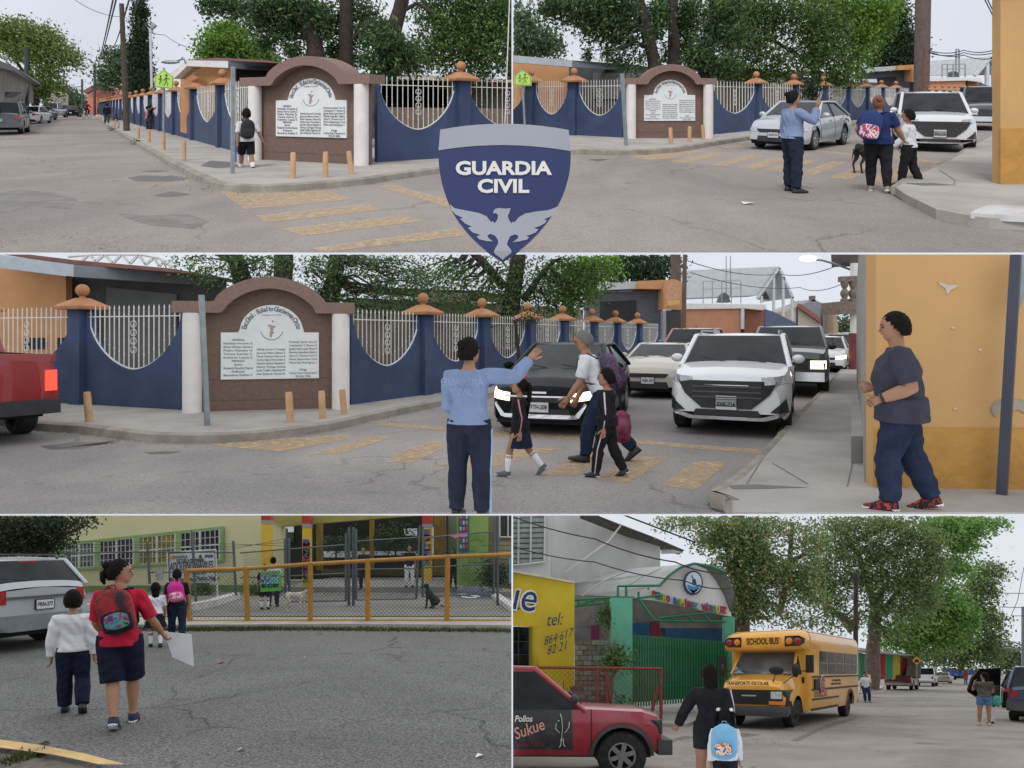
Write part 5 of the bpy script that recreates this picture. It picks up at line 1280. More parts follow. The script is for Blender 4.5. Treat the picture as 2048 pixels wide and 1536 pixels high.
p.shirt(blk,f0=-.3,sleeve=1.9,ex=.014,name='cardigan'); p.skirt(cloth('navy_skirt',lin((30,34,58))),.2,.05); p.socks(wsock,1.2); p.shoes(shoeg,swhite); p.hair(hb,'pony',ln=1.7)
q = MB(); hh = p.hh; q.ball((-.2*hh,-.3*hh,.5*hh),(.24*hh,.09*hh,.17*hh),9,6); q.ball((.2*hh,-.3*hh,.5*hh),(.24*hh,.09*hh,.17*hh),9,6); q.ball((0,-.32*hh,.5*hh),.09*hh,8,6); q.mat(p.hm @ Matrix.Rotation(R(-60),4,'Z')); p.put(q,'hair_bow',M('bow_red',lin((200,40,50)),rough=.7))
def armstripe(p,m,dx=.028,sides='LR',legs=True):
 h = p.Hh
 for sd in sides:
  g = 1 if sd == 'R' else -1; S,E,W_ = p.J['sho'+sd],p.J['elb'+sd],p.J['wri'+sd]; o = Vector((g*.046*h,0,0))
  mb = MB(); mb.tube([S+o*.9+Vector((0,0,.02*h)),S.lerp(E,.5)+o,E+o*.82,W_+o*.6],[(.008*h,.006*h)]*4,6); p.put(mb,'sleeve_stripe',m)
  if legs:
   A,K,N = p.J['hip'+sd],p.J['knee'+sd],p.J['ankle'+sd]; mb = MB(); mb.tube([A+Vector((g*.075*h,0,0)),A.lerp(K,.5)+Vector((g*.07*h,0,0)),K+Vector((g*.054*h,0,0)),N+Vector((g*.046*h,0,0))],[(.006*h,.006*h)]*4,6); p.put(mb,'leg_stripe',m)
armstripe(p,M('stripe_pink',lin((200,120,130)),rough=.8),legs=False)
p = Person((1205,918),(1195,697),78,'grey haired man in a white shirt stooping behind the tracksuit boy',H=1.6,Y=8.0,lean=22,headpitch=-18,pose=dict(RUN,uaL=(0,.25,-1),faL=(.1,.6,-.8)))
p.shirt(wcloth,f0=-.04,sleeve=.8,ex=.016); p.pants(denim,loose=1.0); p.shoes(shoeb); p.hair(M('hair_grey',(.12,.11,.105),rough=.6),'short')
p.backpack('dark purple patterned backpack on the stooping man',printmat('bag_purple',[(40,36,60),(92,80,110),(50,44,70),(120,60,80)],22),cloth('bag_plum',lin((60,48,72)),.6),w=.2,hgt=.3,dep=.14)
e = empty('backpack','pink and maroon backpack dangling low beside the tracksuit boy','backpack',PL.at((1243,868),7.7)); mb = MB(); c0 = PL.at((1243,885),7.7); mb.rings([(c0[0],c0[1],c0[2]+z,r,r*.7) for z,r in ((0,.04),(.03,.1),(.18,.12),(.32,.1),(.38,.03))],14); mb.build('bag',cloth('bag_pink',lin((130,62,84)),.6),e,smooth=180)
mb = MB(); mb.tube([(c0[0],c0[1],c0[2]+.36),(c0[0]-.03,c0[1],c0[2]+.6),(c0[0]-.1,c0[1]+.05,c0[2]+.82)],.015,6); mb.build('strap',blk,e)
p = Person((1214,955),(1212,742),72,'boy in a dark striped tracksuit crossing beside the stooping man',H=1.19,Y=7.15,hs=1.18,pose=dict(thL=(-.04,.3,-1),shL=(0,.12,-1),thR=(.04,-.2,-1),shR=(0,-.5,-1),footR=(0,-25),uaL=(-.12,-.1,-1),faL=(0,.15,-1),uaR=(.12,.0,-1),faR=(0,.2,-1)))
p.shirt(blk,f0=-.1,sleeve=1.95,ex=.018,name='jacket'); p.pants(blk,loose=1.1); p.shoes(shoeb,swhite); p.hair(hb,'short'); armstripe(p,M('stripe_white',lin((214,196,200)),rough=.8));
p = Person((1802,1014),(1790,627),62,'stocky man in a dark polo and jeans walking past the yellow house',H=1.61,Y=5.33,dz=.13,fat=1.5,lean=3,headpitch=-6,
 pose=dict(thL=(-.03,.26,-1),shL=(0,-.05,-1),thR=(.03,-.22,-1),shR=(0,-.42,-1),footR=(0,-14),uaL=(-.12,-.32,-1),faL=(.05,1,-.45),uaR=(.15,-.25,-1),faR=(-.1,1,-.15),curlL=1.3,curlR=1.3))
p.shirt(cloth('charcoal_polo',lin((62,62,74)),.12),f0=-.2,sleeve=.85,ex=.012,name='polo_shirt'); p.pants(denim,loose=.9,ex=.009); p.shoes(printmat('red_trainer',[(24,22,26),(150,36,40),(24,22,26),(190,60,56)],11),swhite); p.hair(hb,'short')
for sd in 'L':
 a,b = p.J['elb'+sd],p.J['wri'+sd]; mb = MB(); mb.tube([a.lerp(b,.88),a.lerp(b,.97)],.026*p.Hh,12); o = p.put(mb,'wristwatch',shoeb)
p = Person((1722,734),(1722,678),0,'distant pedestrian in dark clothes walking down the right pavement, middle picture',Y=28.5,H=1.7,pose=WALK); p.shirt(blk,sleeve=1.9); p.pants(cloth('dark_blue_cloth',lin((48,54,80)))); p.shoes(shoeb); p.hair(hb)
# ================================================================== UPPER LEFT STREET: corner of the school wall and the long road
upl = Place(213,1.45,(-60,1023,-60,505)); use(upl)
t1 = lambda x,y: (x/3.035,y/3.035)
t2 = lambda x,y: (400+x/3.035,y/3.035)
road_t = roadmat('road_top',lin((158,148,141)),lin((138,131,126)),.2,.35,.3,(1,.6,1))
ground('road',road_t,[6.4,9,14,24,45,90,200,700])
Kt = [(186,226),(190,233),t1(650,765),t1(770,840),t1(860,895),t1(960,955),t1(1050,1010),t1(1130,1050),t1(1190,1085),t1(1290,1130),t2(60,1135),t2(140,1155),t2(250,1165),t2(400,1167),t2(600,1155),t2(800,1140),t2(1000,1120),t2(1200,1085),t2(1450,1052),t2(1950,1020)]
struct(slab('pavement',Kt[::-1]+[(200,226),(300,253),(440,297),(1100,310)],0,.12,MATS['walk']))
kerbline('kerb',Kt[2:],.08,.12,MATS['kerb'])
struct(sheet('damp_patch',[t2(0,1040),t2(60,1005),t2(200,1015),t2(240,1045),t2(100,1055)],.123,MATS['puddle']))
yt = wornpaint('paint_top',lin((208,178,140)),.47,11)
for pts in ([t2(90,1150),t2(200,1170),t2(400,1172),t2(780,1160),t2(925,1210),t2(600,1245),t2(270,1270)],[t2(340,1310),t2(400,1355),t2(1100,1275),t2(1020,1240)],[t2(500,1390),t2(620,1435),t2(1350,1345),t2(1230,1310)],[t2(680,1510),t2(740,1536),t2(1620,1430),t2(1560,1385)]): struct(sheet('crossing_stripe',pts,.004,yt))
struct(sheet('stop_line',[t2(1085,1132),t2(1180,1125),t2(1600,1240),t2(1600,1290)],.004,yt))
for pts in ([t1(775,1080),t1(850,1065),t1(1050,1068),t1(1150,1080),t1(1110,1095),t1(1000,1102),t1(830,1100)],[t1(940,1185),t1(1040,1162),t1(1155,1180),t1(1080,1192),t1(1000,1196)],[t1(860,1040),t1(930,1034),t1(1030,1040),t1(940,1046)]): struct(sheet('damp_patch',pts,.003,MATS['puddle']))
wl0,wl1 = PL.g((505,319.6)),PL.g((150,215.6))
D = lambda a,b,p: math.hypot(on_ray(a,b,p)[0]-a[0],on_ray(a,b,p)[1]-a[1])
c0 = D(wl0,wl1,445); sp = (D(wl0,wl1,324)-c0)/3
school_wall('navy scalloped school wall with orange ball caps receding down the long road, upper left picture',wl0,wl1,[c0+sp*i for i in range(12)],(0,None),bars=16,zt=2.12,thick=.016)
far_c = [c0+sp*(i+11.08) for i in range(14)]
school_wall('far end of the navy school wall near the pink house, upper left picture',wl0,wl1,far_c,bars=5,zt=2.12,thick=.04)
wr0,wr1 = PL.g((752,334)),PL.g((1100,311))
school_wall('navy scalloped school wall right of the monument, upper left picture',wr0,wr1,[D(wr0,wr1,922),D(wr0,wr1,1095)],(0,None),bars=15,zt=2.1)
monument('brown tiled school monument with white name plaque and white pillars, upper left picture',PL.g((507,328)),PL.g((745,341)))
pole('sign_post','bare galvanised post beside the boy with the black backpack','post',(465,359),(466,133),.045,.045,MATS['galv'],n=4)
for p,h,l,ln in ((t1(1117,1005),.62,'peach bollard nearest the kerb bend left of the galvanised post',0),(t1(905,886),.6,'peach bollard just left of the crossing sign post',0),(t1(838,858),.58,'peach bollard by the weed tuft at the kerb',3),(t1(752,808),.5,'small peach bollard left beside the wooden pole foot',0),(t1(720,792),.5,'small peach bollard second left of the wooden pole',0),(t1(696,780),.5,'small peach bollard third left of the wooden pole',0),(t1(632,752),.55,'small peach bollard near the standing man in black',0),(t1(612,740),.55,'small peach bollard just beyond the standing man in black',0),(t1(597,730),.55,'farthest peach bollard along the long kerb',0),
      (t2(565,1120),.6,'peach bollard furthest left of three before the monument, upper left picture',0),(t2(762,1115),.6,'peach bollard in the middle of three before the monument, upper left picture',0),(t2(925,1095),.58,'leaning peach bollard by the right white pillar, upper left picture',-7)): bollard(l,p,h,.05,ln,group=None)
# school crossing sign
def crossing_sign(label,base,post_top,pent,Y=None):
 X,Y = PL.g(base) if Y is None else (PL.X(base[0],Y),Y); e = empty('crossing_sign',label,'road sign',(X,Y,0))
 mb = MB(); mb.tube([(X,Y,-.05),PL.at(post_top,Y)],.035,6); mb.build('post',MATS['galv'],e)
 b = MB(); b.rings([(X,Y,-.02,.055,.055),(X,Y,.62,.055,.055)],10); b.build('post_sleeve',MATS['bollard_paint'],e)
 P = [Vector(PL.at(p,Y-.05)) for p in pent]; c = sum(P,Vector())/5
 mb = MB(); mb.prism(P,(0,.012,0)); bd = mb.build('sign_panel',M('lime',lin((178,222,90)),rough=.4,var=.04),e)
 mb = MB(); mb.prism([c+(p-c)*.93+Vector((0,-.004,0)) for p in P],(0,.003,0)); mb.build('black_border',M('ink'),e)
 mb = MB(); mb.prism([c+(p-c)*.88+Vector((0,-.008,0)) for p in P],(0,.003,0)); mb.build('sign_face',MATS['lime'],e)
 w = max(p.x for p in P)-min(p.x for p in P); fig = MB(); o = c+Vector((0,-.012,-w*.02))
 for dx,k,m_ in ((-.17,.85,1),(.13,1.05,-1)):
  Q = lambda x,z: o+Vector(((dx+x*k*m_)*w,0,z*k*w))
  fig.ball(Q(0,.24),(.055*w*k,.004,.06*w*k),10,6); fig.tube([Q(0,.17),Q(.01,.05),Q(0,-.05)],[(.045*w*k,.003),(.06*w*k,.003),(.06*w*k,.003)],6)
  for a in ([(0,-.04),(-.07,-.14),(-.05,-.28)],[(0,-.04),(.06,-.15),(.13,-.26)],[(0,.14),(-.1,.06),(-.16,.1)],[(0,.14),(.09,.06),(.13,-.03)]): fig.tube([Q(*q) for q in a],[(.028*w*k,.003)]*3,6)
 fig.build('pupil_figures',M('ink'),e)
 return e
crossing_sign('lime green school crossing sign before the navy wall, upper left picture',(327,308),t1(995,412),[t1(995,420),t1(1055,468),t1(1052,541),t1(937,530),t1(940,464)])
# poles and lamps
pole('utility_pole','tall weathered wooden utility pole at the kerb of the long road','pole',t1(770,808),t1(738,22),.16,.12,MATS['wood_pole'])
pole('utility_pole','dark utility pole beside the leafy tree at the left houses','pole',t1(163,650),t1(160,290),.22,.18,MATS['dark_metal'],Y=62)
pole('utility_pole','dark utility pole in front of the pink house','pole',t1(575,690),t1(575,390),.2,.16,MATS['dark_metal'],Y=100)
pole('utility_pole','greenish distant utility pole left of the pink house','pole',t1(498,640),t1(498,480),.22,.2,M('green_pole',lin((70,84,76)),var=.1),Y=130)
lp = empty('floodlight_pole','tall pale floodlight pole right of the slim cypress','street lamp',PL.at(t1(922,560),50));
mb = MB(); mb.tube([PL.at(t1(922,570),50),PL.at(t1(912,172),50)],.09,6); mb.build('mast',MATS['roof_white'],lp)
mb = MB(); mb.beam(PL.at(t1(905,178),50),PL.at(t1(935,168),50),.12); mb.beam(PL.at(t1(925,165),50),PL.at(t1(940,148),50),.3); mb.build('floodlight',MATS['galv'],lp)
sl = empty('street_lamp','grey street lamp reaching out over the school roof, upper left picture','street lamp',PL.at(t1(1125,380),26))
mb = MB(); mb.tube([PL.at(t1(*q),26) for q in ((1128,382),(1115,356),(1090,364),(1055,378))],.04,6); mb.build('arm',MATS['galv'],sl); mb = MB(); mb.ball(PL.at(t1(1035,377),26),(.4,.14,.08),10,6); mb.build('lamp_head',MATS['galv'],sl)
for i,(p0,p1,lb) in enumerate((((232,0,24),(195,135,110),'steep left power line running to the far poles'),((226,0,24),(192,140,110),'steep second power line beside the leftmost one'),((258,0,22),(224,95,70),'power line passing just right of the wooden pole top'),((276,0,22),(252,40,40),'short power line at the top right of the wooden pole'))): wire(lb,[p0,p1],.03,.4)
wire('thin cable slanting down over the school roof, upper left picture',[(150,0,30),(250,34,30),(330,70,30),(410,98,28)],.012,.2)
wire('low cable crossing the end of the long road',[(130,172,120),(165,172,130)],.07,.2)
# buildings
sb = empty('school_building','orange school building under a wide white roof edge, upper left picture','building',(*PL.at((440,230),24)[:2],0)); Y0 = 26
prj('fascia',[t1(1130,365),t1(1385,370),t1(1385,412),t1(1135,400)],Y0,.5,MATS['white_col'],sb)
prj('gable_fascia',[t1(1030,448),t1(1130,366),t1(1135,400),t1(1075,460),t1(1050,478)],Y0,.5,MATS['white_col'],sb)
prj('fascia_return',[t1(1385,370),t2(480,385),t2(700,395),t2(700,440),t2(440,430),t1(1385,412)],[Y0,Y0+3,Y0+4,Y0+4,Y0+3,Y0],.5,MATS['fascia2'],sb)
prj('soffit',[t1(1060,470),t1(1135,400),t1(1200,405),t1(1100,480)],Y0+.6,.3,M('soffit',lin((176,150,130))),sb)
prj('wall',[t1(1095,480),t1(1200,404),t1(1415,415),t1(1415,900),t1(1095,800)],Y0+1.2,.3,MATS['orange_wall'],sb)
prj('roof',[t1(1130,363),t1(1385,368),t2(480,383),t2(400,365),t2(100,350)],Y0+.8,4,MATS['roof_red'],sb)
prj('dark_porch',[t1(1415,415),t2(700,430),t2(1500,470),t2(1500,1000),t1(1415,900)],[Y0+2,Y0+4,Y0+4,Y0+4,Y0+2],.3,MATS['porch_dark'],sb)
cb = empty('courtyard_building','low rust roofed classroom behind the right grilles, upper left picture','building',(*PL.at((850,230),28)[:2],0))
prj('wall',[t2(1080,470),t2(1900,490),t2(1900,860),t2(1080,900)],30,.3,M('court_dark',lin((84,80,72)),var=.4,scale=.8),cb); prj('eave',[t2(1080,440),t2(1500,462),t2(1900,480),t2(1900,500),t2(1080,478)],29,1,MATS['pale_wall'],cb)
prj('low_wall',[t2(1080,650),t2(1900,660),t2(1900,860),t2(1080,860)],29.5,.3,M('court_brown',lin((112,92,78)),var=.3,scale=1.5),cb)
lh = empty('old_house','long low grey plaster house with a sloping eave at the left edge','house',(*PL.at((30,230),60)[:2],0))
M('grey_plaster',lin((150,144,138)),rough=.9,var=.2,scale=.6,dirt=.6,dirtcol=lin((110,104,98)))
prj('wall',[t1(-260,360),t1(0,412),t1(185,505),t1(190,625),t1(120,640),t1(0,690),t1(-260,760)],[30,44,66,66,60,44,30],.3,MATS['grey_plaster'],lh)
prj('eave',[t1(-260,300),t1(0,396),t1(185,495),t1(200,520),t1(185,515),t1(0,424),t1(-260,370)],[30,44,66,66,66,44,30],1.2,M('old_roof',lin((122,122,126)),var=.2),lh)
prj('roof',[t1(-260,290),t1(0,392),t1(185,492),t1(130,470),t1(0,410)],[31,45,67,69,49],1,MATS['old_roof'],lh)
for i,x in enumerate((98,122,146)): prj('window',[t1(x-8,545+i*10),t1(x+6,550+i*10),t1(x+6,622),t1(x-8,628)],55+i*3.6,.2,MATS['dark_open'],lh)
prj('awning',[t1(0,560),t1(70,556),t1(40,580),t1(0,592)],45,1,MATS['old_roof'],lh)
ph = empty('pink_house','salmon pink gabled house at the end of the long road','house',(*PL.at((195,225),110)[:2],0))
prj('wall',[t1(525,560),t1(605,512),t1(688,568),t1(700,700),t1(540,690)],112,6,M('pink_wall',lin((196,124,112)),var=.1,scale=.5),ph)
prj('orange_wall',[t1(540,590),t1(590,588),t1(590,690),t1(540,680)],111,.5,M('salmon',lin((214,110,76)),var=.1),ph); prj('window',[t1(600,600),t1(640,600),t1(640,635),t1(600,635)],111.5,.3,MATS['white_col'],ph)
prj('roof',[t1(640,532),t1(800,535),t1(800,580),t1(690,572)],116,6,M('clay_roof',lin((170,104,84)),var=.2),ph); mb = MB(); mb.beam(PL.at(t1(520,560),111),PL.at(t1(606,512),111),.7); mb.beam(PL.at(t1(606,512),111),PL.at(t1(692,570),111),.7); mb.build('roof_edge',M('roof_rust'),ph)
sh = empty('small_house','tiny cream house under the trees beyond the parked cars','house',(*PL.at((97,225),120)[:2],0)); prj('wall',[t1(270,570),t1(295,556),t1(325,572),t1(325,640),t1(270,640)],120,4,MATS['cream'],sh)
ss = empty('shop_row','low white shopfronts beyond the pink house','building',(*PL.at((165,225),150)[:2],0)); prj('wall',[t1(485,600),t1(535,590),t1(535,680),t1(485,670)],150,4,MATS['cream'],ss)
# vehicles
bluep = paint('blue_paint',lin((46,66,120)),.2); dgrey = paint('dgrey_paint',lin((90,94,100)),.25)
suv('dark grey SUV cut by the left edge, parked on the long road',front_at((-2,270),121,4.6,True),121,dgrey,detail=1,r=.36)
sedan('white sedan parked behind the dark grey SUV, upper left picture',front_at((50,248),111,4.5,True),111,white,plate_txt='RTX-41')
sedan('blue car parked between the white sedan and the silver pickup',front_at((68,241),108,4.5,True),108,bluep,detail=0)
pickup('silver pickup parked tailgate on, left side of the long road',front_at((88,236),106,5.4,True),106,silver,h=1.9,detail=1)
suv('dark SUV parked beyond the silver pickup',front_at((109,231),104,4.6,True),104,darkp,detail=0); sedan('dark red car farthest in the parked row',front_at((120,228),103,4.5,True),103,paint('maroon_paint',(0,0,0)),detail=0)
sedan('black sedan driving away down the long road, tail lamps on',front_at((141,234.5),118,4.5,True),118,blackp,h=1.5,W=1.85)
# bicycle and rider
Xb,Yb_ = PL.g(t1(527,718)); bk = empty('bicycle','bicycle ridden away down the long road','bicycle',(Xb,Yb_,0))
for dy in (-.5,.5):
 mb = MB(); mb.tube([(Xb,Yb_+dy+.33*math.cos(t),.34+.33*math.sin(t)) for t in np.linspace(0,2*math.pi,20)],.025,5); mb.build('wheel',M('rubber'),bk)
mb = MB();
for a,b in (((0,-.5,.34),(0,-.15,.85)),((0,-.15,.85),(0,.4,.85)),((0,-.15,.85),(0,0,.3)),((0,0,.3),(0,.4,.85)),((0,.4,.95),(0,.5,.34)),((-.28,.4,.98),(.28,.4,.98)),((0,-.15,.85),(0,-.18,.98))): mb.tube([(Xb+a[0],Yb_+a[1],a[2]),(Xb+b[0],Yb_+b[1],b[2])],.022,5)
mb.build('frame',M('ink'),bk)
p = Person((0,0),(0,0),0,'cyclist in a dark red top riding away down the long road',Y=Yb_-.15,H=1.7,dz=.35,pose=dict(thL=(-.1,.6,-.8),shL=(0,-.3,-1),thR=(.1,.9,-.5),shR=(0,-.3,-1),uaL=(-.2,.6,-.8),faL=(0,.7,-.3),uaR=(.2,.6,-.8),faR=(0,.7,-.3)),lean=12);
dx = Xb-p.pos[0]
for o in [p.root]: o.location.x += dx
p.pos = (Xb,p.pos[1],p.pos[2]); p.root['o'] = tuple(p.root.location)
p.shirt(cloth('dark_red',lin((110,40,44))),sleeve=1.5); p.pants(blk); p.shoes(shoeb); p.hair(hb)
# people
STAND = dict(thL=(-.06,.02,-1),thR=(.08,.02,-1));
p = Person((493,345),(493,217),30,'boy in white shirt and black shorts walking past the white pillar, black backpack',H=1.42,hs=1.15,pose=dict(WALK,footR=(0,-30),uaR=(.45,-.1,-1),faR=(.5,.2,-1)))
p.shirt(wcloth,f0=-.05,sleeve=.9); p.pants(blk,t1=.9,loose=2.2,name='shorts'); p.shoes(shoeb,swhite); p.socks(wsock,1.6); p.hair(hb)
p.backpack('black school backpack on the boy by the white pillar',M('bag_black',(.012,.012,.014),rough=.8),w=.22,hgt=.32,dep=.13)
a = p.J['wriL']; mb = MB(); mb.box(a.x-.05,a.x-.03,a.y-.1,a.y+.1,a.z-.4,a.z-.06); o = MB(); o.join(mb,p.F); tag(o.build('folder',M('folder_blue',lin((40,70,170)),rough=.4)),'bright blue folder in the hand of the boy by the white pillar','folder')
for px,fy,ty,yaw,lb,tc,bc,sl in ((895,796,645,-60,'woman in a pink top pressed against the navy wall','pinkc','dn',.8),(912,797,636,-50,'woman in black beside the one in pink at the navy wall','bk','dg',.8),(648,755,628,10,'man in black and teal trousers standing at the kerb','bk','tl',1.8),(786,745,650,0,'pupil in dark uniform just right of the wooden pole','nv','nv',1.5),(757,742,655,20,'pupil half hidden left of the wooden pole','nv','nv',1.5)):
 p = Person(t1(px,fy),t1(px,ty),yaw,lb,pose=STAND if px != 912 else dict(uaR=(.4,.6,.4),faR=(.1,.6,.8)),female='woman' in lb)
 cm = {'pinkc': cloth('pink_cloth',lin((200,130,140))),'bk': blk,'dn': denim,'dg': cloth('dark_grey',lin((58,58,62))),'tl': cloth('teal_cloth',lin((54,78,84))),'nv': cloth('navy_skirt',(0,0,0))}
 p.shirt(cm[tc],sleeve=sl,f0=-.1); p.pants(cm[bc],loose=.8); p.shoes(shoeb); p.hair(hb)
p = Person(t1(716,748),t1(716,690),60,'child in navy crouching on the pavement left of the wooden pole',H=1.15,hs=1.2,lean=45,pose=dict(thL=(-.1,1,-.1),shL=(0,-.5,-1),thR=(.1,1,-.1),shR=(0,-.5,-1),uaL=(0,.6,-1),faL=(0,.4,-1),uaR=(0,.6,-1),faR=(0,.4,-1)))
p.shirt(cloth('navy_skirt',(0,0,0)),sleeve=1.8); p.shoes(shoeb,swhite); p.socks(wsock,1.1); p.hair(hb)
# plants and trees
tree('kerb_weeds','weeds growing at the kerb by the small bollards',[[(*t1(835,880),PL.g(t1(835,880))[1],1),(*t1(835,862),PL.g(t1(835,880))[1],.6)]],[(*t1(835,866),PL.g(t1(835,880))[1],3,4),(*t1(690,792),PL.g(t1(690,795))[1],8,3)],300,.06,MATS['leaf_mid'],MATS['bark'],cat='weeds',twigs=0)
tree('flower_bush','small yellow flowering bush at the foot of the far wall',[[(*t1(670,748),62,1),(*t1(670,730),62,.6)]],[(*t1(672,732),62,4,5)],250,.14,leafmat('yellow_flower',lin((90,110,50)),lin((170,160,70)),.3),MATS['bark'],cat='shrub',twigs=0)
tree('leafy_tree','spreading light green tree above the left houses, upper left picture',[[(*t1(215,640),70,7),(*t1(205,560),70,6),(*t1(180,440),70,4),(*t1(150,300),70,2.5)],[(*t1(205,560),70,4),(*t1(280,430),70,3),(*t1(350,330),70,2)],[(*t1(190,500),70,3.5),(*t1(80,350),70,2.5),(*t1(20,280),70,2)]],
     [(*t1(110,190),70,32,26),(*t1(30,230),70,28,26),(*t1(250,230),70,34,22),(*t1(330,290),70,34,20),(*t1(430,350),70,28,15),(*t1(200,330),70,36,20),(*t1(90,320),70,30,18,.8),(*t1(290,420),70,30,20,.8),(*t1(240,540),70,22,26,1.3),(*t1(330,520),70,18,16)],14000,.26,leafmat('leaf_pecan',lin((88,112,48)),lin((150,170,92)),.45),MATS['bark'],clump=16,spread=.1,twigs=130)
tree('distant_tree','dark green trees closing the far end of the long road',[[(*t1(450,640),140,3),(*t1(450,600),140,2)],[(*t1(360,640),130,3),(*t1(350,580),130,2)]],[(*t1(455,600),140,18,13,1.5),(*t1(350,580),130,16,22),(*t1(380,610),130,14,12),(*t1(415,630),140,20,8)],4500,.45,MATS['leaf_far'],MATS['bark'],twigs=10)
tree('leafy_tree','round green tree behind the wooden pole beside the cypress',[[(*t1(760,600),80,5),(*t1(755,470),80,4),(*t1(720,380),80,2)],[(*t1(755,480),80,3),(*t1(650,490),80,2),(*t1(610,490),80,1)]],[(*t1(700,360),80,24,16),(*t1(780,320),80,16,14),(*t1(730,430),80,34,14),(*t1(650,440),80,16,8),(*t1(640,500),80,22,7),(*t1(860,470),80,16,34),(*t1(740,510),80,30,10)],6000,.3,leafmat('leaf_sage',lin((64,92,64)),lin((118,148,100)),.35),MATS['bark'],clump=18,spread=.1,twigs=50)
tree('cypress','tall slim dark cypress rising beside the floodlight pole',[[(*t1(855,580),55,4),(*t1(852,300),55,3),(*t1(852,30),55,1)]],[(281,-20,55,5,22),(281,25,55,7,22),(280,60,55,9,22),(280,95,55,12,24),(280,130,55,13.5,24),(281,160,55,15,20),(282,182,55,14,12)],13000,.17,MATS['leaf_cypress'],MATS['bark'],clump=20,spread=.16,twigs=0,elong=2)
tree('leafy_tree','bright spring green round tree behind the school roof, upper left picture',[[(*t2(200,420),45,5),(*t2(200,300),45,4),(*t2(210,220),45,2)]],[(*t2(150,220),45,24,20),(*t2(230,190),45,20,16),(*t2(220,280),45,44,20),(*t2(110,300),45,34,18),(*t2(330,320),45,28,16),(*t2(70,350),45,26,10),(*t2(400,350),45,14,10)],9000,.2,MATS['leaf_spring'],MATS['bark'],clump=22,spread=.12,twigs=40)
tree('small_cypress','tiny dark cypress tip left of the monument arch',[[(*t2(462,400),60,1),(*t2(462,360),60,.5)]],[(*t2(462,372),60,3,8)],250,.2,MATS['leaf_cypress'],MATS['bark'],twigs=0)
bk_ = MATS['bark']; lb = MATS['leaf_bald']; Yc = 21
tree('dark_conifer','dark feathery conifer with drooping sprays above the brown monument, upper left picture',[[(*t2(715,420),Yc,17),(*t2(700,300),Yc,16),(*t2(660,130),Yc,15),(*t2(630,-40),Yc,13)],[(*t2(650,225),Yc,6),(*t2(550,222),Yc,5),(*t2(465,235),Yc,3)],[(*t2(640,130),Yc,5),(*t2(500,130),Yc,3.5),(*t2(400,140),Yc,2)],[(*t2(640,40),Yc,5),(*t2(480,20),Yc,3.5),(*t2(360,60),Yc,2)]],
     [(*t2(560,60),Yc,70,22,1.3),(*t2(420,60),Yc,50,20,.8),(*t2(350,120),Yc,30,16,.6),(*t2(500,160),Yc,46,18,.7),(*t2(450,250),Yc,40,12,.5),(*t2(560,310),Yc,34,12,.5),(*t2(180,20),Yc-2,46,14,.8),(*t2(60,30),Yc-2,26,16,.5),(*t2(700,180),Yc,24,40,.5)],11000,.085,lb,bk_,clump=24,spread=.055,droop=.5,elong=2.6,twigs=90)
tree('dark_conifer','straight dark middle conifer trunk with sparse green sprays, upper left picture',[[(*t2(885,440),Yc+.5,15),(*t2(882,200),Yc+.5,14),(*t2(885,-40),Yc+.5,13)],[(*t2(900,260),Yc+.5,4),(*t2(980,180),Yc+.5,3),(*t2(1060,150),Yc+.5,2)]],
     [(*t2(790,120),Yc+1,30,36,.8),(*t2(800,300),Yc+1,28,24,.6),(*t2(970,80),Yc+1,40,30,.6),(*t2(980,230),Yc+1,34,26,.6),(*t2(940,350),Yc+1,30,18,.5)],4600,.085,lb,bk_,clump=24,spread=.07,droop=.5,elong=2.6,twigs=40)
tree('dark_conifer','dark conifer with a leaning right trunk behind the monument, upper left picture',[[(*t2(1130,480),Yc-.5,20),(*t2(1165,250),Yc-.5,17),(*t2(1235,-40),Yc-.5,14)],[(*t2(1240,60),Yc-.5,5),(*t2(1320,20),Yc-.5,4),(*t2(1420,80),Yc-.5,3)]],
     [(*t2(1120,280),Yc-1,36,34,1),(*t2(1230,330),Yc-1,46,30,1),(*t2(1080,180),Yc-1,24,30,.5),(*t2(1050,380),Yc-1,36,20,.7),(*t2(1180,420),Yc-1,34,10,.5)],5500,.085,lb,bk_,clump=24,spread=.08,droop=.6,elong=2.6,twigs=50)
tree('broad_tree','dense dark broadleaf tree filling the top right of the upper left picture',[[(*t2(1900,480),24,14),(*t2(1880,200),24,12),(*t2(1890,-40),24,10)],[(*t2(1880,200),24,6),(*t2(1700,195),24,5),(*t2(1500,150),24,3)],[(*t2(1350,0),24,4),(*t2(1400,100),24,3),(*t2(1480,220),24,2)]],
     [(*t2(1400,60),23,46,34,.7),(*t2(1560,40),23,56,34,1),(*t2(1750,60),23,60,36,1.1),(*t2(1880,120),23,40,40,.8),(*t2(1500,200),23,56,30,1),(*t2(1700,220),23,60,34,1.2),(*t2(1400,300),23,46,26,.9),(*t2(1560,340),23,60,26,1.2),(*t2(1780,360),23,60,26,1.2),(*t2(1420,400),23,40,12,.7)],19000,.1,leafmat('leaf_mid2',lin((42,68,42)),lin((106,142,70)),.45,lin((146,176,92))),bk_,clump=26,spread=.09,twigs=150)
tree('bougainvillea','red flowering bougainvillea above the right grille, upper left picture',[[(*t2(1600,700),25,2),(*t2(1600,470),25,1.5)]],[(*t2(1640,480),24.5,46,8,1),(*t2(1540,440),24.5,16,8,.5)],900,.1,MATS['bougain'],bk_,cat='shrub',twigs=10)
grit('loose grit along the kerb of the corner, upper left picture',Kt[2:],1400,MATS['kerb'],.2)
grit('scattered gravel on the near road, upper left picture',[(20,440),(200,470),(400,490)],500,MATS['kerb'],1.2,.02)
tarm = M('tar_patch',lin((128,122,118)),rough=.95,var=.2,scale=4)
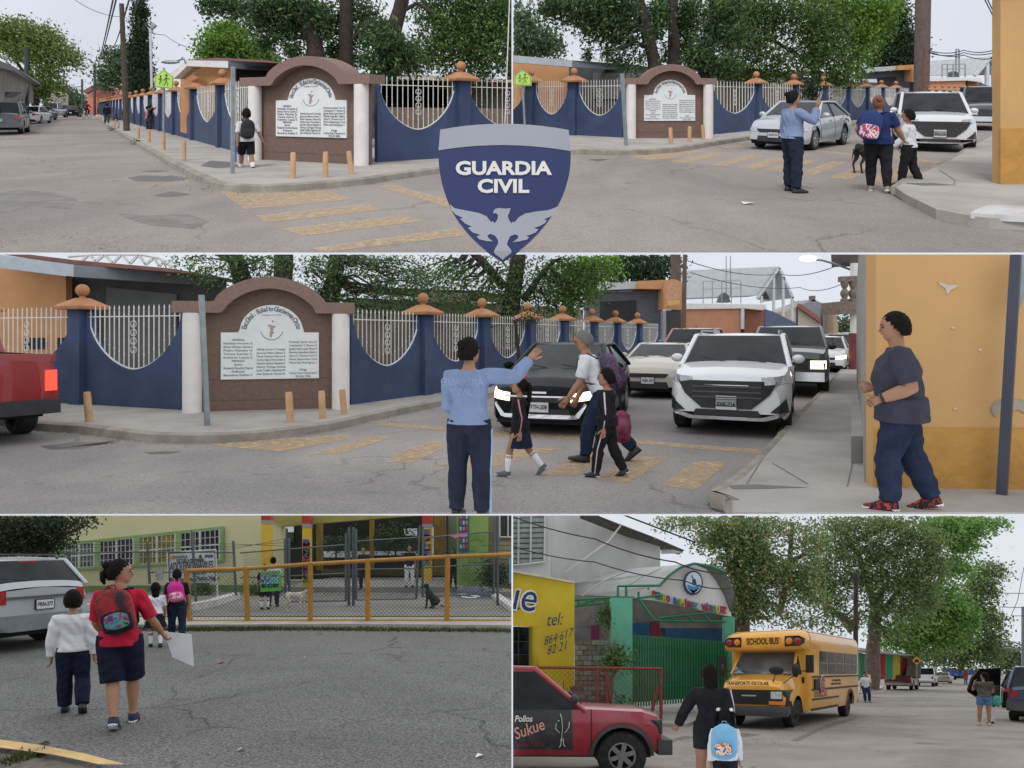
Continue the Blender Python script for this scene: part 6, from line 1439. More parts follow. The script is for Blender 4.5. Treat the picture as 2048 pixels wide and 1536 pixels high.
for pts in ([t1(-60,1180),t1(120,1150),t1(330,1170),t1(470,1210),t1(420,1270),t1(200,1250),t1(0,1300)],[t1(700,1290),t1(900,1310),t1(1150,1300),t1(1270,1345),t1(1180,1390),t1(920,1370),t1(780,1330)]): struct(sheet('tar_patch',pts,.002,tarm))
# ================================================================== UPPER RIGHT STREET: the same corner with the crossing in use
upr = Place(190,1.6,(1026,2110,-60,505)); use(upr)
r1 = lambda x,y: (1024+x/3.035,y/3.035)
r2 = lambda x,y: (1450+x/3.035,y/3.035)
ground('road',road_t,[6.4,9,14,24,45,90,200,700])
Kr = [(900,292),(1024,300),r1(200,920),r1(360,937),r1(450,937),r1(650,942),r1(800,940),r1(1000,922),r1(1200,887),r1(1450,847),r2(300,790),r2(760,765),r2(1120,690)]
struct(slab('pavement',Kr+[(1822,222),(1700,238),(1430,266),(900,268)],0,.13,MATS['walk'])); kerbline('kerb',Kr,.08,.13,MATS['kerb'])
wa0,wa1 = PL.g((900,264)),PL.g((1250,282.5))
school_wall('navy scalloped school wall left of the monument, upper right picture',wa0,wa1,[D(wa0,wa1,x) for x in (960,1063,1148)],(None,D(wa0,wa1,1247)),bars=15)
wb0,wb1 = PL.g((1422,276)),PL.g((1830,230.5))
school_wall('long navy scalloped school wall behind the silver sedan, upper right picture',wb0,wb1,[D(wb0,wb1,x) for x in (1512.6,1588,1647,1694,1732,1763,1792)],(0,D(wb0,wb1,1817)),bars=14,zt=2.05,thick=.016)
wc0,wc1 = PL.g((1838,226)),PL.g((1990,218))
school_wall('far navy wall stretch beyond the gate, upper right picture',wc0,wc1,[D(wc0,wc1,x) for x in (1855,1870,1885,1898,1910,1921,1931,1940)],bars=6,zt=2.0,thick=.04)
monument('brown tiled school monument with white name plaque and white pillars, upper right picture',PL.g((1251,284)),PL.g((1423,283.5)))
pole('sign_post','bare galvanised post before the monument, upper right picture','post',(1253,300),(1244.5,147),.06,.06,MATS['galv'],n=4)
crossing_sign('lime green school crossing sign near the shield, upper right picture',(1052,303),r1(60,412),[r1(60,422),r1(118,462),r1(118,522),r1(15,518),r1(15,462)])
for p,l,ln in ((r1(965,900),'peach bollard furthest left before the monument, upper right picture',-2),(r1(1078,888),'middle peach bollard before the monument, upper right picture',0),(r1(1165,872),'leaning peach bollard by the white pillar, upper right picture',-6)): bollard(l,p,.62,.06,ln)
for pts in ([r1(700,947),r1(1000,925),r1(1195,912),r1(1100,932),r1(960,962),r1(830,972)],[r1(950,985),r1(1050,990),r1(1330,932),r1(1220,925)],[r1(1210,1005),r1(1290,1010),r2(240,945),r2(130,938)],[r2(70,1020),r2(190,1026),r2(400,965),r2(300,958)],[r2(235,1035),r2(370,1042),r2(575,972),r2(455,972)],[r2(445,1055),r2(545,1062),r2(750,985),r2(650,980)],[r2(630,1080),r2(760,1090),r2(930,1008),r2(830,998)],[r2(865,1100),r2(1000,1118),r2(1175,1025),r2(1060,1020)],[r1(1250,890),r1(1300,900),r1(1420,895),r1(1370,880)]): struct(sheet('crossing_stripe',pts,.004,yt))
struct(sheet('stop_line',[r2(520,918),r2(800,950),r2(1365,998),r2(1390,986),r2(820,938),r2(560,912)],.004,yt))
struct(sheet('damp_patch',[r1(455,970),r1(520,965),r1(590,968),r1(520,978)],.003,MATS['puddle']))
KR = [r2(1035,1185),r2(1100,1135),r2(1240,1065),r2(1370,1000),r2(1500,915),r2(1685,805),(2060,240),(2075,225)]
struct(slab('pavement',[r2(1480,1372),r2(1280,1330),r2(1100,1235)]+KR+[(2500,225),(2500,470),(2100,462),r2(1600,1390)],0,.13,MATS['walk'])); kerbline('kerb',KR,.06,.13,MATS['kerb'])
struct(slab('kerb_ramp',[r2(1490,1375),r2(1540,1345),r2(1610,1322),r2(1700,1325),r2(2200,1365),r2(2200,1420),r2(1700,1395)],.1,.17,M('kerb_white',lin((205,205,205)),var=.1,scale=2,dirt=.6,dirtcol=lin((130,126,120)))))
struct(sheet('gutter_dirt',[r2(1000,1178),r2(1100,1128),r2(1230,1060),r2(1290,1045),r2(1150,1120),r2(1060,1175),r2(1100,1230),r2(1030,1195)],.005,M('moss')))
struct(sheet('pavement_joint',[r2(1300,1075),r2(1306,1073),r2(1400,1140),r2(1395,1170),r2(1388,1170),r2(1392,1142)],.134,MATS['joint_dark'])); struct(sheet('damp_patch',[r2(1090,1160),r2(1250,1158),r2(1400,1172),r2(1200,1176)],.134,MATS['puddle']))
hq = PL.g((2001,384)); hs_ = empty('yellow_house','yellow ochre house edge at the right border, upper right picture','house',(*hq,0)); he = (PL.X(2600,hq[1]*.98),hq[1]*.98); hf = PL.g((2035,258))
wallbox(hq,he,.1,7,.2,'wall',yel,hs_); wallbox((hq[0]-.02,hq[1]-.03),(he[0],he[1]-.03),.1,1.05,.05,'base_course',yel2,hs_)
mb = MB(); mb.box(hq[0]-.25,hq[0]+3,hq[1]-.3,hq[1]+.3,3.72,3.85); mb.build('cornice',M('salmon'),hs_)
for p in ((1500,1248,'white paper scrap on the road, upper right picture'),): pass
for px,py,lb in ((1495,408,'crumpled white paper on the road left of the officer, upper right picture'),):
 x,y = PL.g((px,py)); mb = MB(); mb.add([(x-.08,y-.07,.01),(x+.09,y-.04,.03),(x+.07,y+.1,.012),(x-.07,y+.08,.025)],[(0,1,2),(0,2,3)]); tag(mb.build('paper_scrap',MATS['plaque_white']),lb,'litter')
# background buildings
g2 = empty('gate_building','grey gate building with orange arched end, upper right picture','building',(*PL.at((1780,200),60)[:2],0)); Yg = 66
prj('wall',[r2(850,440),r2(1130,425),r2(1130,590),r2(850,590)],Yg+1.5,2,MATS['grey_block'],g2); prj('opening',[r2(930,470),r2(1040,465),r2(1040,530),r2(930,530)],Yg+1.4,.2,MATS['dark_open'],g2)
prj('canopy_roof',[r2(840,412),r2(1050,400),r2(1050,425),r2(850,438)],Yg+.8,2,M('canopy_grey'),g2); prj('orange_roof',[r2(1050,398),r2(1180,390),r2(1140,425),r2(1140,495),r2(1130,495),r2(1130,423),r2(1050,425)],Yg+.4,2,MATS['orange_wall'],g2)
gab = [r2(1135,495),r2(1138,425)]+[r2(1172-34*math.cos(t),425-36*math.sin(t)) for t in np.linspace(.1,math.pi-.1,10)]+[r2(1206,430),r2(1204,497)]
prj('gable',gab,Yg,.3,MATS['orange_wall'],g2); prj('gable_face',[(p[0]*.78+.22*r2(1171,0)[0],p[1]*.78+.22*r2(0,450)[1]) for p in gab],Yg-.05,.06,M('gable_tan'),g2); prj('doorway',[r2(1145,497),r2(1204,497),r2(1204,585),r2(1145,585)],Yg+.1,.6,M('door_dark'),g2)
h2_ = empty('sports_hall','white roofed open sports hall, upper right picture','building',(*PL.at((1950,200),110)[:2],0)); Ya = 110
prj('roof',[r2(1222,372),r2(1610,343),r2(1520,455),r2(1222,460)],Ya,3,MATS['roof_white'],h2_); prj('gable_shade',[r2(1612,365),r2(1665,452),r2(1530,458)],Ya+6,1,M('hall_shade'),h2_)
for x0,y0,x1,y1 in ((1612,345,1515,460),(1612,345,1672,448),(1590,385,1590,540),(1628,400,1630,530),(1668,450,1668,545)): mb = MB(); mb.beam(PL.at(r2(x0,y0),Ya-.3),PL.at(r2(x1,y1),Ya-.3),.5); mb.build('truss',MATS['roof_white'],h2_)
b2 = empty('orange_building','low orange building with white roof slab, upper right picture','building',(*PL.at((1900,200),90)[:2],0)); Yo = 90
prj('roof_slab',[r2(1222,468),r2(1555,475),r2(1560,498),r2(1470,488),r2(1222,494)],Yo,8,MATS['white_col'],b2); prj('wall',[r2(1235,490),r2(1460,488),r2(1460,560),r2(1235,560)],Yo+.3,5,MATS['peach_wall'],b2); prj('side_wall',[r2(1472,495),r2(1550,500),r2(1550,560),r2(1472,560)],Yo+1,5,M('deep_orange'),b2)
for x in (1318,1350,1385,1420,1458): mb = MB(); mb.beam(PL.at(r2(x,392),Yo+2),PL.at(r2(x,470),Yo+2),.12); mb.build('railing_post',MATS['galv'],b2)
for y in (392,420): mb = MB(); mb.beam(PL.at(r2(1318,y),Yo+2),PL.at(r2(1458,y-3),Yo+2),.1); mb.build('railing_bar',MATS['galv'],b2)
prj('water_tank',[r2(1375,468),r2(1380,440),r2(1400,432),r2(1420,445),r2(1425,468)],Yo+2.4,1,MATS['grey_block'],b2)
am = empty('antenna_mast','square lattice antenna mast on the orange building, upper right picture','mast',PL.at(r2(1412,430),94));
for a,b in (((1402,440),(1402,300)),((1422,440),(1420,300)),((1402,300),(1420,300)),((1402,330),(1420,330)),((1398,350),(1425,350))): mb = MB(); mb.beam(PL.at(r2(*a),94),PL.at(r2(*b),94),.14); mb.build('mast_bar',MATS['galv'],am)
bw2 = empty('blue_yard_wall','pale blue yard wall at the right beyond the dark pickup, upper right picture','wall',(*PL.at((1975,200),80)[:2],0)); prj('wall',[r2(1555,500),r2(1590,520),r2(1700,530),r2(1700,600),r2(1555,580)],80,.4,M('dull_blue'),bw2)
pole('palm_trunk','tall bare brown trunk cut by the top edge, upper right picture','trunk',r2(1190,590),r2(1203,-30),.66,.66,M('brown_pole'),Y=62,n=12)
pole('utility_pole','thin brown utility pole beside the bare trunk, upper right picture','pole',r2(1208,590),r2(1220,292),.3,.24,M('rust_pole'),Y=58)
for i,(y0,y1) in enumerate(((300,285),(305,340),(315,300))): wire(['highest','lowest','middle'][i]+' power line from the thin brown pole to the right, upper right picture',[(1853,y0/3.035,58),(1928,(y0+y1)/2/3.035+4,58),(2006,y1/3.035,50)],.04,.3)
wire('wire crossing the bright sky beside the yellow house',[(1960,-20,20),(1985,30,20),(2006,84,20)],.02); wire('second wire crossing the bright sky beside the yellow house',[(1966,-20,20),(1990,30,20),(2006,70,20)],.02)
s2 = empty('school_building','orange school building with white roof edge, upper right picture','building',(*PL.at((1080,220),34)[:2],0)); Ys = 36
prj('fascia',[r1(-300,310),r1(0,335),r1(365,366),r1(365,407),r1(0,378),r1(-300,350)],Ys,.6,M('fascia'),s2); prj('fascia_return',[r1(365,366),r1(640,385),r1(900,412),r1(780,432),r1(365,407)],[Ys,Ys+2,Ys+4,Ys+4,Ys],.6,M('fascia2'),s2)
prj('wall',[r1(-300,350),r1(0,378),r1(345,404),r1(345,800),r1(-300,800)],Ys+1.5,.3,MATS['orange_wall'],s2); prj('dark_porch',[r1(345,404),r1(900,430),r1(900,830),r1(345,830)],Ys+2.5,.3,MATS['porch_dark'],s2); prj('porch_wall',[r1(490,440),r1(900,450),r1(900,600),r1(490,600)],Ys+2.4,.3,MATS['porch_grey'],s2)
t2r = empty('roof_truss','pale steel roof truss above the school roof, upper right picture','truss',PL.at(r1(600,370),50))
zz = [(480,368),(510,355),(530,372),(560,345),(590,374),(620,338),(640,376),(660,345),(690,378),(720,355),(740,382)]
for a,b in zip(zz,zz[1:]): mb = MB(); mb.beam(PL.at(r1(*a),50),PL.at(r1(*b),50),.16); mb.build('brace',MATS['white_iron'],t2r)
cb2 = empty('courtyard_building','low rust roofed classrooms behind the long wall, upper right picture','building',(*PL.at((1600,210),48)[:2],0))
prj('wall',[r1(1210,440),r2(300,450),r2(850,500),r2(850,640),r1(1210,800)],[34,44,58,58,34],.3,MATS['court_wall'],cb2); prj('roof',[r1(1100,400),r1(1554,420),r2(300,430),r2(700,440),r2(700,465),r1(1100,430)],[34,38,44,54,54,34],1,M('roof_rust'),cb2); prj('canopy',[r2(830,480),r2(920,480),r2(925,500),r2(830,500)],56,1,MATS['roof_white'],cb2)
# vehicles
sedan('silver sedan stopped at the crossing behind the officer',front_at((1548,301),227,4.6),227,silver,L=4.6,W=1.76,h=1.38,plate_txt='XGW-24',r=.33,spokes=9)
c = suv('white crossover with black grille first at the kerb, upper right picture',front_at((1880,305),243,4.7),243,white,rim='black_alloy',rails='galv',detail=2,r=.38,W=1.9,h=1.66)
c.face('grille',dk,[(-.36,.44),(.36,.44),(.62,.66),(.72,.86),(-.72,.86),(-.62,.66)],off=.02); c.face('fog_recess',dk,[(.62,.4),(.88,.38),(.84,.6)],mirror=True,off=.02); c.face('lower_grille',dk,[(-.5,.3),(.5,.3),(.45,.38),(-.45,.38)],off=.025); c.plate(0,.5,True,'EXK-714'); c.face('skid_plate',M('alloy'),[(-.55,.25),(.55,.25),(.85,.34),(.5,.29),(-.5,.29),(-.85,.34)],off=.03)
sedan('black sedan with a bright headlight behind the woman, upper right picture',front_at((1815,250),232,4.5),232,blackp,lit=True,h=1.5,detail=0)
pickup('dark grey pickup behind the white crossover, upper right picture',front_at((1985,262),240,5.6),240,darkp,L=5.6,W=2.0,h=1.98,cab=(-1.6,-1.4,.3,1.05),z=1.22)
# people
p = Person((1585,384),(1582,184.5),-84,'traffic officer in light blue raising one palm, upper right picture',H=1.66,female=True,fat=1.22,pose=dict(uaR=(.1,.55,-.35),faR=(0,.22,1),palmR=(0,1,0),curlR=.1,uaL=(-.15,-.1,-1),faL=(-.05,.2,-1),thL=(-.05,.03,-1),thR=(.06,.02,-1)))
p.shirt(lblue,f0=.06,sleeve=1.9,ex=.012); p.pants(navy,loose=1.0,f1=.14); p.shoes(shoeb); p.hair(hb,'bun')
h_ = p.Hh; a = p.J['pelvis'].lerp(p.J['neck'],.1); mb = MB(); mb.rings([(a.x,a.y,a.z-.01*h_,.107*h_,.087*h_),(a.x,a.y,a.z+.016*h_,.106*h_,.086*h_)],20); p.put(mb,'belt',shoeb)
K,N,A0 = p.J['kneeL'],p.J['ankleL'],p.J['hipL']; mb = MB(); mb.tube([A0+Vector((-.072*h_,0,0)),A0.lerp(K,.5)+Vector((-.068*h_,0,0)),K+Vector((-.055*h_,0,0)),N+Vector((-.055*h_,0,-.01*h_))],[(.006*h_,.006*h_)]*4,6); p.put(mb,'side_stripe',M('stripe_blue')); S = p.J['shoL'].lerp(p.J['elbL'],.35); mb = MB(); mb.ball((S.x-.04*h_,S.y,S.z),(.008,.035,.042),10,6); p.put(mb,'sleeve_patch',M('patch_navy',lin((36,40,70))))
p = Person((1757,383),(1761,193),-24,'woman in a royal blue shirt and black trousers walking over the crossing',H=1.58,female=True,fat=1.38,pose=dict(thL=(-.05,.08,-1),thR=(.05,-.18,-1),shR=(0,-.3,-1),footR=(0,-22),uaR=(.45,.25,-1),faR=(.3,.5,-.5),uaL=(-.5,.1,-1),faL=(.3,.6,-.3)))
p.shirt(cloth('royal_blue',lin((34,50,96)),.1),f0=-.05,sleeve=.7,ex=.012); p.pants(blk,loose=.2,f1=.1); p.shoes(M('tan_shoe',lin((140,128,118)),rough=.8),swhite); p.hair(M('hair_auburn',lin((120,70,40)),rough=.6,var=.4,scale=30),'bun')
p.backpack('blue backpack with red and white floral pocket, hanging on the woman in royal blue',cloth('bag_blue',lin((44,62,112)),.1),printmat('bag_floral',[(60,80,150),(200,60,70),(220,210,220),(190,40,60)],13),w=.24,hgt=.34,dep=.15,tilt=12,side=-.09)
p = Person((1818,372),(1811,227),44,'boy in a white shirt and black trousers walking beside the woman in royal blue',H=1.34,hs=1.15,fat=1.15,pose=dict(WALK,thL=(-.04,.2,-1),thR=(.04,-.12,-1),shR=(0,-.42,-1),footR=(0,-18),uaL=(-.1,.35,-1),faL=(0,.6,-.7)))
p.shirt(wcloth,f0=.0,sleeve=1.9); p.pants(blk,loose=1.2); p.shoes(shoeb); p.hair(hb)
# dog builder
def dog(label,p,H,yaw,body_c,L=None,pose='stand',patches=None,belly=None,Y=None,z0=0):
 X,Yd = PL.g(p); e = empty('dog',label,'dog',(X,Yd,z0)); h = H; mb = MB(); F_ = lambda v: (X+v[0]*math.cos(R(yaw))-v[1]*math.sin(R(yaw)),Yd+v[0]*math.sin(R(yaw))+v[1]*math.cos(R(yaw)),v[2]+z0)
 if pose == 'stand':
  mb.tube([(-.52*h,0,.82*h),(-.42*h,0,.84*h),(-.2*h,0,.82*h),(.1*h,0,.78*h),(.3*h,0,.80*h),(.42*h,0,.86*h)],[(.06*h,.07*h),(.13*h,.15*h),(.13*h,.13*h),(.14*h,.19*h),(.14*h,.2*h),(.08*h,.12*h)],12)
  mb.tube([(.36*h,0,.9*h),(.5*h,0,1.0*h),(.6*h,0,1.06*h)],[.11*h,.085*h,.085*h],10); hd = (.66*h,0,1.07*h)
  for sy in (-1,1):
   st = .05*h*sy
   mb.tube([(.3*h,sy*.09*h,.75*h),(.3*h+st,sy*.1*h,.45*h),(.31*h+st,sy*.1*h,.22*h),(.31*h+st,sy*.1*h,.05*h)],[.085*h,.05*h,.036*h,.03*h],8); mb.ball((.34*h+st,sy*.1*h,.03*h),(.055*h,.035*h,.03*h),8,5)
   mb.tube([(-.4*h,sy*.08*h,.78*h),(-.3*h-st,sy*.11*h,.5*h),(-.5*h-st,sy*.1*h,.32*h),(-.44*h-st,sy*.1*h,.05*h)],[.12*h,.075*h,.038*h,.03*h],8); mb.ball((-.41*h-st,sy*.1*h,.03*h),(.055*h,.035*h,.03*h),8,5)
  tail = [(-.5*h,0,.84*h),(-.62*h,.02*h,.78*h),(-.7*h,.03*h,.6*h),(-.72*h,.02*h,.42*h)]
 else:
  mb.tube([(-.3*h,0,.2*h),(-.2*h,0,.3*h),(0,0,.5*h),(.12*h,0,.68*h),(.14*h,0,.8*h)],[(.17*h,.16*h),(.19*h,.18*h),(.16*h,.15*h),(.13*h,.15*h),(.08*h,.09*h)],12); mb.tube([(.12*h,0,.78*h),(.16*h,0,.9*h)],[.08*h,.075*h],10); hd = (.2*h,0,.95*h)
  for sy in (-1,1):
   mb.tube([(.14*h,sy*.07*h,.6*h),(.18*h,sy*.075*h,.3*h),(.2*h,sy*.075*h,.04*h)],[.055*h,.034*h,.028*h],8); mb.ball((.23*h,sy*.075*h,.03*h),(.05*h,.032*h,.03*h),8,5)
   mb.tube([(-.26*h,sy*.13*h,.22*h),(-.02*h,sy*.16*h,.24*h),(-.1*h,sy*.16*h,.05*h)],[.11*h,.07*h,.035*h],8); mb.ball((.0,sy*.16*h,.03*h),(.08*h,.035*h,.03*h),8,5)
  tail = [(-.4*h,0,.1*h),(-.6*h,.03*h,.03*h),(-.85*h,0,.02*h)]
 x,y,z = hd; mb.ball((x,y,z),(.12*h,.085*h,.09*h),12,8); mb.tube([(x+.06*h,0,z-.01*h),(x+.2*h,0,z-.05*h),(x+.24*h,0,z-.055*h)],[.055*h,.037*h,.03*h],8); mb.tube(tail,[.035*h,.03*h,.022*h,.012*h][:len(tail)],6)
 b = fuse(mb,.02*h,smooth_it=2); o = MB(); o.join(b,F_); bd = o.build('body',body_c,e,smooth=180)
 for sy in (-1,1): q = MB(); q.tube([(x-.02*h,sy*.05*h,z+.06*h),(x-.03*h,sy*.09*h,z+.07*h),(x-.01*h,sy*.1*h,z-.03*h)],[(.04*h,.012*h),(.05*h,.012*h),(.02*h,.01*h)],6); o = MB(); o.join(q,F_); o.build('ear',patches or body_c,e,smooth=180)
 q = MB(); q.ball((x+.25*h,0,z-.045*h),.022*h,6,4); o = MB(); o.join(q,F_); o.build('nose',M('ink'),bd)
 return e,F_
dog('black dog walking on the far side of the woman in royal blue',(1732,345),.62,30,M('fur_black',(.012,.012,.012),rough=.8,var=.3))
# trees
Yc = 30; lb = MATS["leaf_bald"]
tree('dark_conifer','dark conifer with spreading drooping boughs left of the arch top, upper right picture',[[(*r1(870,420),Yc,14),(*r1(845,300),Yc,13),(*r1(790,100),Yc,12),(*r1(770,-40),Yc,11)],[(*r1(800,270),Yc,4),(*r1(700,262),Yc,2.5),(*r1(660,270),Yc,1.5)],[(*r1(790,180),Yc,5),(*r1(600,180),Yc,3.5),(*r1(450,150),Yc,2)],[(*r1(740,60),Yc,5),(*r1(600,90),Yc,4),(*r1(340,60),Yc,2)]],
     [(*r1(250,30),Yc,40,16,.9),(*r1(430,70),Yc,54,24,1.1),(*r1(600,40),Yc,50,26,1.1),(*r1(560,170),Yc,50,22,.8),(*r1(680,120),Yc,36,26,.7),(*r1(700,240),Yc,46,18,.6),(*r1(620,330),Yc,34,12,.5),(*r1(880,120),Yc,22,44,.5),(*r1(760,370),Yc,40,10,.5)],12000,.12,lb,bk_,clump=24,spread=.055,droop=.5,elong=2.6,twigs=90)
tree('dark_conifer','straight middle conifer trunk above the arch, upper right picture',[[(*r1(985,400),Yc+.5,12),(*r1(980,200),Yc+.5,11),(*r1(975,-40),Yc+.5,11)]],[(*r1(910,60),Yc+1,26,36,.8),(*r1(1060,100),Yc+1,30,40,.8),(*r1(1060,300),Yc+1,24,26,.5),(*r1(930,330),Yc+1,16,20,.4)],5000,.12,lb,bk_,clump=24,spread=.07,droop=.5,elong=2.4,twigs=40)
tree('dark_conifer','leaning right conifer trunk behind the monument, upper right picture',[[(*r1(1165,480),Yc-.5,15),(*r1(1190,280),Yc-.5,12),(*r1(1235,-40),Yc-.5,10)],[(*r1(1220,100),Yc-.5,4),(*r1(1340,80),Yc-.5,3),(*r1(1440,40),Yc-.5,2)]],[(*r1(1130,340),Yc-1,28,24,1),(*r1(1280,400),Yc-1,30,16,.9),(*r1(1180,200),Yc-1,24,34,.5),(*r1(1300,60),Yc-1,40,30,.8),(*r1(1330,200),Yc-1,34,34,.6),(*r1(1240,430),Yc-1,22,10,.8)],7500,.11,lb,bk_,clump=24,spread=.08,droop=.5,elong=2.4,twigs=50)
tree('broad_tree','large broadleaf tree with a dark trunk behind the long wall, upper right picture',[[(*r2(545,560),36,9),(*r2(548,430),36,9),(*r2(540,250),36,8),(*r2(520,60),36,6)],[(*r2(530,400),36,5),(*r2(420,320),36,5),(*r2(300,250),36,3),(*r2(200,240),36,2)],[(*r2(560,380),36,4),(*r2(640,300),36,3),(*r2(720,200),36,2)]],
     [(*r2(60,60),35,60,34,1),(*r2(250,60),35,60,38,1.1),(*r2(420,140),35,56,40,1.1),(*r2(600,200),35,50,44,1.2),(*r2(100,200),35,60,36,1),(*r2(120,340),35,60,30,.9),(*r2(300,380),35,60,22,.7),(*r2(600,330),35,50,34,1.1),(*r2(480,430),35,46,16,.6),(*r2(740,450),35,34,20,.9),(*r2(60,440),35,50,12,.9),(*r2(250,455),35,50,9,.8),(*r2(430,470),35,40,8,.6),(*r2(620,480),35,30,8,.6)],23000,.14,MATS['leaf_mid2'],bk_,clump=26,spread=.08,twigs=120)
tree('broad_tree','yellow green boughs of the broadleaf tree, upper right picture',[[(*r2(800,480),38,3),(*r2(820,250),38,3),(*r2(850,80),38,2)]],[(*r2(750,80),37,50,44,1.2),(*r2(900,70),37,44,40,1.1),(*r2(820,230),37,44,40,1),(*r2(950,170),37,24,26,.7),(*r2(780,370),37,34,26,.7),(*r2(1000,90),37,16,30,.5),(*r2(560,40),37,50,30,.7),(*r2(700,470),37,44,10,.7)],15000,.15,MATS['leaf_spring'],bk_,clump=24,spread=.09,twigs=60)
tree('dark_evergreen','tall black green cypress right of the broadleaf tree, upper right picture',[[(*r2(1040,560),70,5),(*r2(1040,200),70,4),(*r2(1030,-40),70,3)]],[(*r2(1035,30),70,12,26),(*r2(1045,130),70,20,26),(*r2(1050,230),70,28,26),(*r2(1000,300),70,30,26),(*r2(1100,290),70,26,24),(*r2(1040,360),70,46,16),(*r2(1150,350),70,14,16),(*r2(940,360),70,16,16)],15000,.24,MATS['leaf_cypress'],bk_,clump=24,spread=.14,twigs=30)
tree('leafy_tree','grey green tree at the left edge behind the school roof, upper right picture',[[(*r1(100,380),60,5),(*r1(90,250),60,3)]],[(*r1(60,150),60,34,24),(*r1(60,270),60,50,26),(*r1(200,240),60,20,16),(*r1(230,290),60,26,14),(*r1(20,60),60,20,12,.4)],7000,.28,leafmat('leaf_sage',(0,0,0),(0,0,0)),bk_,clump=22,spread=.12,twigs=30)
tree('small_cypress','small pointed cypress standing clear left of the truss, upper right picture',[[(*r1(458,370),80,1),(*r1(458,300),80,.5)]],[(*r1(458,320),80,3.5,9),(*r1(458,350),80,4.5,7)],600,.2,MATS['leaf_cypress'],bk_,twigs=0)
tree('small_cypress','smaller dark cypress tip just right of the pointed one, upper right picture',[[(*r1(583,350),80,1),(*r1(583,310),80,.5)]],[(*r1(583,325),80,3,9)],350,.2,MATS['leaf_cypress'],bk_,twigs=0)
tree('ivy','dark creeper hanging over the wall by the third bay, upper right picture',[[(*r2(530,640),32,2),(*r2(525,500),32,2)]],[(*r2(520,540),31.5,16,26)],900,.12,MATS['leaf_cypress'],bk_,cat='shrub',twigs=6)
# ================================================================== LOWER LEFT STREET: school gate behind the yellow railing
lol = Place(1092,1.72,(-60,1023,1031,1640)); use(lol)
c1 = lambda x,y: (x/3.023,1028+y/3.023)
c2 = lambda x,y: (500+x/3.023,1028+y/3.023)
add_fill_ceiling(1029.5,1.0)
rect = lambda c,x0,y0,x1,y1: [c(x0,y0),c(x1,y0),c(x1,y1),c(x0,y1)]
def bars(name,segs,r,m,par,Y,n=6):
 for s in segs: mb = MB(); mb.tube([PL.at(p,Y) for p in s],r,n); mb.build(name,m,par,smooth=60)
ground('road',roadmat('road_low',lin((116,115,112)),lin((102,101,99)),.55,.55,.3),[1,3,6,10,15,30,60])
YF = PL.g((0,1251))[1]
struct(slab('kerb',[(-60,1256),(370,1259),(700,1257),(1100,1261),(1100,1243),(700,1243),(370,1243),(-60,1243)],0,.1,M('kerb_pale',lin((172,168,158)),rough=.9,var=.12,scale=3,dirt=.5,dirtcol=lin((110,104,92)),bump=.3)))
mb = MB(); mb.box(-20,6,YF+1.0,40,.0,.1); struct(mb.build('courtyard',M('courtyard',lin((124,121,116)),rough=.9,var=.14,scale=1.2,dirt=.4,dirtcol=lin((100,97,90)),bump=.3)))
def grass(label,pts,n,h,m,w=.04):
 """blades standing along a ground line"""
 V,F_ = [],[]
 P = [Vector((*PL.g(p),0)) for p in pts]
 for i in range(n):
  k = random.randrange(len(P)-1); p = P[k].lerp(P[k+1],random.random()); hh = h*(.3+random.random()); a = random.random()*6.3; y = p.y+random.gauss(0,.09)
  V += [(p.x-w*math.cos(a)/2,y,0),(p.x+w*math.cos(a)/2,y,0),(p.x+random.gauss(0,.03),y+random.gauss(0,.03),hh)]; F_.append((3*i,3*i+1,3*i+2))
 mb = MB(); mb.v,mb.f = V,F_; o = mb.build('grass',m,fixn=False); o['kind'] = 'stuff'; o['label'] = label
grass('strip of short grass and weeds along the kerb below the yellow railing',[(0,1259),(370,1261),(560,1259),(1023,1263)],5200,.075,leafmat('grass',lin((58,66,34)),lin((104,108,60)),.3),.03)
struct(sheet('yellow_kerb',[c1(-200,1395),c1(0,1405),c1(250,1440),c1(500,1490),c1(760,1560),c1(600,1560),c1(330,1500),c1(0,1455),c1(-200,1440)],.06,MATS['kerb_yellow']))
struct(sheet('verge',[c1(-200,1445),c1(0,1458),c1(330,1503),c1(600,1562),c1(-200,1640)],.02,M('verge',lin((96,90,80)),rough=.95,var=.35,scale=12,bump=.6)))
grass('dry weeds at the yellow kerb in the bottom left corner',[c1(60,1500),c1(220,1480)],260,.07,MATS['grass'])
pw = M('white_wash',lin((200,198,192)),rough=.9,var=.08,scale=2,dirt=.6,dirtcol=lin((120,116,108)))
def lowwall(label,pts,h,w=.25):
 e = None; P = [Vector((*PL.g(p),0)) for p in pts]; mb = MB()
 for a,b in zip(P,P[1:]): mb.beam(a+Vector((0,0,h/2)),b+Vector((0,0,h/2)),w,h)
 tag(mb.build('low_wall',pw),label,'low wall')
lowwall('whitewashed low planter wall curving up to the left gate post',[c1(490,610),c1(820,612),c1(1100,618),c1(1270,585),c1(1425,530)],.28)
lowwall('whitewashed ramp kerb right of the sitting black dog',[c2(1480,520),c2(1584,600),c2(1700,680)],.22)
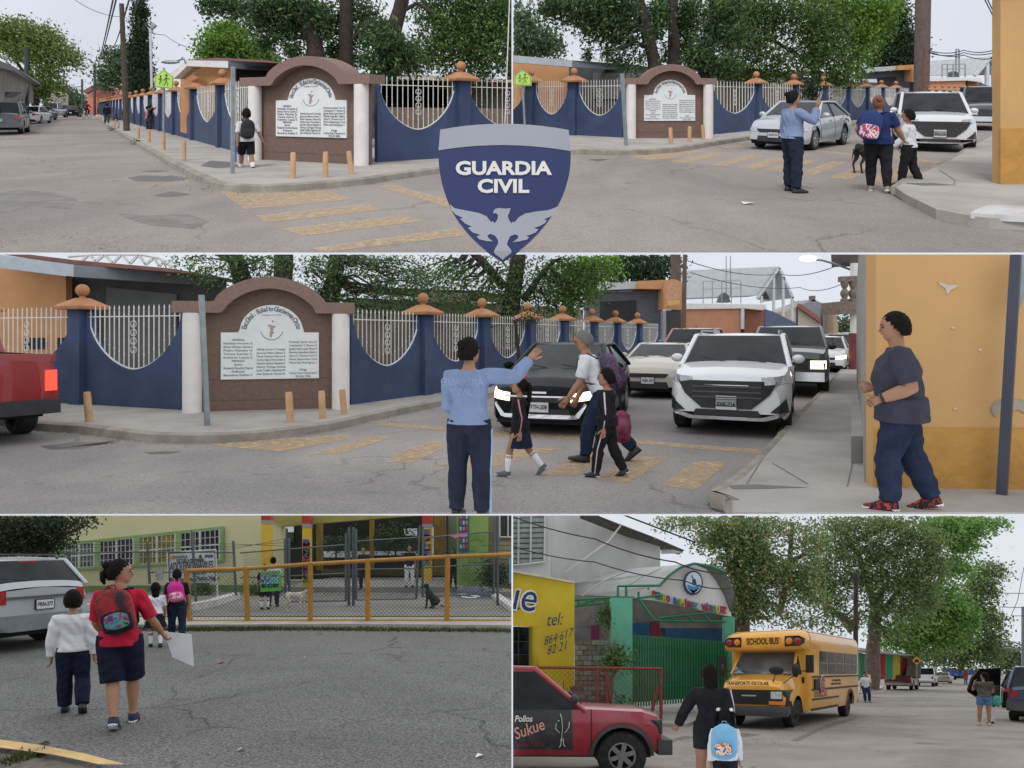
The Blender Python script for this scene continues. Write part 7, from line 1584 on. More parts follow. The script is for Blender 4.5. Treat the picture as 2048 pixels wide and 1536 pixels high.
# school building
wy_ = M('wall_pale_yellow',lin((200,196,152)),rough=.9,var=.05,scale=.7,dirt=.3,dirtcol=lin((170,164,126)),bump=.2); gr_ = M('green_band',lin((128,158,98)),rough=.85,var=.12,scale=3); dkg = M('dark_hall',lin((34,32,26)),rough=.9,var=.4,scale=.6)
sb = empty('school_building','pale yellow school building with a green framed window band and open porch','building',(*PL.at((200,1200),23)[:2],0)); YB = 23
prj('wall',[(-200,1000),c2(130,-80),c2(130,30),c2(190,75),c2(190,400),c2(190,470),(-200,1200)],YB,.4,wy_,sb)
prj('base_band',[c1(-400,440),c1(1540,428),c2(190,418),c2(190,455),c1(1540,470),c1(-400,510)],YB-.03,.03,M('green_base',lin((104,134,76)),var=.2,scale=3),sb)
fr = lambda x,t: (x,178-(x-350)*.104) if t else (x,347-(x-350)*.058)
for q in ([fr(240,1),fr(1345,1),(1348,fr(1345,1)[1]+14),(240,fr(240,1)[1]+16)],[fr(240,0),fr(1350,0),(1350,fr(1350,0)[1]-16),(240,fr(240,0)[1]-14)]): prj('window_band',[c1(*p) for p in q],YB-.12,.12,gr_,sb)
for x0,x1 in ((350,388),(572,602),(810,838),(1062,1090),(1330,1350)): prj('window_pier',[c1(x0,185-(x0-350)*.104),c1(x1,185-(x1-350)*.104),c1(x1,340-(x1-350)*.058),c1(x0,340-(x0-350)*.058)],YB-.13,.13,gr_,sb)
wf = M('window_white',lin((190,192,186)),rough=.6,var=.1)
for (x0,x1),cc in (((240,350),(70,80,84)),((388,572),(86,104,102)),((602,810),(62,44,66)),((838,1062),(132,124,40)),((1090,1330),(50,36,50))):
 yt,yb = (lambda x: 192-(x-350)*.104),(lambda x: 333-(x-350)*.058)
 w = prj('window',[c1(x0,yt(x0)),c1(x1,yt(x1)),c1(x1,yb(x1)),c1(x0,yb(x0))],YB-.05,.05,M('curtain%d' % x0,lin(cc),rough=.35,var=.5,scale=6,spec=.5),sb)
 g = MB()
 for i in range(9): x = x0+(x1-x0)*i/8; g.beam(PL.at(c1(x,yt(x)),YB-.08),PL.at(c1(x,yb(x)),YB-.08),.02 if i % 4 else .07)
 for i in range(5): g.beam(PL.at(c1(x0,yt(x0)+(yb(x0)-yt(x0))*i/4),YB-.08),PL.at(c1(x1,yt(x1)+(yb(x1)-yt(x1))*i/4),YB-.08),.02 if i not in (0,2,4) else .05)
 g.build('window_grille',wf,w)
# porch: beam, dark hall, columns, far opening
prj('porch_beam',[c2(120,-60),c2(1700,-60),c2(1250,-5),c2(860,20),c2(190,75),c2(130,35)],YB-.2,.5,M('beam_olive',lin((148,140,72)),rough=.9,var=.12),sb)
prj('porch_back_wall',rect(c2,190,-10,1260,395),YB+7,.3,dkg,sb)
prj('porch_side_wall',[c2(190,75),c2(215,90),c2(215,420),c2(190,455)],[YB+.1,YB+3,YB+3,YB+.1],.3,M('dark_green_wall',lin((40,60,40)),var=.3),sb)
bright = M('far_daylight',lin((226,230,232)),rough=.9,var=.2,scale=2.5); treeg = M('far_foliage',lin((52,66,44)),rough=.95,var=.8,scale=3)
for q,m in (((212,72,264,110),bright),((212,110,264,170),treeg),((440,130,735,290),treeg),((445,225,735,262),bright),((748,88,1010,255),treeg),((930,88,1010,130),bright),((750,225,1010,250),bright),((1095,78,1115,250),bright),((430,330,1180,372),M('olive_wall',lin((84,74,30)),var=.3,scale=1))): prj('far_opening',rect(c2,*q),YB+6.85-(.05 if m is bright else 0),.05,m,sb)
tree('courtyard_tree','dark trees glimpsed through the open porch',[[(*c2(880,300),YB+6,2),(*c2(880,120),YB+6,1)],[(*c2(520,300),YB+6,2),(*c2(520,150),YB+6,1)]],[(*c2(860,150),YB+6,34,20,1),(*c2(560,180),YB+6,36,14,.8),(*c2(960,200),YB+6,14,14,.5)],2600,.1,MATS['leaf_cypress'],MATS['bark'],twigs=30)
mb = MB(); a = PL.at(c2(190,0),YB+.2); b_ = PL.at(c2(1260,0),YB+.2); mb.box(a[0],b_[0],YB-.2,YB+6.8,.1,.28); mb.build('porch_floor',M('porch_floor',lin((146,144,138)),rough=.8,var=.12,scale=1),sb)
ycol = M('column_yellow',lin((212,172,40)),rough=.7,var=.06); redb = M('band_red',lin((176,50,38)),rough=.7); greyb = M('band_grey',lin((140,140,140)),rough=.7)
for i,(x0,x1,yb,Y,txt) in enumerate(((68,122,330,YB-1.4,0),(316,364,440,YB-.6,'BIENVENIDOS'),(1042,1098,405,YB-.6,'ESCUELA'),(400,434,340,YB+4,0),(1110,1180,350,YB+5,0),(722,748,330,YB+5.5,0))):
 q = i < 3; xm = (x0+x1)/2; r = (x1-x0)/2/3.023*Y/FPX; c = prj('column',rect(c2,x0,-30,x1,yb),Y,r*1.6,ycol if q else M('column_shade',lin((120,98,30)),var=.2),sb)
 if q:
  o = prj('red_band',rect(c2,x0-1,-30,x1+1,60 if i else 38),Y-.02,r*1.6+.04,redb,c); prj('grey_band',rect(c2,x0-1,60 if i else 38,x1+1,82 if i else 60),Y-.02,r*1.6+.04,greyb,c)
 if txt:
  for k,ch in enumerate(txt):
   yy = 175+k*(22 if len(txt) > 8 else 30)-(60 if x0 > 900 else 0); t = text_mb(ch,.30,.02,.012,width=.24); o = PL.at(c2(xm,yy),Y-.04); t.v = [(o[0]+v[0],o[1]-v[2],o[2]+v[1]) for v in t.v]; t.build('painted_letter',M('let%d' % (k % 4),lin(((60,80,150),(176,50,60),(60,120,90),(120,60,130))[k % 4]),rough=.7),c,fixn=False)
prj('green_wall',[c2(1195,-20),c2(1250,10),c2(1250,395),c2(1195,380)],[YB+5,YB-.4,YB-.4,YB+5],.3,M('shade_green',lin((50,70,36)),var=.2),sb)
gw = prj('green_corner_wall',[c2(1250,-20),c2(1440,-20),c2(1440,440),c2(1250,430)],YB-.9,.3,M('lime_wall',lin((128,160,82)),rough=.9,var=.1,scale=2,bump=.3),sb)
for i in range(9):
 for j in range(3):
  if (i*3+j*5) % 4: x,y = 1262+j*56+(i % 2)*20,130+i*34; prj('outlined_stone',[c2(x,y),c2(x+44,y-3),c2(x+47,y+24),c2(x+3,y+28)],YB-.93,.03,M('lime_wall2',lin((118,150,76)),rough=.9,var=.12),gw)
prj('right_wall',[c2(1440,-20),c2(1640,-20),c2(1640,460),c2(1440,440)],YB-.5,.3,M('beige_siding',lin((128,120,96)),rough=.9,var=.15),sb)
prj('side_window',rect(c2,1510,-10,1640,140),YB-.6,.08,M('curtain_dim',lin((56,60,60)),rough=.3),sb); bars('window_frame',[(c2(1510,-10),c2(1510,140)),(c2(1560,-10),c2(1560,140)),(c2(1510,140),c2(1640,140))],.03,wf,sb,YB-.65)
for i in range(9): prj('siding_board',rect(c2,1442,165+i*28,1640,188+i*28),YB-.54,.05,M('board',lin((140,132,108)),rough=.9,var=.2),sb)
ps = empty('poster','blue mural poster with rows of small faces on the green wall','poster',PL.at(c2(1290,200),YB-1)); prj('sheet',rect(c2,1262,-10,1322,230),YB-.97,.03,M('poster_blue',lin((40,84,120)),rough=.6,var=.5,scale=4),ps)
for i in range(6):
 for j in range(3): prj('poster_print',rect(c2,1268+j*18,5+i*36,1280+j*18,28+i*36),YB-.99,.02,M(('poster_tan','poster_red','poster_pale')[(i+j) % 3],lin(((180,120,90),(170,60,70),(150,180,190))[(i+j) % 3])),ps)
o = prj('banner',[c2(1195,128),c2(1305,118),c2(1302,142),c2(1262,136),c2(1240,146),c2(1215,134)],YF+3.4,.01,M('pink_cloth2',lin((206,110,160)),rough=.8)); tag(o,'pink cloth banner tied on the right gate top rail','banner')
pf = empty('parking_symbol','faded blue floor patch with a white wheelchair outline behind the gate','floor marking',(*PL.g(c2(1320,510)),0)); sheet('blue_patch',[c2(1130,432),c2(1330,432),c2(1480,488),c2(1470,530),c2(1270,535)],.104,M('blue_floor',lin((92,98,116)),rough=.9,var=.2),pf)
for s in ([(1255,512),(1300,506),(1340,515),(1390,520)],[(1280,506),(1290,524),(1330,530),(1370,526)]): mb = MB(); mb.tube([(*PL.g(c2(*p)),.11) for p in s],.03,4); mb.build('white_outline',MATS['plaque_white'],pf)
# chain link and gates
def chain(par,quad,Y,sp,r=.0028,m=None,name='wire_mesh'):
 """diamond wire mesh filling a quad (tl,tr,br,bl) seen at distance Y"""
 q = [Vector(PL.at(p,Y)) for p in quad]; w = (q[1]-q[0]).length; h = ((q[3]-q[0]).length+(q[2]-q[1]).length)/2; mb = MB(); nx = int((w+h)/sp)
 P = lambda u,v: q[0].lerp(q[1],u).lerp(q[3].lerp(q[2],u),v)
 for i in range(-int(h/sp)-1,int(w/sp)+1):
  for s in (0,1):
   a = i*sp; u0,v0,u1,v1 = a,0.0,a+h,h
   if u0 < 0: v0 -= u0; u0 = 0.0
   if u1 > w: v1 -= u1-w; u1 = w
   if v1 <= v0: continue
   A,B_ = (P(u0/w,v0/h),P(u1/w,v1/h)) if s == 0 else (P(1-u0/w,v0/h),P(1-u1/w,v1/h)); d = (B_-A).normalized()*r; n_ = Vector((-d.z,0,d.x))
   k = len(mb.v); mb.v += [tuple(A+n_),tuple(A-n_),tuple(A+Vector((0,r,0))),tuple(B_+n_),tuple(B_-n_),tuple(B_+Vector((0,r,0)))]; mb.f += [(k,k+1,k+4,k+3),(k+1,k+2,k+5,k+4),(k+2,k,k+3,k+5)]
 o = mb.build(name,m or M('wire',lin((66,68,66)),rough=.6,metal=.3),par,fixn=False); return o
Yg = YF+3.6; galv = M('galv_dark',lin((96,104,106)),rough=.5,metal=.4,var=.15)
for lb_,posts,rails,quad in (('left grey chain link fence between the silver SUV and the gates',[((415,230),(418,405)),((890,170),(905,422)),((1160,100),(1185,530)),((1410,162),(1428,492))],[((-60,205),(380,265)),((230,238),(890,228)),((890,228),(1420,232)),((900,352),(1410,350))],[c1(-60,232),c1(1412,232),c1(1425,490),c1(-60,470)]),):
 e = empty('chain_link_fence',lb_,'fence',(*PL.at(c1(700,400),Yg)[:2],0)); bars('post',[(c1(*a),c1(*b)) for a,b in posts],.035,galv,e,Yg); bars('rail',[(c1(*a),c1(*b)) for a,b in rails],.022,galv,e,Yg); chain(e,quad,Yg,.085)
 for k in range(3): bars('barbed_wire',[(c1(-60,180-16*k),c1(420,200-18*k)),(c1(420,200-18*k),c1(890,205-17*k)),(c1(890,205-17*k),c1(1410,212-15*k)),(c1(1410,212-15*k),c2(210,150+22*k))],.006,M('wire'),e,Yg,4)
for lb_,posts,rails,quad in (('left leaf of the grey chain link gate',[((235,145),(238,505)),((580,115),(580,528))],[((235,212),(578,186)),((240,375),(578,358)),((240,530),(580,524))],[(238,212),(578,186),(578,524),(240,530)]),
      ('middle leaf of the grey chain link gate with the women behind it',[((640,90),(642,520)),((1028,70),(1005,515))],[((640,165),(1028,140)),((642,335),(1018,330)),((642,520),(1005,512))],[(640,165),(1026,140),(1006,512),(642,520)]),
      ('right leaf of the grey chain link gate by the green wall',[((1045,75),(1043,500)),((1475,22),(1476,482))],[((1045,145),(1475,105)),((1045,325),(1475,300)),((1045,500),(1475,482))],[(1045,145),(1475,105),(1475,482),(1045,500)]),
      ('short chain link panel left of the gate leaves',[((212,145),(215,505))],[((-60,235),(212,213)),((-60,385),(212,378))],[(-40,235),(212,213),(212,470),(-40,480)])):
 e = empty('chain_link_gate',lb_,'gate',(*PL.at(c2(*quad[3]),Yg)[:2],.1)); bars('post',[(c2(*a),c2(*b)) for a,b in posts],.035,galv,e,Yg); bars('rail',[(c2(*a),c2(*b)) for a,b in rails],.022,galv,e,Yg); chain(e,[c2(*p) for p in quad],Yg,.085)
for x,lb_ in ((598,'pair of gate posts'),(625,'right gate post of the pair'),(1497,'rightmost grey gate post')): o = pole('gate_post',lb_+' of the grey school gate','post',c2(x,525 if x < 1000 else 470),c2(x,80 if x < 1000 else 10),.04,.04,galv,Y=Yg+.05)
yr = M('railing_yellow',lin((170,118,34)),rough=.45,var=.12,scale=5,dirt=.3,dirtcol=lin((120,78,30)))
e = empty('yellow_railing','long yellow tube railing filled with wire mesh along the kerb','railing',(*PL.at(c2(300,660),YF)[:2],0))
rt = [c1(1125,343),c1(1487,330),c2(365,303),c2(712,283),c2(1195,258),c2(1700,240)]; rb_ = [c1(1150,650),c1(1497,648),c2(365,646),c2(712,646),c2(1190,645),c2(1700,648)]
for a,b in zip(rt,rb_): mb = MB(); mb.tube([PL.at((a[0],a[1]-3),YF),PL.at((b[0],b[1]+5),YF)],.056,12); mb.build('post',yr,e,smooth=50)
for L_ in (rt,rb_):
 for a,b in zip(L_,L_[1:]): mb = MB(); mb.tube([PL.at(a,YF),PL.at(b,YF)],.044 if L_ is rt else .04,12); mb.build('rail',yr,e,smooth=50)
for a,b,c_,d in zip(rt,rt[1:],rb_[1:],rb_): chain(e,[a,b,c_,d],YF+.02,.088)
# board with the school's name
nb = empty('name_board','white school name board on thin legs behind the chain link fence','sign',(*PL.at(c1(1160,500),Yg+.8)[:2],0)); Yn = Yg+.8
prj('panel',[c1(1012,232),c1(1305,216),c1(1308,412),c1(1018,416)],Yn,.03,MATS['plaque_white'],nb); bars('frame',[(c1(1012,232),c1(1305,216)),(c1(1305,216),c1(1308,412)),(c1(1308,412),c1(1018,416)),(c1(1018,416),c1(1012,232))],.02,MATS['white_iron'],nb,Yn-.02); bars('border_line',[(c1(1020,238),c1(1299,223)),(c1(1299,223),c1(1302,407)),(c1(1302,407),c1(1024,411)),(c1(1024,411),c1(1020,238))],.008,M('ink'),nb,Yn-.02); bars('leg',[(c1(1312,412),c1(1316,520)),(c1(1022,416),c1(1024,500))],.025,MATS['white_iron'],nb,Yn)
for s_,sz,x,y,w,m in (('ESCUELA PRIMARIA',.16,1150,282,.78,'ink'),('ADOLFINO NAVILES',.34,1158,316,1.22,'ink'),('Villa de las Flores, Piedras Negras',.18,1170,392,1.5,'ink'),('COAHUILA',.12,1088,260,.42,'grey_plastic'),('C.C.T. 05DPR',.08,1180,362,.6,'grey_plastic')):
 o = PL.at(c1(x,y),Yn-.02); put_text(s_,sz,o,(1,0,.05),(0,0,1),M(m),nb,width=w)
prj('emblem',[c1(1040+15*math.cos(t),264+15*math.sin(t)) for t in np.linspace(0,5.9,12)],Yn-.02,.015,M('emblem_orange',lin((220,150,90))),nb); prj('emblem',rect(c1,1238,246,1285,262),Yn-.02,.015,M('emblem_violet',lin((90,90,140))),nb); prj('emblem',rect(c1,1203,248,1218,264),Yn-.02,.015,M('emblem_green',lin((60,90,60))),nb)
o = prj('notice',[c1(935,335),c1(990,330),c1(992,400),c1(940,402)],Yg-.03,.01,M('notice_grey',lin((150,150,150)),var=.4,scale=20)); tag(o,'grey photo notice tied to the fence left of the name board','notice')
o = prj('blue_sign',rect(c2,1566,272,1600,420),YF-.12,.02,M('cyan_sign',lin((60,150,200)),rough=.4)); tag(o,'bright blue sign sliver at the right end of the yellow railing','sign')
# vehicle
sv = suv('silver SUV seen from behind at the left edge, lower left picture',front_at((84,1297),163,4.7,True),163,paint('silver_suv',lin((166,172,176)),.15,rough=.3),L=4.7,W=1.84,h=1.47,detail=1,plate_txt='FRN-377',rails='dark_plastic',r=.38)
sv.face('rear_glass_trim',M('grey_plastic'),[(-.62,.86),(.62,.86),(.62,.9),(-.62,.9)],False,off=.03); sv.face('bumper_step',M('galv'),[(-.9,.34),(.9,.34),(.9,.6),(-.9,.6)],False,off=.06,thick=.08)
mb = MB(); mb.box(-2.02,-1.98,-.16,.16,1.43,1.47); sv.put(mb,'brake_light',M('tail_red')); mb = MB(); mb.tube([(-2.3,.05,1.08),(-2.24,.2,1.16),(-2.18,.5,1.2)],.01,4); sv.put(mb,'rear_wiper',M('ink'))
# people
redm = cloth('crimson_shirt',lin((190,30,58)),.1); navys = cloth('navy_shorts',lin((26,28,46)),.15); navt = M('trainer_navy',lin((36,42,72)),rough=.7,var=.3,scale=20)
p = Person((240,1450),(210,1122),22,'woman in a crimson shirt and navy shorts looking right over the road, papers in hand',H=1.58,female=True,fat=.95,headyaw=-84,pose=dict(thR=(.0,.34,-1),shR=(.02,-.12,-1),thL=(.1,-.12,-1),shL=(.12,-.6,-1),footL=(0,-26),uaR=(.42,.1,-1),faR=(.35,.75,-.75),uaL=(-.2,.25,-1),faL=(.1,.7,-.5),curlR=.9))
p.shirt(redm,f0=-.08,sleeve=.92,ex=.014); p.pants(navys,t1=.98,loose=3.4,name='shorts',ex=.012); p.shoes(navt,swhite); p.hair(hb,'bun')
q = MB(); b = p.hm; h = p.hh; q.tube([tuple(b @ Vector(v)) for v in ((0,-.5*h,.1*h),(0,-.66*h,-.05*h),(0,-.66*h,-.35*h),(.03*h,-.6*h,-.55*h))],[.1*h,.13*h,.12*h,.04*h],10); p.put(q,'hair_tail',hb)
p.backpack('red and black backpack with a colourful patterned pocket on the woman in crimson',printmat('bag_red',[(150,24,32),(160,30,38),(120,22,28),(44,30,34)],7),cloth('bag_dark',lin((40,36,50)),.4),w=.21,hgt=.3,dep=.11,tilt=-12,mesh3=printmat('bag_print',[(40,60,130),(170,40,50),(60,120,180),(90,160,90),(30,30,50)],16),straps=cloth('strap_black',lin((40,40,44))))
a = Vector(p.F(p.J['wriR']+p.J['faR'].normalized()*.05*p.Hh)); mb = MB(); mb.prism([a+Vector((-.02,0,.06)),a+Vector((.25,.02,.03)),a+Vector((.27,.03,-.3)),a+Vector((.07,0,-.2))],(0,.006,0)); tag(mb.build('papers',MATS['plaque_white']),'white sheets of paper held in the right hand of the woman in crimson','paper')
p = Person((146,1425),(132,1186),28,'boy in a white shirt and navy trousers walking away beside the silver SUV',H=1.25,hs=1.17,pose=dict(thL=(-.04,.14,-1),shL=(0,.04,-1),thR=(.06,.02,-1),shR=(.05,-.62,-1),footR=(0,-30),uaL=(-.2,-.05,-1),faL=(-.05,.1,-1),uaR=(.2,-.1,-1),faR=(.05,.05,-1)))
p.shirt(wcloth,f0=-.0,sleeve=1.95,ex=.02); p.pants(cloth('navy_boy',lin((28,32,54))),loose=1.4,ex=.011); p.shoes(shoeb); p.hair(hb)
p = Person((311,1294),(303,1167),30,'girl with long braids in a white blouse and navy skirt, lower left picture',hs=1.2,female=True,pose=dict(WALK,thL=(-.04,.14,-1),shL=(0,.04,-1),thR=(.04,-.1,-1),shR=(0,-.25,-1),footR=(0,-15))); p.shirt(wcloth,f0=.05,sleeve=.8,ex=.016); p.skirt(navys,.2,.06); p.socks(wsock,1.1); p.shoes(shoeb); p.hair(hb,'long',ln=.75)
p = Person((354,1287),(335,1139),22,'teenage girl in black top and jeans with a bright pink backpack',female=True,pose=dict(WALK,thL=(-.04,.14,-1),shL=(0,.04,-1),thR=(.04,-.1,-1),shR=(0,-.3,-1),footR=(0,-15))); p.shirt(blk,f0=-.0,sleeve=.8); p.pants(denim,loose=.4); p.shoes(shoeg,swhite); p.hair(hb,'pony',ln=.8)
p.backpack('bright pink school backpack on the teenage girl in jeans',cloth('bag_hotpink',lin((206,50,140)),.1),cloth('bag_pink3',lin((222,110,170)),.3),w=.22,hgt=.3,dep=.15,tilt=-8,mesh3=printmat('pink_print',[(230,200,210),(210,70,120),(240,190,200)],20))
p = Person(c1(437,640),c1(437,395),10,'child in a red top mostly hidden behind the silver SUV',Y=13.5,H=1.15); p.shirt(cloth('red_top',lin((190,50,50)))); p.pants(blk); p.hair(hb)
for x,fy,ty,Y,yaw,lb_,tc,bc,fem in ((688,438,200,21.5,170,'woman in a dark jacket standing inside the porch behind the gate','nj','nj',1),(965,420,190,22.5,178,'woman in a black top and white trousers inside the porch','bk','wh',1),(1228,420,210,22.8,185,'figure in black in the shade by the green wall','bk','bk',0),(90,603,305,16.6,8,'pupil in black shorts and white socks behind the green banner','bk','sh',0),(140,580,262,17.4,10,'taller pupil in jeans behind the green banner','wh','dn',1)):
 p = Person(c2(x,fy),c2(x,ty),yaw,lb_,Y=Y,dz=.1 if Y < 20 else .28,H=(PL.z(c2(x,ty)[1],Y)-(.1 if Y < 20 else .28)),female=bool(fem),pose=dict(uaR=(.2,.2,-1),faR=(-.2,.9,.5)) if yaw > 100 else None); cm = {'nj': cloth('night_navy',lin((36,38,52))),'bk': blk,'wh': wcloth,'dn': denim}
 p.shirt(cm[tc],sleeve=1.7 if tc == 'nj' else .8)
 if bc == 'sh': p.pants(blk,t1=.9,loose=2,name='shorts'); p.socks(wsock,1.1)
 else: p.pants(cm[bc],loose=.7)
 p.shoes(shoeb); p.hair(hb,'bun' if yaw < 100 else 'short')
bn = empty('banner','bright green hand held banner reading PIOJOS at the railing','banner',PL.at(c2(120,470),16.1)); Yq = 16.1
prj('sheet',[c2(60,348),c2(183,340),c2(187,464),c2(62,472)],Yq,.012,M('banner_green',lin((84,176,72)),rough=.6,var=.05),bn)
for s_,sz,x,y,w,cc in (('LO',.3,92,385,.26,(170,70,170)),('PIOJOS',.24,120,405,.42,(110,200,230)),('861 122 5291',.12,122,434,.42,(20,40,30))): put_text(s_,sz,PL.at(c2(x,y),Yq-.01),(1,0,.04),(0,0,1),M('bt%d' % x,lin(cc),rough=.6),bn,width=w,offset=.006)
for x,y,r,cc in ((146,368,14,(120,60,130)),(141,365,5,(230,230,230)),(151,365,5,(230,230,230))): mb = MB(); o = PL.at(c2(x,y),Yq-.015); k = r/3.023*Yq/FPX; mb.ball(o,(k,.006,k),10,6); mb.build('mascot_head' if r > 9 else 'mascot_eye',M('mh%d' % x,lin(cc)),bn)
e_,F_ = dog('white dog with brown head and saddle standing behind the railing, facing right',(592,1231.5),.5,0,M('fur_white',lin((196,186,168)),rough=.9,var=.15,dirt=.9,dirtcol=lin((128,78,50)),scale=5),patches=M('fur_brown',lin((110,60,40)),rough=.9),z0=.1)
mb = MB(); h = .5; mb.ball((.665*h,0,1.08*h),(.125*h,.09*h,.095*h),12,8); mb.tube([(.7*h,0,1.07*h),(.84*h,0,1.03*h)],[.06*h,.045*h],8); o = MB(); o.join(mb,F_); o.build('brown_head_patch',M('fur_brown'),e_,smooth=180)
dog('black dog sitting behind the railing beside its right post',(862,1224),.62,200,M('fur_black'),pose='sit',z0=.1)
# plants, litter
bl_ = MATS['leaf_cypress']
tree('street_tree','small dark leaved tree overhanging the top left corner, lower left picture',[[(*c1(265,400),15.5,6),(*c1(275,230),15.5,5),(*c1(250,100),15.5,4)],[(*c1(270,240),15.5,4),(*c1(380,130),15.5,3),(*c1(520,70),15.5,1.5)]],[(*c1(100,80),15.5,60,30,1.2),(*c1(300,70),15.5,50,28,1),(*c1(60,200),15.5,44,22,.8),(*c1(250,190),15.5,44,20,.8),(*c1(460,50),15.5,40,12,.5),(*c1(400,140),15.5,24,12,.3),(*c1(320,230),15.5,16,8,.3)],11000,.065,leafmat('leaf_dark',lin((26,34,24)),lin((64,80,44)),.3),MATS['bark'],clump=20,spread=.07,twigs=90)
for x,y,rx,ry,Y,lb_ in ((1215,455,16,10,21.5,'small bush at the wall below the name board'),(1540,480,14,16,21.5,'green bush left of the green banner'),(1640+0,470,10,12,21.5,'bush between the fence panel and the yellow column')): tree('bush',lb_,[[(*c1(x,500),Y,.5),(*c1(x,y),Y,.4)]],[(*c1(x,y),Y,rx,ry)],700,.08,MATS['leaf_mid'],MATS['bark'],cat='shrub',twigs=5)
tree('bush','dark bushes by the right gate post behind the railing',[[(*c2(1460,440),21,.5),(*c2(1460,380),21,.4)]],[(*c2(1470,370),21,22,26)],1500,.08,MATS['leaf_dark'],MATS['bark'],cat='shrub',twigs=8)
for p_,s,cc,lb_ in ((c1(1335,902),.06,(230,70,120),'pink wrapper on the asphalt in front of the railing'),(c2(1388,1470),.05,(220,220,216),'white scrap on the asphalt in the lower right corner'),(c1(1455,1433),.04,(170,165,160),'small pale scrap near the bottom edge'),(c1(270,1392),.05,(96,80,50),'dry leaf near the yellow kerb'),(c2(335,873),.03,(210,210,205),'tiny white scrap on the asphalt below the railing')):
 x,y = PL.g(p_); mb = MB(); s *= .7; mb.add([(x-s,y-s,.008),(x+s,y-.6*s,.03),(x+.8*s,y+s,.008),(x-.5*s,y+.9*s,.025)],[(0,1,2),(0,2,3)]); tag(mb.build('litter',M('lt%d' % cc[1],lin(cc),rough=.7)),lb_,'litter')
# ================================================================== LOWER RIGHT STREET: school bus outside the green gate
lor = Place(1342,1.6,(1026,2110,1031,1640)); use(lor)
d1 = lambda x,y: (1024+x/3.023,1028+y/3.023)
d2 = lambda x,y: (1440+x/3.023,1028+y/3.023)
ground('road',roadmat('road_dust',lin((158,150,142)),lin((136,128,120)),.2,.3,.35),[8,11,15,25,50,120,300,700])
struct(slab('pavement',[d1(690,1175),d1(890,1285),d1(1050,1290),d1(1130,1260),d2(860,1085),d2(980,1060),d2(985,1045),(1500,1376),d1(700,1130)],0,.1,MATS['walk']))
for pts in ([d1(900,1380),d1(1050,1340),d1(1120,1350),d1(1000,1370),d1(920,1400)],[d2(60,1330),d2(160,1325),d2(250,1335),d2(140,1350)],[d2(430,1370),d2(560,1310),d2(680,1260),d2(840,1228),d2(760,1262),d2(620,1300),d2(480,1372)],[d2(1170,1385),d2(1230,1380),d2(1310,1388),d2(1240,1392)]): struct(sheet('damp_patch',pts,.004,M('wet',lin((116,106,98)),rough=.6,var=.2)))
grn = M('green_paint',lin((44,132,90)),rough=.6,var=.12,scale=3,dirt=.3,dirtcol=lin((60,100,76))); teal = M('teal_paint',lin((96,180,148)),rough=.8,var=.08,scale=2,dirt=.3,dirtcol=lin((96,140,118)))
# yellow shop
yb_ = M('shop_yellow',lin((214,186,36)),rough=.85,var=.06,scale=1.5,dirt=.2,dirtcol=lin((190,160,40)),bump=.2)
sh = empty('yellow_shop','bright yellow shop wall with painted phone number at the left, lower right picture','building',(*PL.at(d1(200,1100),21)[:2],0)); Y1 = 22
prj('wall',[d1(-200,300),d1(0,343),d1(378,412),d1(375,1160),d1(100,1160),d1(165,930),d1(165,682),d1(0,672),d1(-200,665)],[Y1-1,Y1-.6,Y1,Y1,Y1-.4,Y1-.3,Y1-.3,Y1-.6,Y1-1],.4,yb_,sh); prj('lower_wall',[d1(-200,930),d1(165,930),d1(165,1180),d1(-200,1180)],Y1-.5,.3,yb_,sh)
prj('window_glass',[d1(-200,672),d1(103,684),d1(103,930),d1(-200,930)],Y1-.05,.1,MATS['glass'],sh); prj('window_reveal',[d1(103,684),d1(165,682),d1(165,930),d1(103,930)],[Y1+.1,Y1-.3,Y1-.3,Y1+.1],.05,yb_,sh)
bars('window_bar',[(d1(100,684),d1(100,925)),(d1(0,770),d1(100,772)),(d1(40,680),d1(40,925)),(d1(0,850),d1(100,850))],.025,M('ink'),sh,Y1-.1)
prj('cornice',[d1(-200,290),d1(0,337),d1(378,408),d1(378,416),d1(0,350),d1(-200,305)],[Y1-1.2,Y1-.8,Y1-.15,Y1-.15,Y1-.8,Y1-1.2],.3,M('cornice_cream',lin((214,206,170)),rough=.8),sh)
for s_,sz,x,y,w,cc,a_,of in (('ue',1.4,34,500,1.15,(226,226,220),-.12,.05),('ue',1.4,34,500,1.101,(36,52,100),-.12,.0),('tel:',.6,255,640,.52,(36,36,20),.1,0),('864·617',.42,278,745,1.02,(36,36,20),.32,0),('82·21',.42,272,812,.68,(36,36,20),.3,0)): put_text(s_,sz,PL.at(d1(x,y),Y1-(.42 if w < 1.1 else .95)-(.02 if cc[0] == 36 and w > .9 else 0)),(1,0,a_),(-a_ if 0 else 0,0,1),M('sg%d' % cc[0],lin(cc),rough=.7),sh,width=w,offset=of,shear=.25)
prj('painted_leaf',[d1(-20,575),d1(20,556),d1(52,570),d1(20,590),d1(-20,602)],Y1-.75,.02,M('leaf_paint',lin((60,96,50))),sh)
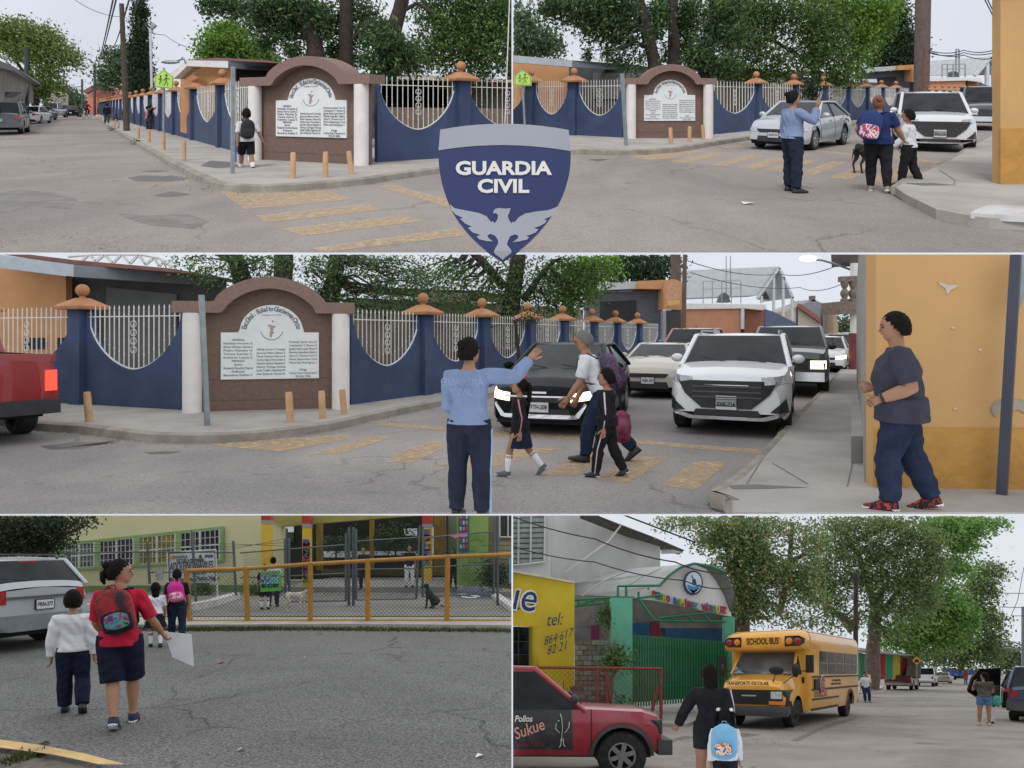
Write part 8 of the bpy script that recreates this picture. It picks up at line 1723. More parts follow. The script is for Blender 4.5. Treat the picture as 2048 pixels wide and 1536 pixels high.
# block wall: each block
bw_ = empty('block_wall','unpainted grey concrete block wall between the yellow shop and the teal pillar','wall',(*PL.at(d1(490,1150),22.5)[:2],0)); prj('core',rect(d1,380,762,600,1160),22.7,.15,M('mortar_dark',lin((110,102,92))),bw_)
bms = [M('block%d' % i,lin(c),rough=.95,var=.15,scale=6,bump=.6) for i,c in enumerate(((150,142,132),(136,126,114),(164,158,148)))]
for r_ in range(13):
 for k in range(-1,5):
  x0 = max(380,380+k*52+(26 if r_ % 2 else 0)); x1 = min(600,380+k*52+49+(26 if r_ % 2 else 0))
  if x1-x0 > 8: y0 = 764+r_*30.5; prj('block',rect(d1,x0,y0,x1,y0+27.5),22.5+random.random()*.03,.2,bms[random.randrange(3)],bw_)
# white building behind
wb = empty('white_building','two storey white building with louvred window and dark roof edge','building',(*PL.at(d1(300,1100),30)[:2],0)); wp = M('white_plaster',lin((206,206,208)),rough=.85,var=.04,scale=.6); gp_ = M('grey_plaster2',lin((196,196,194)),rough=.9,var=.08,scale=.7,dirt=.3,dirtcol=lin((150,148,142)))
prj('front_wall',[d1(-200,-60),d1(245,-60),d1(232,600),d1(-200,600)],29,.4,wp,wb); prj('side_wall',[d1(245,-60),d1(460,-5),d1(895,192),d1(902,700),d1(232,700)],[29.1,31.06,36,36,29.1],.4,gp_,wb)
prj('roof_edge',[d1(430,-30),d1(640,62),d1(860,140),d1(1042,218),d1(1030,232),d1(900,196),d1(660,98),d1(420,0)],[29,31,34,38,38,36,32,29],.8,M('roof_dark',lin((96,92,86)),rough=.95,var=.3,scale=3,bump=.5),wb); prj('soffit',[d1(900,192),d1(1035,232),d1(905,236)],37,.3,wp,wb)
prj('window',[d1(-60,20),d1(200,10),d1(196,290),d1(-60,320)],28.9,.1,M('louvre_glass',lin((120,130,130)),rough=.2,var=.3,scale=2),wb)
for i in range(9): y = 30+i*31; prj('louvre',[d1(-60,y),d1(198,y-6),d1(197,y+16),d1(-60,y+22)],28.82,.05,M('louvre',lin((156,164,162)),rough=.2,var=.2),wb)
bars('window_frame',[(d1(40,10),d1(38,310)),(d1(115,10),d1(112,300)),(d1(200,0),d1(196,292)),(d1(-60,320),d1(198,290))],.05,wp,wb,28.75)
tag(prj('cable_strut',[d1(315,350),d1(580,160),d1(655,65),d1(662,72),d1(588,168),d1(320,356)],28.5,.03,wp),'white diagonal conduit across the grey side wall','conduit')
# canopy
cp = empty('entrance_canopy','arched grey sheet canopy with white gable over the green gate','canopy',(*PL.at(d1(1000,1150),23)[:2],0)); Yc = 23
ar = [d1(730,512),d1(770,478),d1(895,430),d1(950,372),d1(1020,325),d1(1100,303),d1(1180,330),d1(1240,400),d1(1290,490),d1(1322,590),d1(1327,620)]
prj('gable',ar+[d1(1180,590),d1(1000,550),d1(850,520)],Yc,.12,M('gable_white',lin((214,214,214)),rough=.6,var=.03),cp)
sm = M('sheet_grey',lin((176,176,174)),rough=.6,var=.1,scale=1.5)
mb = MB(); fa_ = [d1(895,432),d1(930,385),d1(985,340),d1(1040,312),d1(1100,300)]; ba_ = [d1(378,498),d1(378,470),d1(378,440),d1(372,420),d1(700,332)]
for a,b in zip(fa_,ba_): mb.v += [PL.at(a,Yc-.3),PL.at(b,Yc+7)]
for i in range(4): mb.f.append((2*i,2*i+2,2*i+3,2*i+1))
mb.add([PL.at(d1(378,498),Yc+7),PL.at(d1(640,492),Yc+3),PL.at(d1(895,430),Yc-.3),PL.at(d1(640,440),Yc+3)],[(0,1,2,3)]); mb.build('vault_sheet',sm,cp,smooth=60,fixn=False)
bars('sheet_rib',[(d1(425,495),d1(560,400),d1(700,345)),(d1(690,440),d1(780,380),d1(900,330))],.03,M('rib_cream',lin((190,186,176))),cp,Yc-.1)
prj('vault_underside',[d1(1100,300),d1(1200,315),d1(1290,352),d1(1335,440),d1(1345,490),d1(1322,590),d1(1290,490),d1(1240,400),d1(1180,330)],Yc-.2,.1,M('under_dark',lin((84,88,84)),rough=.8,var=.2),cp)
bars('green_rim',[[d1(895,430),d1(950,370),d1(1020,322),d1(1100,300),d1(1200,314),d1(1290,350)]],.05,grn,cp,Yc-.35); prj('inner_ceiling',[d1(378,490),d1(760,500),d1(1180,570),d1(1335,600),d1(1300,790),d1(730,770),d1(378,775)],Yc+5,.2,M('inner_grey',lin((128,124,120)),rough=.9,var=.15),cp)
for q,cc in (((725,660,835,740),(36,90,136)),((925,690,1285,770),(40,80,120)),((838,650,892,740),(120,36,60)),((478,672,528,760),(120,40,84)),((380,690,478,760),(110,110,112)),((890,640,1290,690),(120,116,112))): prj('mural_panel',rect(d1,*q),Yc+4.7,.1,M('mu%d' % q[0],lin(cc),rough=.8,var=.3,scale=1),cp)
for a,b in (((378,520),(640,500)),((378,558),(700,520)),((640,436),(900,432)),((720,515),(900,490)),((640,436),(640,500)),((690,442),(690,515)),((765,470),(765,508)),((825,448),(825,500)),((885,435),(885,490)),((400,525),(400,556)),((450,518),(450,550)),((495,510),(495,545)),((545,508),(545,540)),((400,555),(500,515)),((770,520),(860,640)),((860,640),(890,648)),((890,630),(1290,590)),((890,648),(1290,650)),((960,625),(1000,650)),((1060,615),(1100,650)),((1160,610),(1200,650))): bars('truss_bar',[(d1(*a),d1(*b))],.045,grn,cp,Yc-.5 if a[0] < 800 else Yc+.3)
lg = empty('round_logo','round blue and white school emblem on the canopy gable','sign',PL.at(d1(1098,490),Yc-.2)); ell = lambda k,n=28: [d1(1098+56*k*math.cos(t),415+74*k*math.sin(t)) for t in np.linspace(0,2*math.pi,n,endpoint=False)]
prj('disc',ell(1),Yc-.18,.17,M('logo_blue',lin((36,62,110)),rough=.5),lg); prj('white_ring',ell(.86),Yc-.2,.03,M('gable_white'),lg); prj('inner_disc',ell(.74),Yc-.21,.02,M('logo_pale',lin((200,214,226))),lg)
for pts,m in (([(1060,425),(1098,440),(1140,422),(1132,455),(1098,478),(1066,455)],'logo_sky'),([(1070,452),(1098,462),(1130,448),(1098,485)],'logo_blue'),([(1090,425),(1092,400),(1100,388),(1110,395),(1116,425),(1100,432)],'logo_blue'),([(1092,392),(1086,375),(1090,368),(1096,388)],'logo_blue')): prj('emblem_shape',[d1(*p) for p in pts],Yc-.23,.02,M('logo_sky',lin((60,140,200))) if m == 'logo_sky' else M(m),lg)
sg = empty('name_lettering_sign','row of multicoloured block letters spelling PEDRO RAMÍREZ VÁZQUEZ on the gable','sign',PL.at(d1(1060,560),Yc-.15)); S_ = 'PEDRO RAMÍREZ VÁZQUEZ'
CC = [(190,50,50),(60,110,170),(90,160,80),(220,190,60),(150,60,120)]
for i,ch in enumerate(S_):
 if ch == ' ': continue
 t = i/(len(S_)-1); x,y = 858+428*t,488+96*t+14*math.sin(math.pi*t); q = text_mb(ch,.32,.08,.012,width=.135 if ch != 'Í' else .06); o = PL.at(d1(x,y),Yc-.08); q.v = [(o[0]+v[0],o[1]-v[2],o[2]+v[1]-v[0]*.2) for v in q.v]; q.build('letter',M('lc%d' % (i % 5),lin(CC[i % 5]),rough=.6),sg,fixn=False)
# pillars and gate
for q,Y,lb_ in (((602,505,728,1165),21.6,'big teal green square pillar left of the green gate'),((1285,622,1347,900),24,'teal green pillar behind the school bus')):
 mb = MB(); a,b = PL.at(d1(q[0],q[1]),Y),PL.at(d1(q[2],q[3]),Y); mb.box(a[0],b[0],Y,Y+(b[0]-a[0])*.7,-.05,a[2]); tag(mb.build('gate_pillar',teal),lb_,'pillar')
gt = empty('green_gate','wide green gate of upright metal slats under the canopy','gate',(*PL.at(d1(1000,1150),22)[:2],0)); gm = M('gate_green',lin((40,128,80)),rough=.5,var=.1,scale=2)
for i in range(36):
 t = i/35; x = 727+568*t; Y = 21.8+1.8*t; prj('slat',[d1(x,728+44*t),d1(x+9.5,729+44*t),d1(x+9.5,1165-42*t),d1(x,1166-42*t)],Y+(.04 if i % 2 else 0),.05,gm,gt)
for y0,y1 in ((800,835),(1040,1015)): prj('gate_rail',[d1(727,y0),d1(1297,y1),d1(1297,y1+12),d1(727,y0+12)],[21.95,23.75,23.75,21.95],.05,gm,gt)
prj('gate_backing',[d1(722,738),d1(1295,782),d1(1295,1100),d1(722,1140)],24.2,.05,M('backing',lin((24,70,48)),rough=.8),gt)
# rusty red fence
rf = empty('red_fence','rusty red tube fence with wire mesh behind the red pickup','fence',(*PL.at(d1(700,1230),20)[:2],0)); rr_ = M('rust_red',lin((140,62,54)),rough=.8,var=.2,scale=6)
bars('rail',[(d1(-200,925),d1(905,935))],.05,rr_,rf,19.5); bars('post',[(d1(515,935),d1(515,1200)),(d1(905,935),d1(900,1250)),(d1(572,960),d1(574,1200)),(d1(575,1000),d1(610,1200)),(d1(885,1040),d1(845,1200))],.05,rr_,rf,19.5); chain(rf,[d1(-200,935),d1(905,940),d1(900,1230),d1(-200,1200)],19.55,.16,.004,rr_)
# coloured boundary wall right of the bus
cw = empty('coloured_wall','low boundary wall painted in green, red and yellow panels with a sheet roof','wall',(*PL.at(d2(1000,1000),48)[:2],0))
for x0,x1,cc,m in ((848,890,(40,120,80),0),(955,1000,(176,40,48),0),(1000,1045,(40,150,110),0),(1045,1090,(200,180,70),0),(1090,1130,(150,50,50),0),(905,955,(50,130,90),0),(1130,1180,(90,90,80),0)): prj('panel',[d2(x0,838),d2(x1,848),d2(x1,1000-(x0-850)*.04),d2(x0,1008-(x0-850)*.04)],48+(x0-848)*.03,.3,M('cw%d' % x0,lin(cc),rough=.8,var=.1),cw)
prj('sheet_roof',[d2(845,808),d2(1100,845),d2(1180,850),d2(1180,858),d2(1095,853),d2(845,822)],[46,52,54,54,52,46],2,sm,cw)
bf = empty('blue_fence','bright blue board fence far down the street under the trees','fence',(*PL.at(d2(1400,970),90)[:2],0))
for i in range(12): prj('board',rect(d2,1350+i*17,928+i*1.2,1364+i*17,985-i*1.2),86+i*2,.2,M('board_blue',lin((50,84,150)),rough=.7,var=.2),bf)
# vehicles
sby = paint('bus_yellow',lin((234,164,46)),.15)
class Bus(Car):
 def wy(s,x,z):
  t = (x-2.6)/.1; k = 1 if t < 0 else .845 if t > 1 else 1-.155*t; zt = interp(s.top,x); u = max(0,min(1,(z-s.zb)/max(.1,zt-s.zb))); f = interp([(0,.97),(.1,1),(.9,1),(.96,.985),(1,.94)],u) if x < 2.6 else interp([(0,.94),(.2,1),(.6,.99),(1,.86)],u)
  return s.W/2*k*f*(s.plan(x) if x > 0 else 1-.03*max(0,abs(x)/(s.L/2)-.93)/.07)
yaw = 231.5; bx,by = PL.g((1500,1457)); BL = 8.6; b = Bus('school_bus','yellow short school bus with black stripes parked before the green gate','bus',(bx-math.cos(R(yaw))*(BL/2),by-math.sin(R(yaw))*(BL/2)),yaw,BL,2.3,[(-4.3,2.6),(-4.2,2.72),(2.5,2.72),(2.62,2.25),(2.66,2.12),(3.3,1.46),(4.05,1.3),(4.22,1.14),(4.3,.8)],5.9,1.15,.42,.42,sby,None,nose=.09,tail=0)
b.body(); b.wheels('black_alloy',w=.26,inset=.06,rr=.55,spokes=8); dkp = M('dark_plastic')
def slope_plate(b,P,name,m,t=.03): mb = MB(); n = (Vector(P[1])-Vector(P[0])).cross(Vector(P[2])-Vector(P[0])).normalized(); n = n if n.x > 0 else -n; mb.prism([Vector(p)+n*.012 for p in P],n*t); return b.put(mb,name,m)
slope_plate(b,[(3.3,-.84,1.5),(3.3,.84,1.5),(2.69,.76,2.12),(2.69,-.76,2.12)],'windshield',M('windshield_sky',(.06,.09,.11),rough=.05,var=.6,scale=1.2,spec=1,coat=1))
for y in (-.3,.3): mb = MB(); mb.beam((3.3,y,1.53),(3.2,y+.5,1.63),.02); b.put(mb,'wiper',M('ink'))
for sgn in (1,-1): mb = MB(); mb.tube([(3.32,sgn*.88,1.5),(2.69,sgn*.79,2.14)],.04,6); b.put(mb,'pillar',sby)
cap = MB(); cap.rings([(2.86,0,2.2,.3,1.12,.35),(2.86,0,2.3,.36,1.17,.35),(2.84,0,2.5,.36,1.17,.35),(2.74,0,2.68,.3,1.12,.4),(2.6,0,2.79,.2,.95,.5)],28); b.put(cap,'roof_cap',sby,smooth=50)
for sgn in (1,-1):
 mb = MB(); mb.prism([(3.2,sgn*.62,2.3),(3.205,sgn*1.02,2.31),(3.14,sgn*1.14,2.4),(3.1,sgn*1.14,2.52),(3.17,sgn*1.0,2.6),(3.2,sgn*.62,2.6)],(.03,0,0)); pn = b.put(mb,'lamp_panel',dkp)
 for y,m in ((.74,'amber'),(.97,'tail_red')): mb = MB(); mb.ball((3.23,sgn*y,2.45),(.03,.095,.095),12,8); b.put(mb,'warning_lamp',M(m),pn)
mb = MB(); mb.box(3.2,3.215,-.5,.5,2.33,2.58); b.put(mb,'sign_panel',sby)
def bustext(s_,sz,w,x,y,z,m='ink',side=0,**k):
 t = text_mb(s_,sz,.01,.004,width=w); o = MB(); o.f = t.f
 o.v = [(x,y+v[0],z+v[1]) if not side else (x-v[0],y,z+v[1]) for v in t.v]; b.put(o,'lettering',M(m),fixn=False)
bustext('SCHOOL BUS',.26,.9,3.225,0,2.455); bustext('TRANSPORTE ESCOLAR',.14,1.2,4.2,-.12,1.25)
b.face('grille',dkp,[(-.52,.68),(.52,.68),(.52,1.08),(-.52,1.08)],off=.03); b.face('bowtie_badge',M('chrome'),[(-.2,.9),(.2,.9),(.2,.94),(-.2,.94)],off=.05); b.face('lamp_surround',dkp,[(.5,.66),(.93,.66),(.93,1.08),(.5,1.08)],off=.03,mirror=True); b.face('headlight',M('lamp_glass'),[(.58,.84),(.84,.84),(.84,1.04),(.58,1.04)],off=.05,mirror=True); b.face('indicator',M('amber'),[(.53,.68),(.92,.68),(.92,.78),(.53,.78)],off=.05,mirror=True)
mb = MB(); mb.rings([(4.25,0,.36,.2,1.0,.4),(4.25,0,.5,.24,1.04,.4),(4.25,0,.64,.2,1.02,.4)],24); b.put(mb,'front_bumper',M('bumper_grey',lin((70,72,76)),rough=.6),smooth=50)
for i in range(5): x0 = 1.55-i*1.1; b.side('window',MATS['glass'],[(x0-.98,1.5),(x0,1.5),(x0,2.2),(x0-.98,2.2)],off=.01); b.side('window_rail',M('galv'),[(x0-.98,1.83),(x0,1.83),(x0,1.86),(x0-.98,1.86)],off=.02)
for z0,z1,xa in ((1.4,1.45,2.4),(1.02,1.08,2.4),(.74,.79,2.4),(.44,.5,2.4)): b.side('black_stripe',dkp,[(-4.15 if z0 > 1 else -.95,z0),(xa,z0),(xa,z1),(-4.15 if z0 > 1 else -.95,z1)],off=.02)
b.side('cab_window',MATS['glass'],[(2.72,1.5),(3.12,1.5),(2.82,2.0),(2.72,2.05)],off=.012); b.side('rear_arch_trim',M('bumper_grey'),[(-2.75+.56*math.cos(t),.42+.56*math.sin(t)) for t in np.linspace(0,math.pi,12)]+[(-2.75-.49*math.cos(t),.42+.49*math.sin(t)) for t in np.linspace(0,math.pi,12)],off=.03,div=1)
mb = MB(); mb.box(-4.2,2.45,-1.0,1.0,2.755,2.79); b.put(mb,'white_roof',M('roof_paint',lin((230,230,228)),rough=.5))
bustext('SCHOOL BUS',.24,1.5,1.4,1.165,.9,'tail_red',1); bustext('Col. Mapsa Rabie',.09,1.2,-.6,1.165,1.3,'ink',1); bustext('Bustos Periodo Agricola',.09,1.4,-.6,1.165,1.19,'ink',1)
st_ = MB(); o8 = [(1.35-.24*math.cos(math.pi/8+k*math.pi/4),1.19,1.2+.27*math.sin(math.pi/8+k*math.pi/4)) for k in range(8)]; st_.prism(o8,(0,.02,0)); sp_ = b.put(st_,'stop_sign',M('stop_red',lin((190,36,50)),rough=.4)); st_ = MB(); o9 = [(1.35-.27*math.cos(math.pi/8+k*math.pi/4),1.185,1.2+.3*math.sin(math.pi/8+k*math.pi/4)) for k in range(8)]; st_.prism(o9,(0,.015,0)); b.put(st_,'stop_border',M('plaque_white'),sp_)
bustext('STOP',.2,.36,1.35,1.215,1.2,'plaque_white',1); mb = MB(); mb.box(1.65,2.2,1.13,1.2,1.08,1.36); b.put(mb,'sign_arm_box',dkp)
for sgn in (1,-1):
 mb = MB(); mb.ball((3.6,sgn*1.02,1.62),(.14,.06,.2) if sgn < 0 else (.1,.1,.2),10,8); mb.tube([(4.1,sgn*.75,1.2),(3.6,sgn*1.0,1.5)],.015,5); b.put(mb,'crossover_mirror',dkp,smooth=180); mb = MB(); mb.box(3.0,3.1,sgn*1.15,sgn*1.35,1.55,2.05); mb.beam((3.0,sgn*.9,1.6),(3.05,sgn*1.2,1.6),.03); b.put(mb,'side_mirror',dkp)
mb = MB(); mb.ball((4.0,.62,1.62),(.05,.2,.13),12,8); mb.tube([(4.15,.5,1.1),(4.02,.6,1.5)],.015,5); b.put(mb,'hood_mirror',dkp,smooth=180); mb = MB(); mb.box(2.7,2.76,.92,1.02,1.25,1.42); b.put(mb,'door_handle',M('ink'))
for x in (2.0,-4.0): mb = MB(); mb.box(x-.1,x+.1,-.1,.1,2.79,2.89); b.put(mb,'roof_vent',MATS['white_col'])
# red pickup in front
rp = paint('pickup_red',lin((158,34,48)),.45,rough=.35)
c = Car('red_pickup','old red pickup with a black advertising panel on its door, cut by the corner','pickup truck',(-.25,10.35),-3,4.95,1.66,[(-2.47,1.05),(1.0,1.05),(1.4,1.04),(2.2,1.0),(2.42,.93),(2.47,.7)],2.9,.58,.36,.36,rp,None,nose=.1,tail=.03)
c.body(); c.wheels('alloy',w=.22,rr=.55,spokes=6); c.cabin(-.9,-.65,.62,1.31,1.64,wt=.82,pillars=(-.1,)); c.side('door_panel',M('ad_black',lin((46,48,52)),rough=.5,var=.2,scale=6,dirt=.4,dirtcol=lin((120,112,104))),[(.12,.45),(1.18,.45),(1.16,1.03),(.12,1.03)],off=.012,sides=(-1,)); c.side('arch_trim',M('bumper_grey'),[(1.895+.47*math.cos(t),.36+.47*math.sin(t)) for t in np.linspace(0,math.pi,14)]+[(1.895-.42*math.cos(t),.36+.42*math.sin(t)) for t in np.linspace(0,math.pi,14)],off=.03,div=1,sides=(-1,))
mb = MB(); mb.box(2.42,2.62,-.8,.8,.38,.6); c.put(mb,'front_bumper',M('bumper_grey')); c.face('headlight',dkp,[(.5,.68),(.745,.68),(.745,.88),(.5,.88)],off=.02,mirror=True); c.trim((1.45,),(),(1.2,1.16,dkp)); c.side('door_seam_line',M('tail_red'),[(-2.3,.8),(2.3,.8),(2.3,.812),(-2.3,.812)],off=.008,sides=(-1,))
mb = MB(); mb.tube([(1.05,-.6,1.06),(1.05,-.6,1.45)],.006,4); c.put(mb,'antenna',M('ink'))
def doortext(s_,sz,w,x,z,a,cc,m):
 t = text_mb(s_,sz,.006,.003,width=w,shear=.2); o = MB(); o.f = t.f; o.v = [(x+v[0]*math.cos(a)-v[1]*math.sin(a),-(c.wy(x,z)+.02)-v[2],z+v[0]*math.sin(a)+v[1]*math.cos(a)) for v in t.v]; c.put(o,'lettering',M(m,lin(cc),rough=.6),fixn=False)
doortext('Pollos',.13,.26,.46,.9,0,(226,214,204),'cream_ink'); doortext('Sukue',.24,.46,.54,.745,.35,(216,150,130),'peach_ink'); doortext('864 61 7 82 21',.09,.42,.56,.53,.03,(120,50,52),'red_ink')
ck = MB(); Kp = lambda x,z: (x,-(c.wy(x,z)+.02),z)
for pts,r in (([(.36,.58),(.36,.66),(.37,.78),(.36,.9),(.34,.98)],[.01,.05,.05,.03,.01]),([(.33,.7),(.27,.76),(.28,.84)],[.03,.035,.01]),([(.4,.7),(.46,.78),(.47,.86)],[.03,.035,.01]),([(.35,.62),(.345,.52),(.32,.49)],[.01]*3),([(.38,.62),(.385,.53),(.41,.5)],[.01]*3),([(.33,.88),(.3,.87)],[.012,.002])): ck.tube([Kp(p[0]+.66,p[1]) for p in pts],[(q,.006) for q in r],6)
c.put(ck,'rooster_drawing',M('rooster_pale',lin((206,216,196)),rough=.7,var=.15,scale=20))
# cars down the street, right hand SUV with the open door
sth = 52
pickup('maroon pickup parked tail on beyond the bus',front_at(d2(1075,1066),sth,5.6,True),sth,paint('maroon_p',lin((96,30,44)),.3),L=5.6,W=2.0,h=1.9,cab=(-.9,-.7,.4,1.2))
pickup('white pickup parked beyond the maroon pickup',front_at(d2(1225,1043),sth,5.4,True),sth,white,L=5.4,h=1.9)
sedan('beige sedan parked beyond the white pickup',front_at(d2(1340,1025),sth,4.5,True),sth,beige,detail=0); suv('dark SUV parked far down beside the blue fence',front_at(d2(1447,1003),232,4.5),232,blackp,detail=0)
Bb = Car('school_bus','tiny yellow school bus far down the street','bus',front_at(d2(1562,975),232,7),232,7,2.3,[(-3.5,2.7),(3.3,2.7),(3.5,2.4)],4,1.2,.42,.4,sby); Bb.body(); Bb.wheels('black_alloy'); Bb.face('windshield',MATS['glass'],[(-.9,1.3),(.9,1.3),(.9,2.2),(-.9,2.2)]); Bb.face('grille',dkp,[(-.6,.6),(.6,.6),(.6,1.1),(-.6,1.1)])
bs_ = suv('dark blue SUV seen from behind at the right edge, lower right picture',front_at((2086,1447),47,4.4,True),47,paint('suv_blue',lin((62,78,108)),.25),L=4.4,W=1.85,h=1.72,detail=1,r=.38,plate_txt='XKD-11'); bs_.face('rear_bumper',M('grey_plastic'),[(-.9,.36),(.9,.36),(.9,.66),(-.9,.66)],False,off=.08,thick=.1)
bd_ = sedan('black car with its rear door swung open beside the girl in denim shorts',front_at((2052,1418),50,4.5,True),50,blackp,h=1.6,detail=0,L=4.5)
Yd = 22; dr_ = prj('open_door',[d2(1505,1060),d2(1530,985),d2(1570,935),d2(1700,932),d2(1690,1165),d2(1560,1110),d2(1512,1080)],[Yd-.8,Yd-.7,Yd-.5,Yd,Yd,Yd-.5,Yd-.8],.1,blackp,bd_.root); prj('door_lining',[d2(1548,1040),d2(1690,1035),d2(1684,1158),d2(1565,1105)],[Yd-.75,Yd-.1,Yd-.1,Yd-.75],.03,M('lining_tan',lin((112,104,92)),rough=.8),dr_)
# people
p = Person((1420,1600),(1434,1329),-22,'woman in a black tracksuit top and shorts with long black hair walking towards the bus',Y=8.1,H=1.68,female=True,headyaw=10,pose=dict(thL=(-.04,.1,-1),thR=(.05,-.1,-1),shR=(0,-.3,-1),uaL=(-.6,.1,-1),faL=(-.35,.55,-.75),uaR=(.2,0,-1),faR=(.1,.2,-1),curlL=1))
p.shirt(blk,f0=-.1,sleeve=1.9,ex=.018,name='jacket'); p.pants(M('black_shorts',(.01,.01,.011),rough=.9),t1=.55,loose=1,name='shorts'); p.shoes(MATS['white_iron'],swhite); p.hair(hb,'long',ln=1.0); armstripe(p,M('stripe_white'),sides='R',legs=False)
mb = MB(); a = p.J['pelvis']; h_ = p.Hh; mb.rings([(a.x,a.y-.004*h_,a.z-.012*h_,.108*h_,.088*h_),(a.x,a.y-.004*h_,a.z-.004*h_,.108*h_,.088*h_)],20); p.put(mb,'hem_stripe',M('stripe_white'))
p = Person((1450,1600),(1450,1417),-22,'little girl in a white top with a light blue backpack holding the woman close',Y=7.6,H=1.17,hs=1.25,female=True,pose=WALK); p.shirt(wcloth,f0=-.05,sleeve=1.9,ex=.016); p.pants(blk,loose=1); p.shoes(shoeb); p.hair(hb,'short')
q = MB(); b_,h = p.hm,p.hh
for sgn in (-1,1): q.tube([tuple(b_ @ Vector((sgn*x*h,y*h,z*h))) for x,y,z in ((.32,-.2,.3),(.5,-.25,.2),(.5,-.28,-.3),(.44,-.3,-.7))],[.08*h,.11*h,.1*h,.03*h],8);
p.put(q,'hair_tail',hb)
for sgn in (-1,1): q = MB(); q.ball(tuple(b_ @ Vector((sgn*.36*h,-.22*h,.38*h))),(.13*h,.08*h,.13*h),8,6); p.put(q,'hair_bow',M('bow_white',lin((210,216,236)),rough=.7,var=.4,scale=40))
p.backpack('light blue child backpack with an orange and cream patch',cloth('bag_sky',lin((120,180,216)),.06),cloth('bag_sky2',lin((110,170,210)),.06),w=.27,hgt=.38,dep=.16,mesh3=printmat('sky_print',[(220,150,80),(240,220,190),(60,90,150),(200,110,60)],18))
p = Person(d2(1598,1280),d2(1595,950),-30,'girl with long dark hair in denim shorts at the open car door',H=1.56,female=True,headyaw=50,pose=dict(uaL=(-.4,.6,-.8),faL=(.2,.5,.9),uaR=(.2,.3,-1),faR=(-.2,.9,-.2))); p.shirt(cloth('olive_top',lin((84,84,70))),f0=.1,sleeve=.6); p.pants(cloth('denim_light',lin((84,116,160))),t1=.5,loose=1,name='shorts'); p.shoes(M('sandal',lin((190,180,120)),rough=.8)); p.hair(hb,'long',ln=.7)
p = Person(d2(1640,1265),d2(1640,1080),30,'small child behind the girl in denim shorts',Y=19.8,H=1.0,hs=1.2); p.shirt(blk); p.pants(wcloth,loose=1); p.shoes(shoeb); p.hair(hb); p.backpack('sea green backpack on the small child by the car door',cloth('bag_sea',lin((70,160,140))),w=.3,hgt=.35,dep=.16)
p = Person(d2(1486,1030),d2(1486,945),180,'pedestrian in a red top far down the street',H=1.6); p.shirt(cloth('red_top',(0,0,0))); p.pants(cloth('denim_light',(0,0,0))); p.shoes(shoeb); p.hair(hb)
p = Person(d2(880,1130),d2(860,925),170,'man in a white shirt and jeans leaning behind the bus',Y=33,H=1.55,pose=dict(thL=(-.05,.7,-1),shL=(0,.1,-1),thR=(.05,.6,-1),shR=(0,.2,-1))); p.shirt(wcloth); p.pants(denim); p.shoes(shoeg); p.hair(hb)
tag(prj('white_railing',[d2(868,972),d2(910,970),d2(910,1060),d2(904,1060),d2(904,980),d2(884,980),d2(884,1064),d2(878,1064),d2(878,980),d2(868,980)],35,.05,MATS['white_iron']),'short white railing behind the school bus','railing')
ys = empty('warning_sign','yellow diamond school warning sign above the parked pickups','road sign',PL.at(d2(1190,915),52)); prj('diamond',[d2(1190,862),d2(1217,887),d2(1190,912),d2(1163,887)],52,.05,M('sign_yellow',lin((222,176,40)),rough=.5),ys); prj('figures',[d2(1180,882),d2(1190,877),d2(1200,882),d2(1206,896),d2(1174,896)],51.95,.04,M('ink'),ys); bars('post',[(d2(1190,912),d2(1190,1010))],.05,MATS['galv'],ys,52.1)
# poles and wires
pole('utility_pole','dark wooden utility pole with a transformer box between the trees','pole',d2(818,1040),d2(822,362),.13,.11,M('pole_dark',lin((66,58,54)),rough=.9,var=.3),Y=34)
tag(prj('transformer_box',rect(d2,793,487,808,515),33.7,.3,MATS['galv']),'small grey box hung on the dark utility pole','junction box')
pole('utility_pole','grey utility pole at the right edge, lower right picture','pole',d2(1836,900),d2(1836,560),.2,.18,MATS['galv'],Y=60)
for (x0,y0),(x1,y1),lb_ in (((1725,770),(1836,800),'upper'),((1740,812),(1836,822),'lower')): s = empty('street_lamp',lb_+' grey street lamp arm reaching over the road at the right','street lamp',PL.at(d2(x1,y1),60)); bars('arm',[(d2(x0,y0),d2((x0+x1)/2,y0+4),d2(x1,y1))],.06,MATS['galv'],s,60); mb = MB(); mb.ball(PL.at(d2(x0,y0),60),(.5,.2,.1),8,5); mb.build('lamp_head',MATS['galv'],s)
wire('black power line from the white building down across the canopy gable',[(*d1(-60,-10),24),(*d1(500,150),22),(*d1(985,290),21),(*d1(1300,360),21)],.022,.1); wire('lower black power line crossing in front of the canopy',[(*d1(-60,175),22),(*d1(500,290),21),(*d1(1040,402),20.5),(*d1(1320,450),20)],.018,.1); wire('thick black power line at the top left of the tree',[(*d1(660,0),24),(*d1(1110,172),24)],.03); wire('slack cable loop at the right edge',[(*d2(1838,320),40),(*d2(1800,520),40),(*d2(1760,616),40),(*d2(1838,616),40)],.02); wire('faint upper wire in the sky at the right',[(*d2(1680,478),60),(*d2(1838,480),60)],.03); wire('faint lower wire in the sky at the right',[(*d2(1680,562),60),(*d2(1838,566),60)],.03)
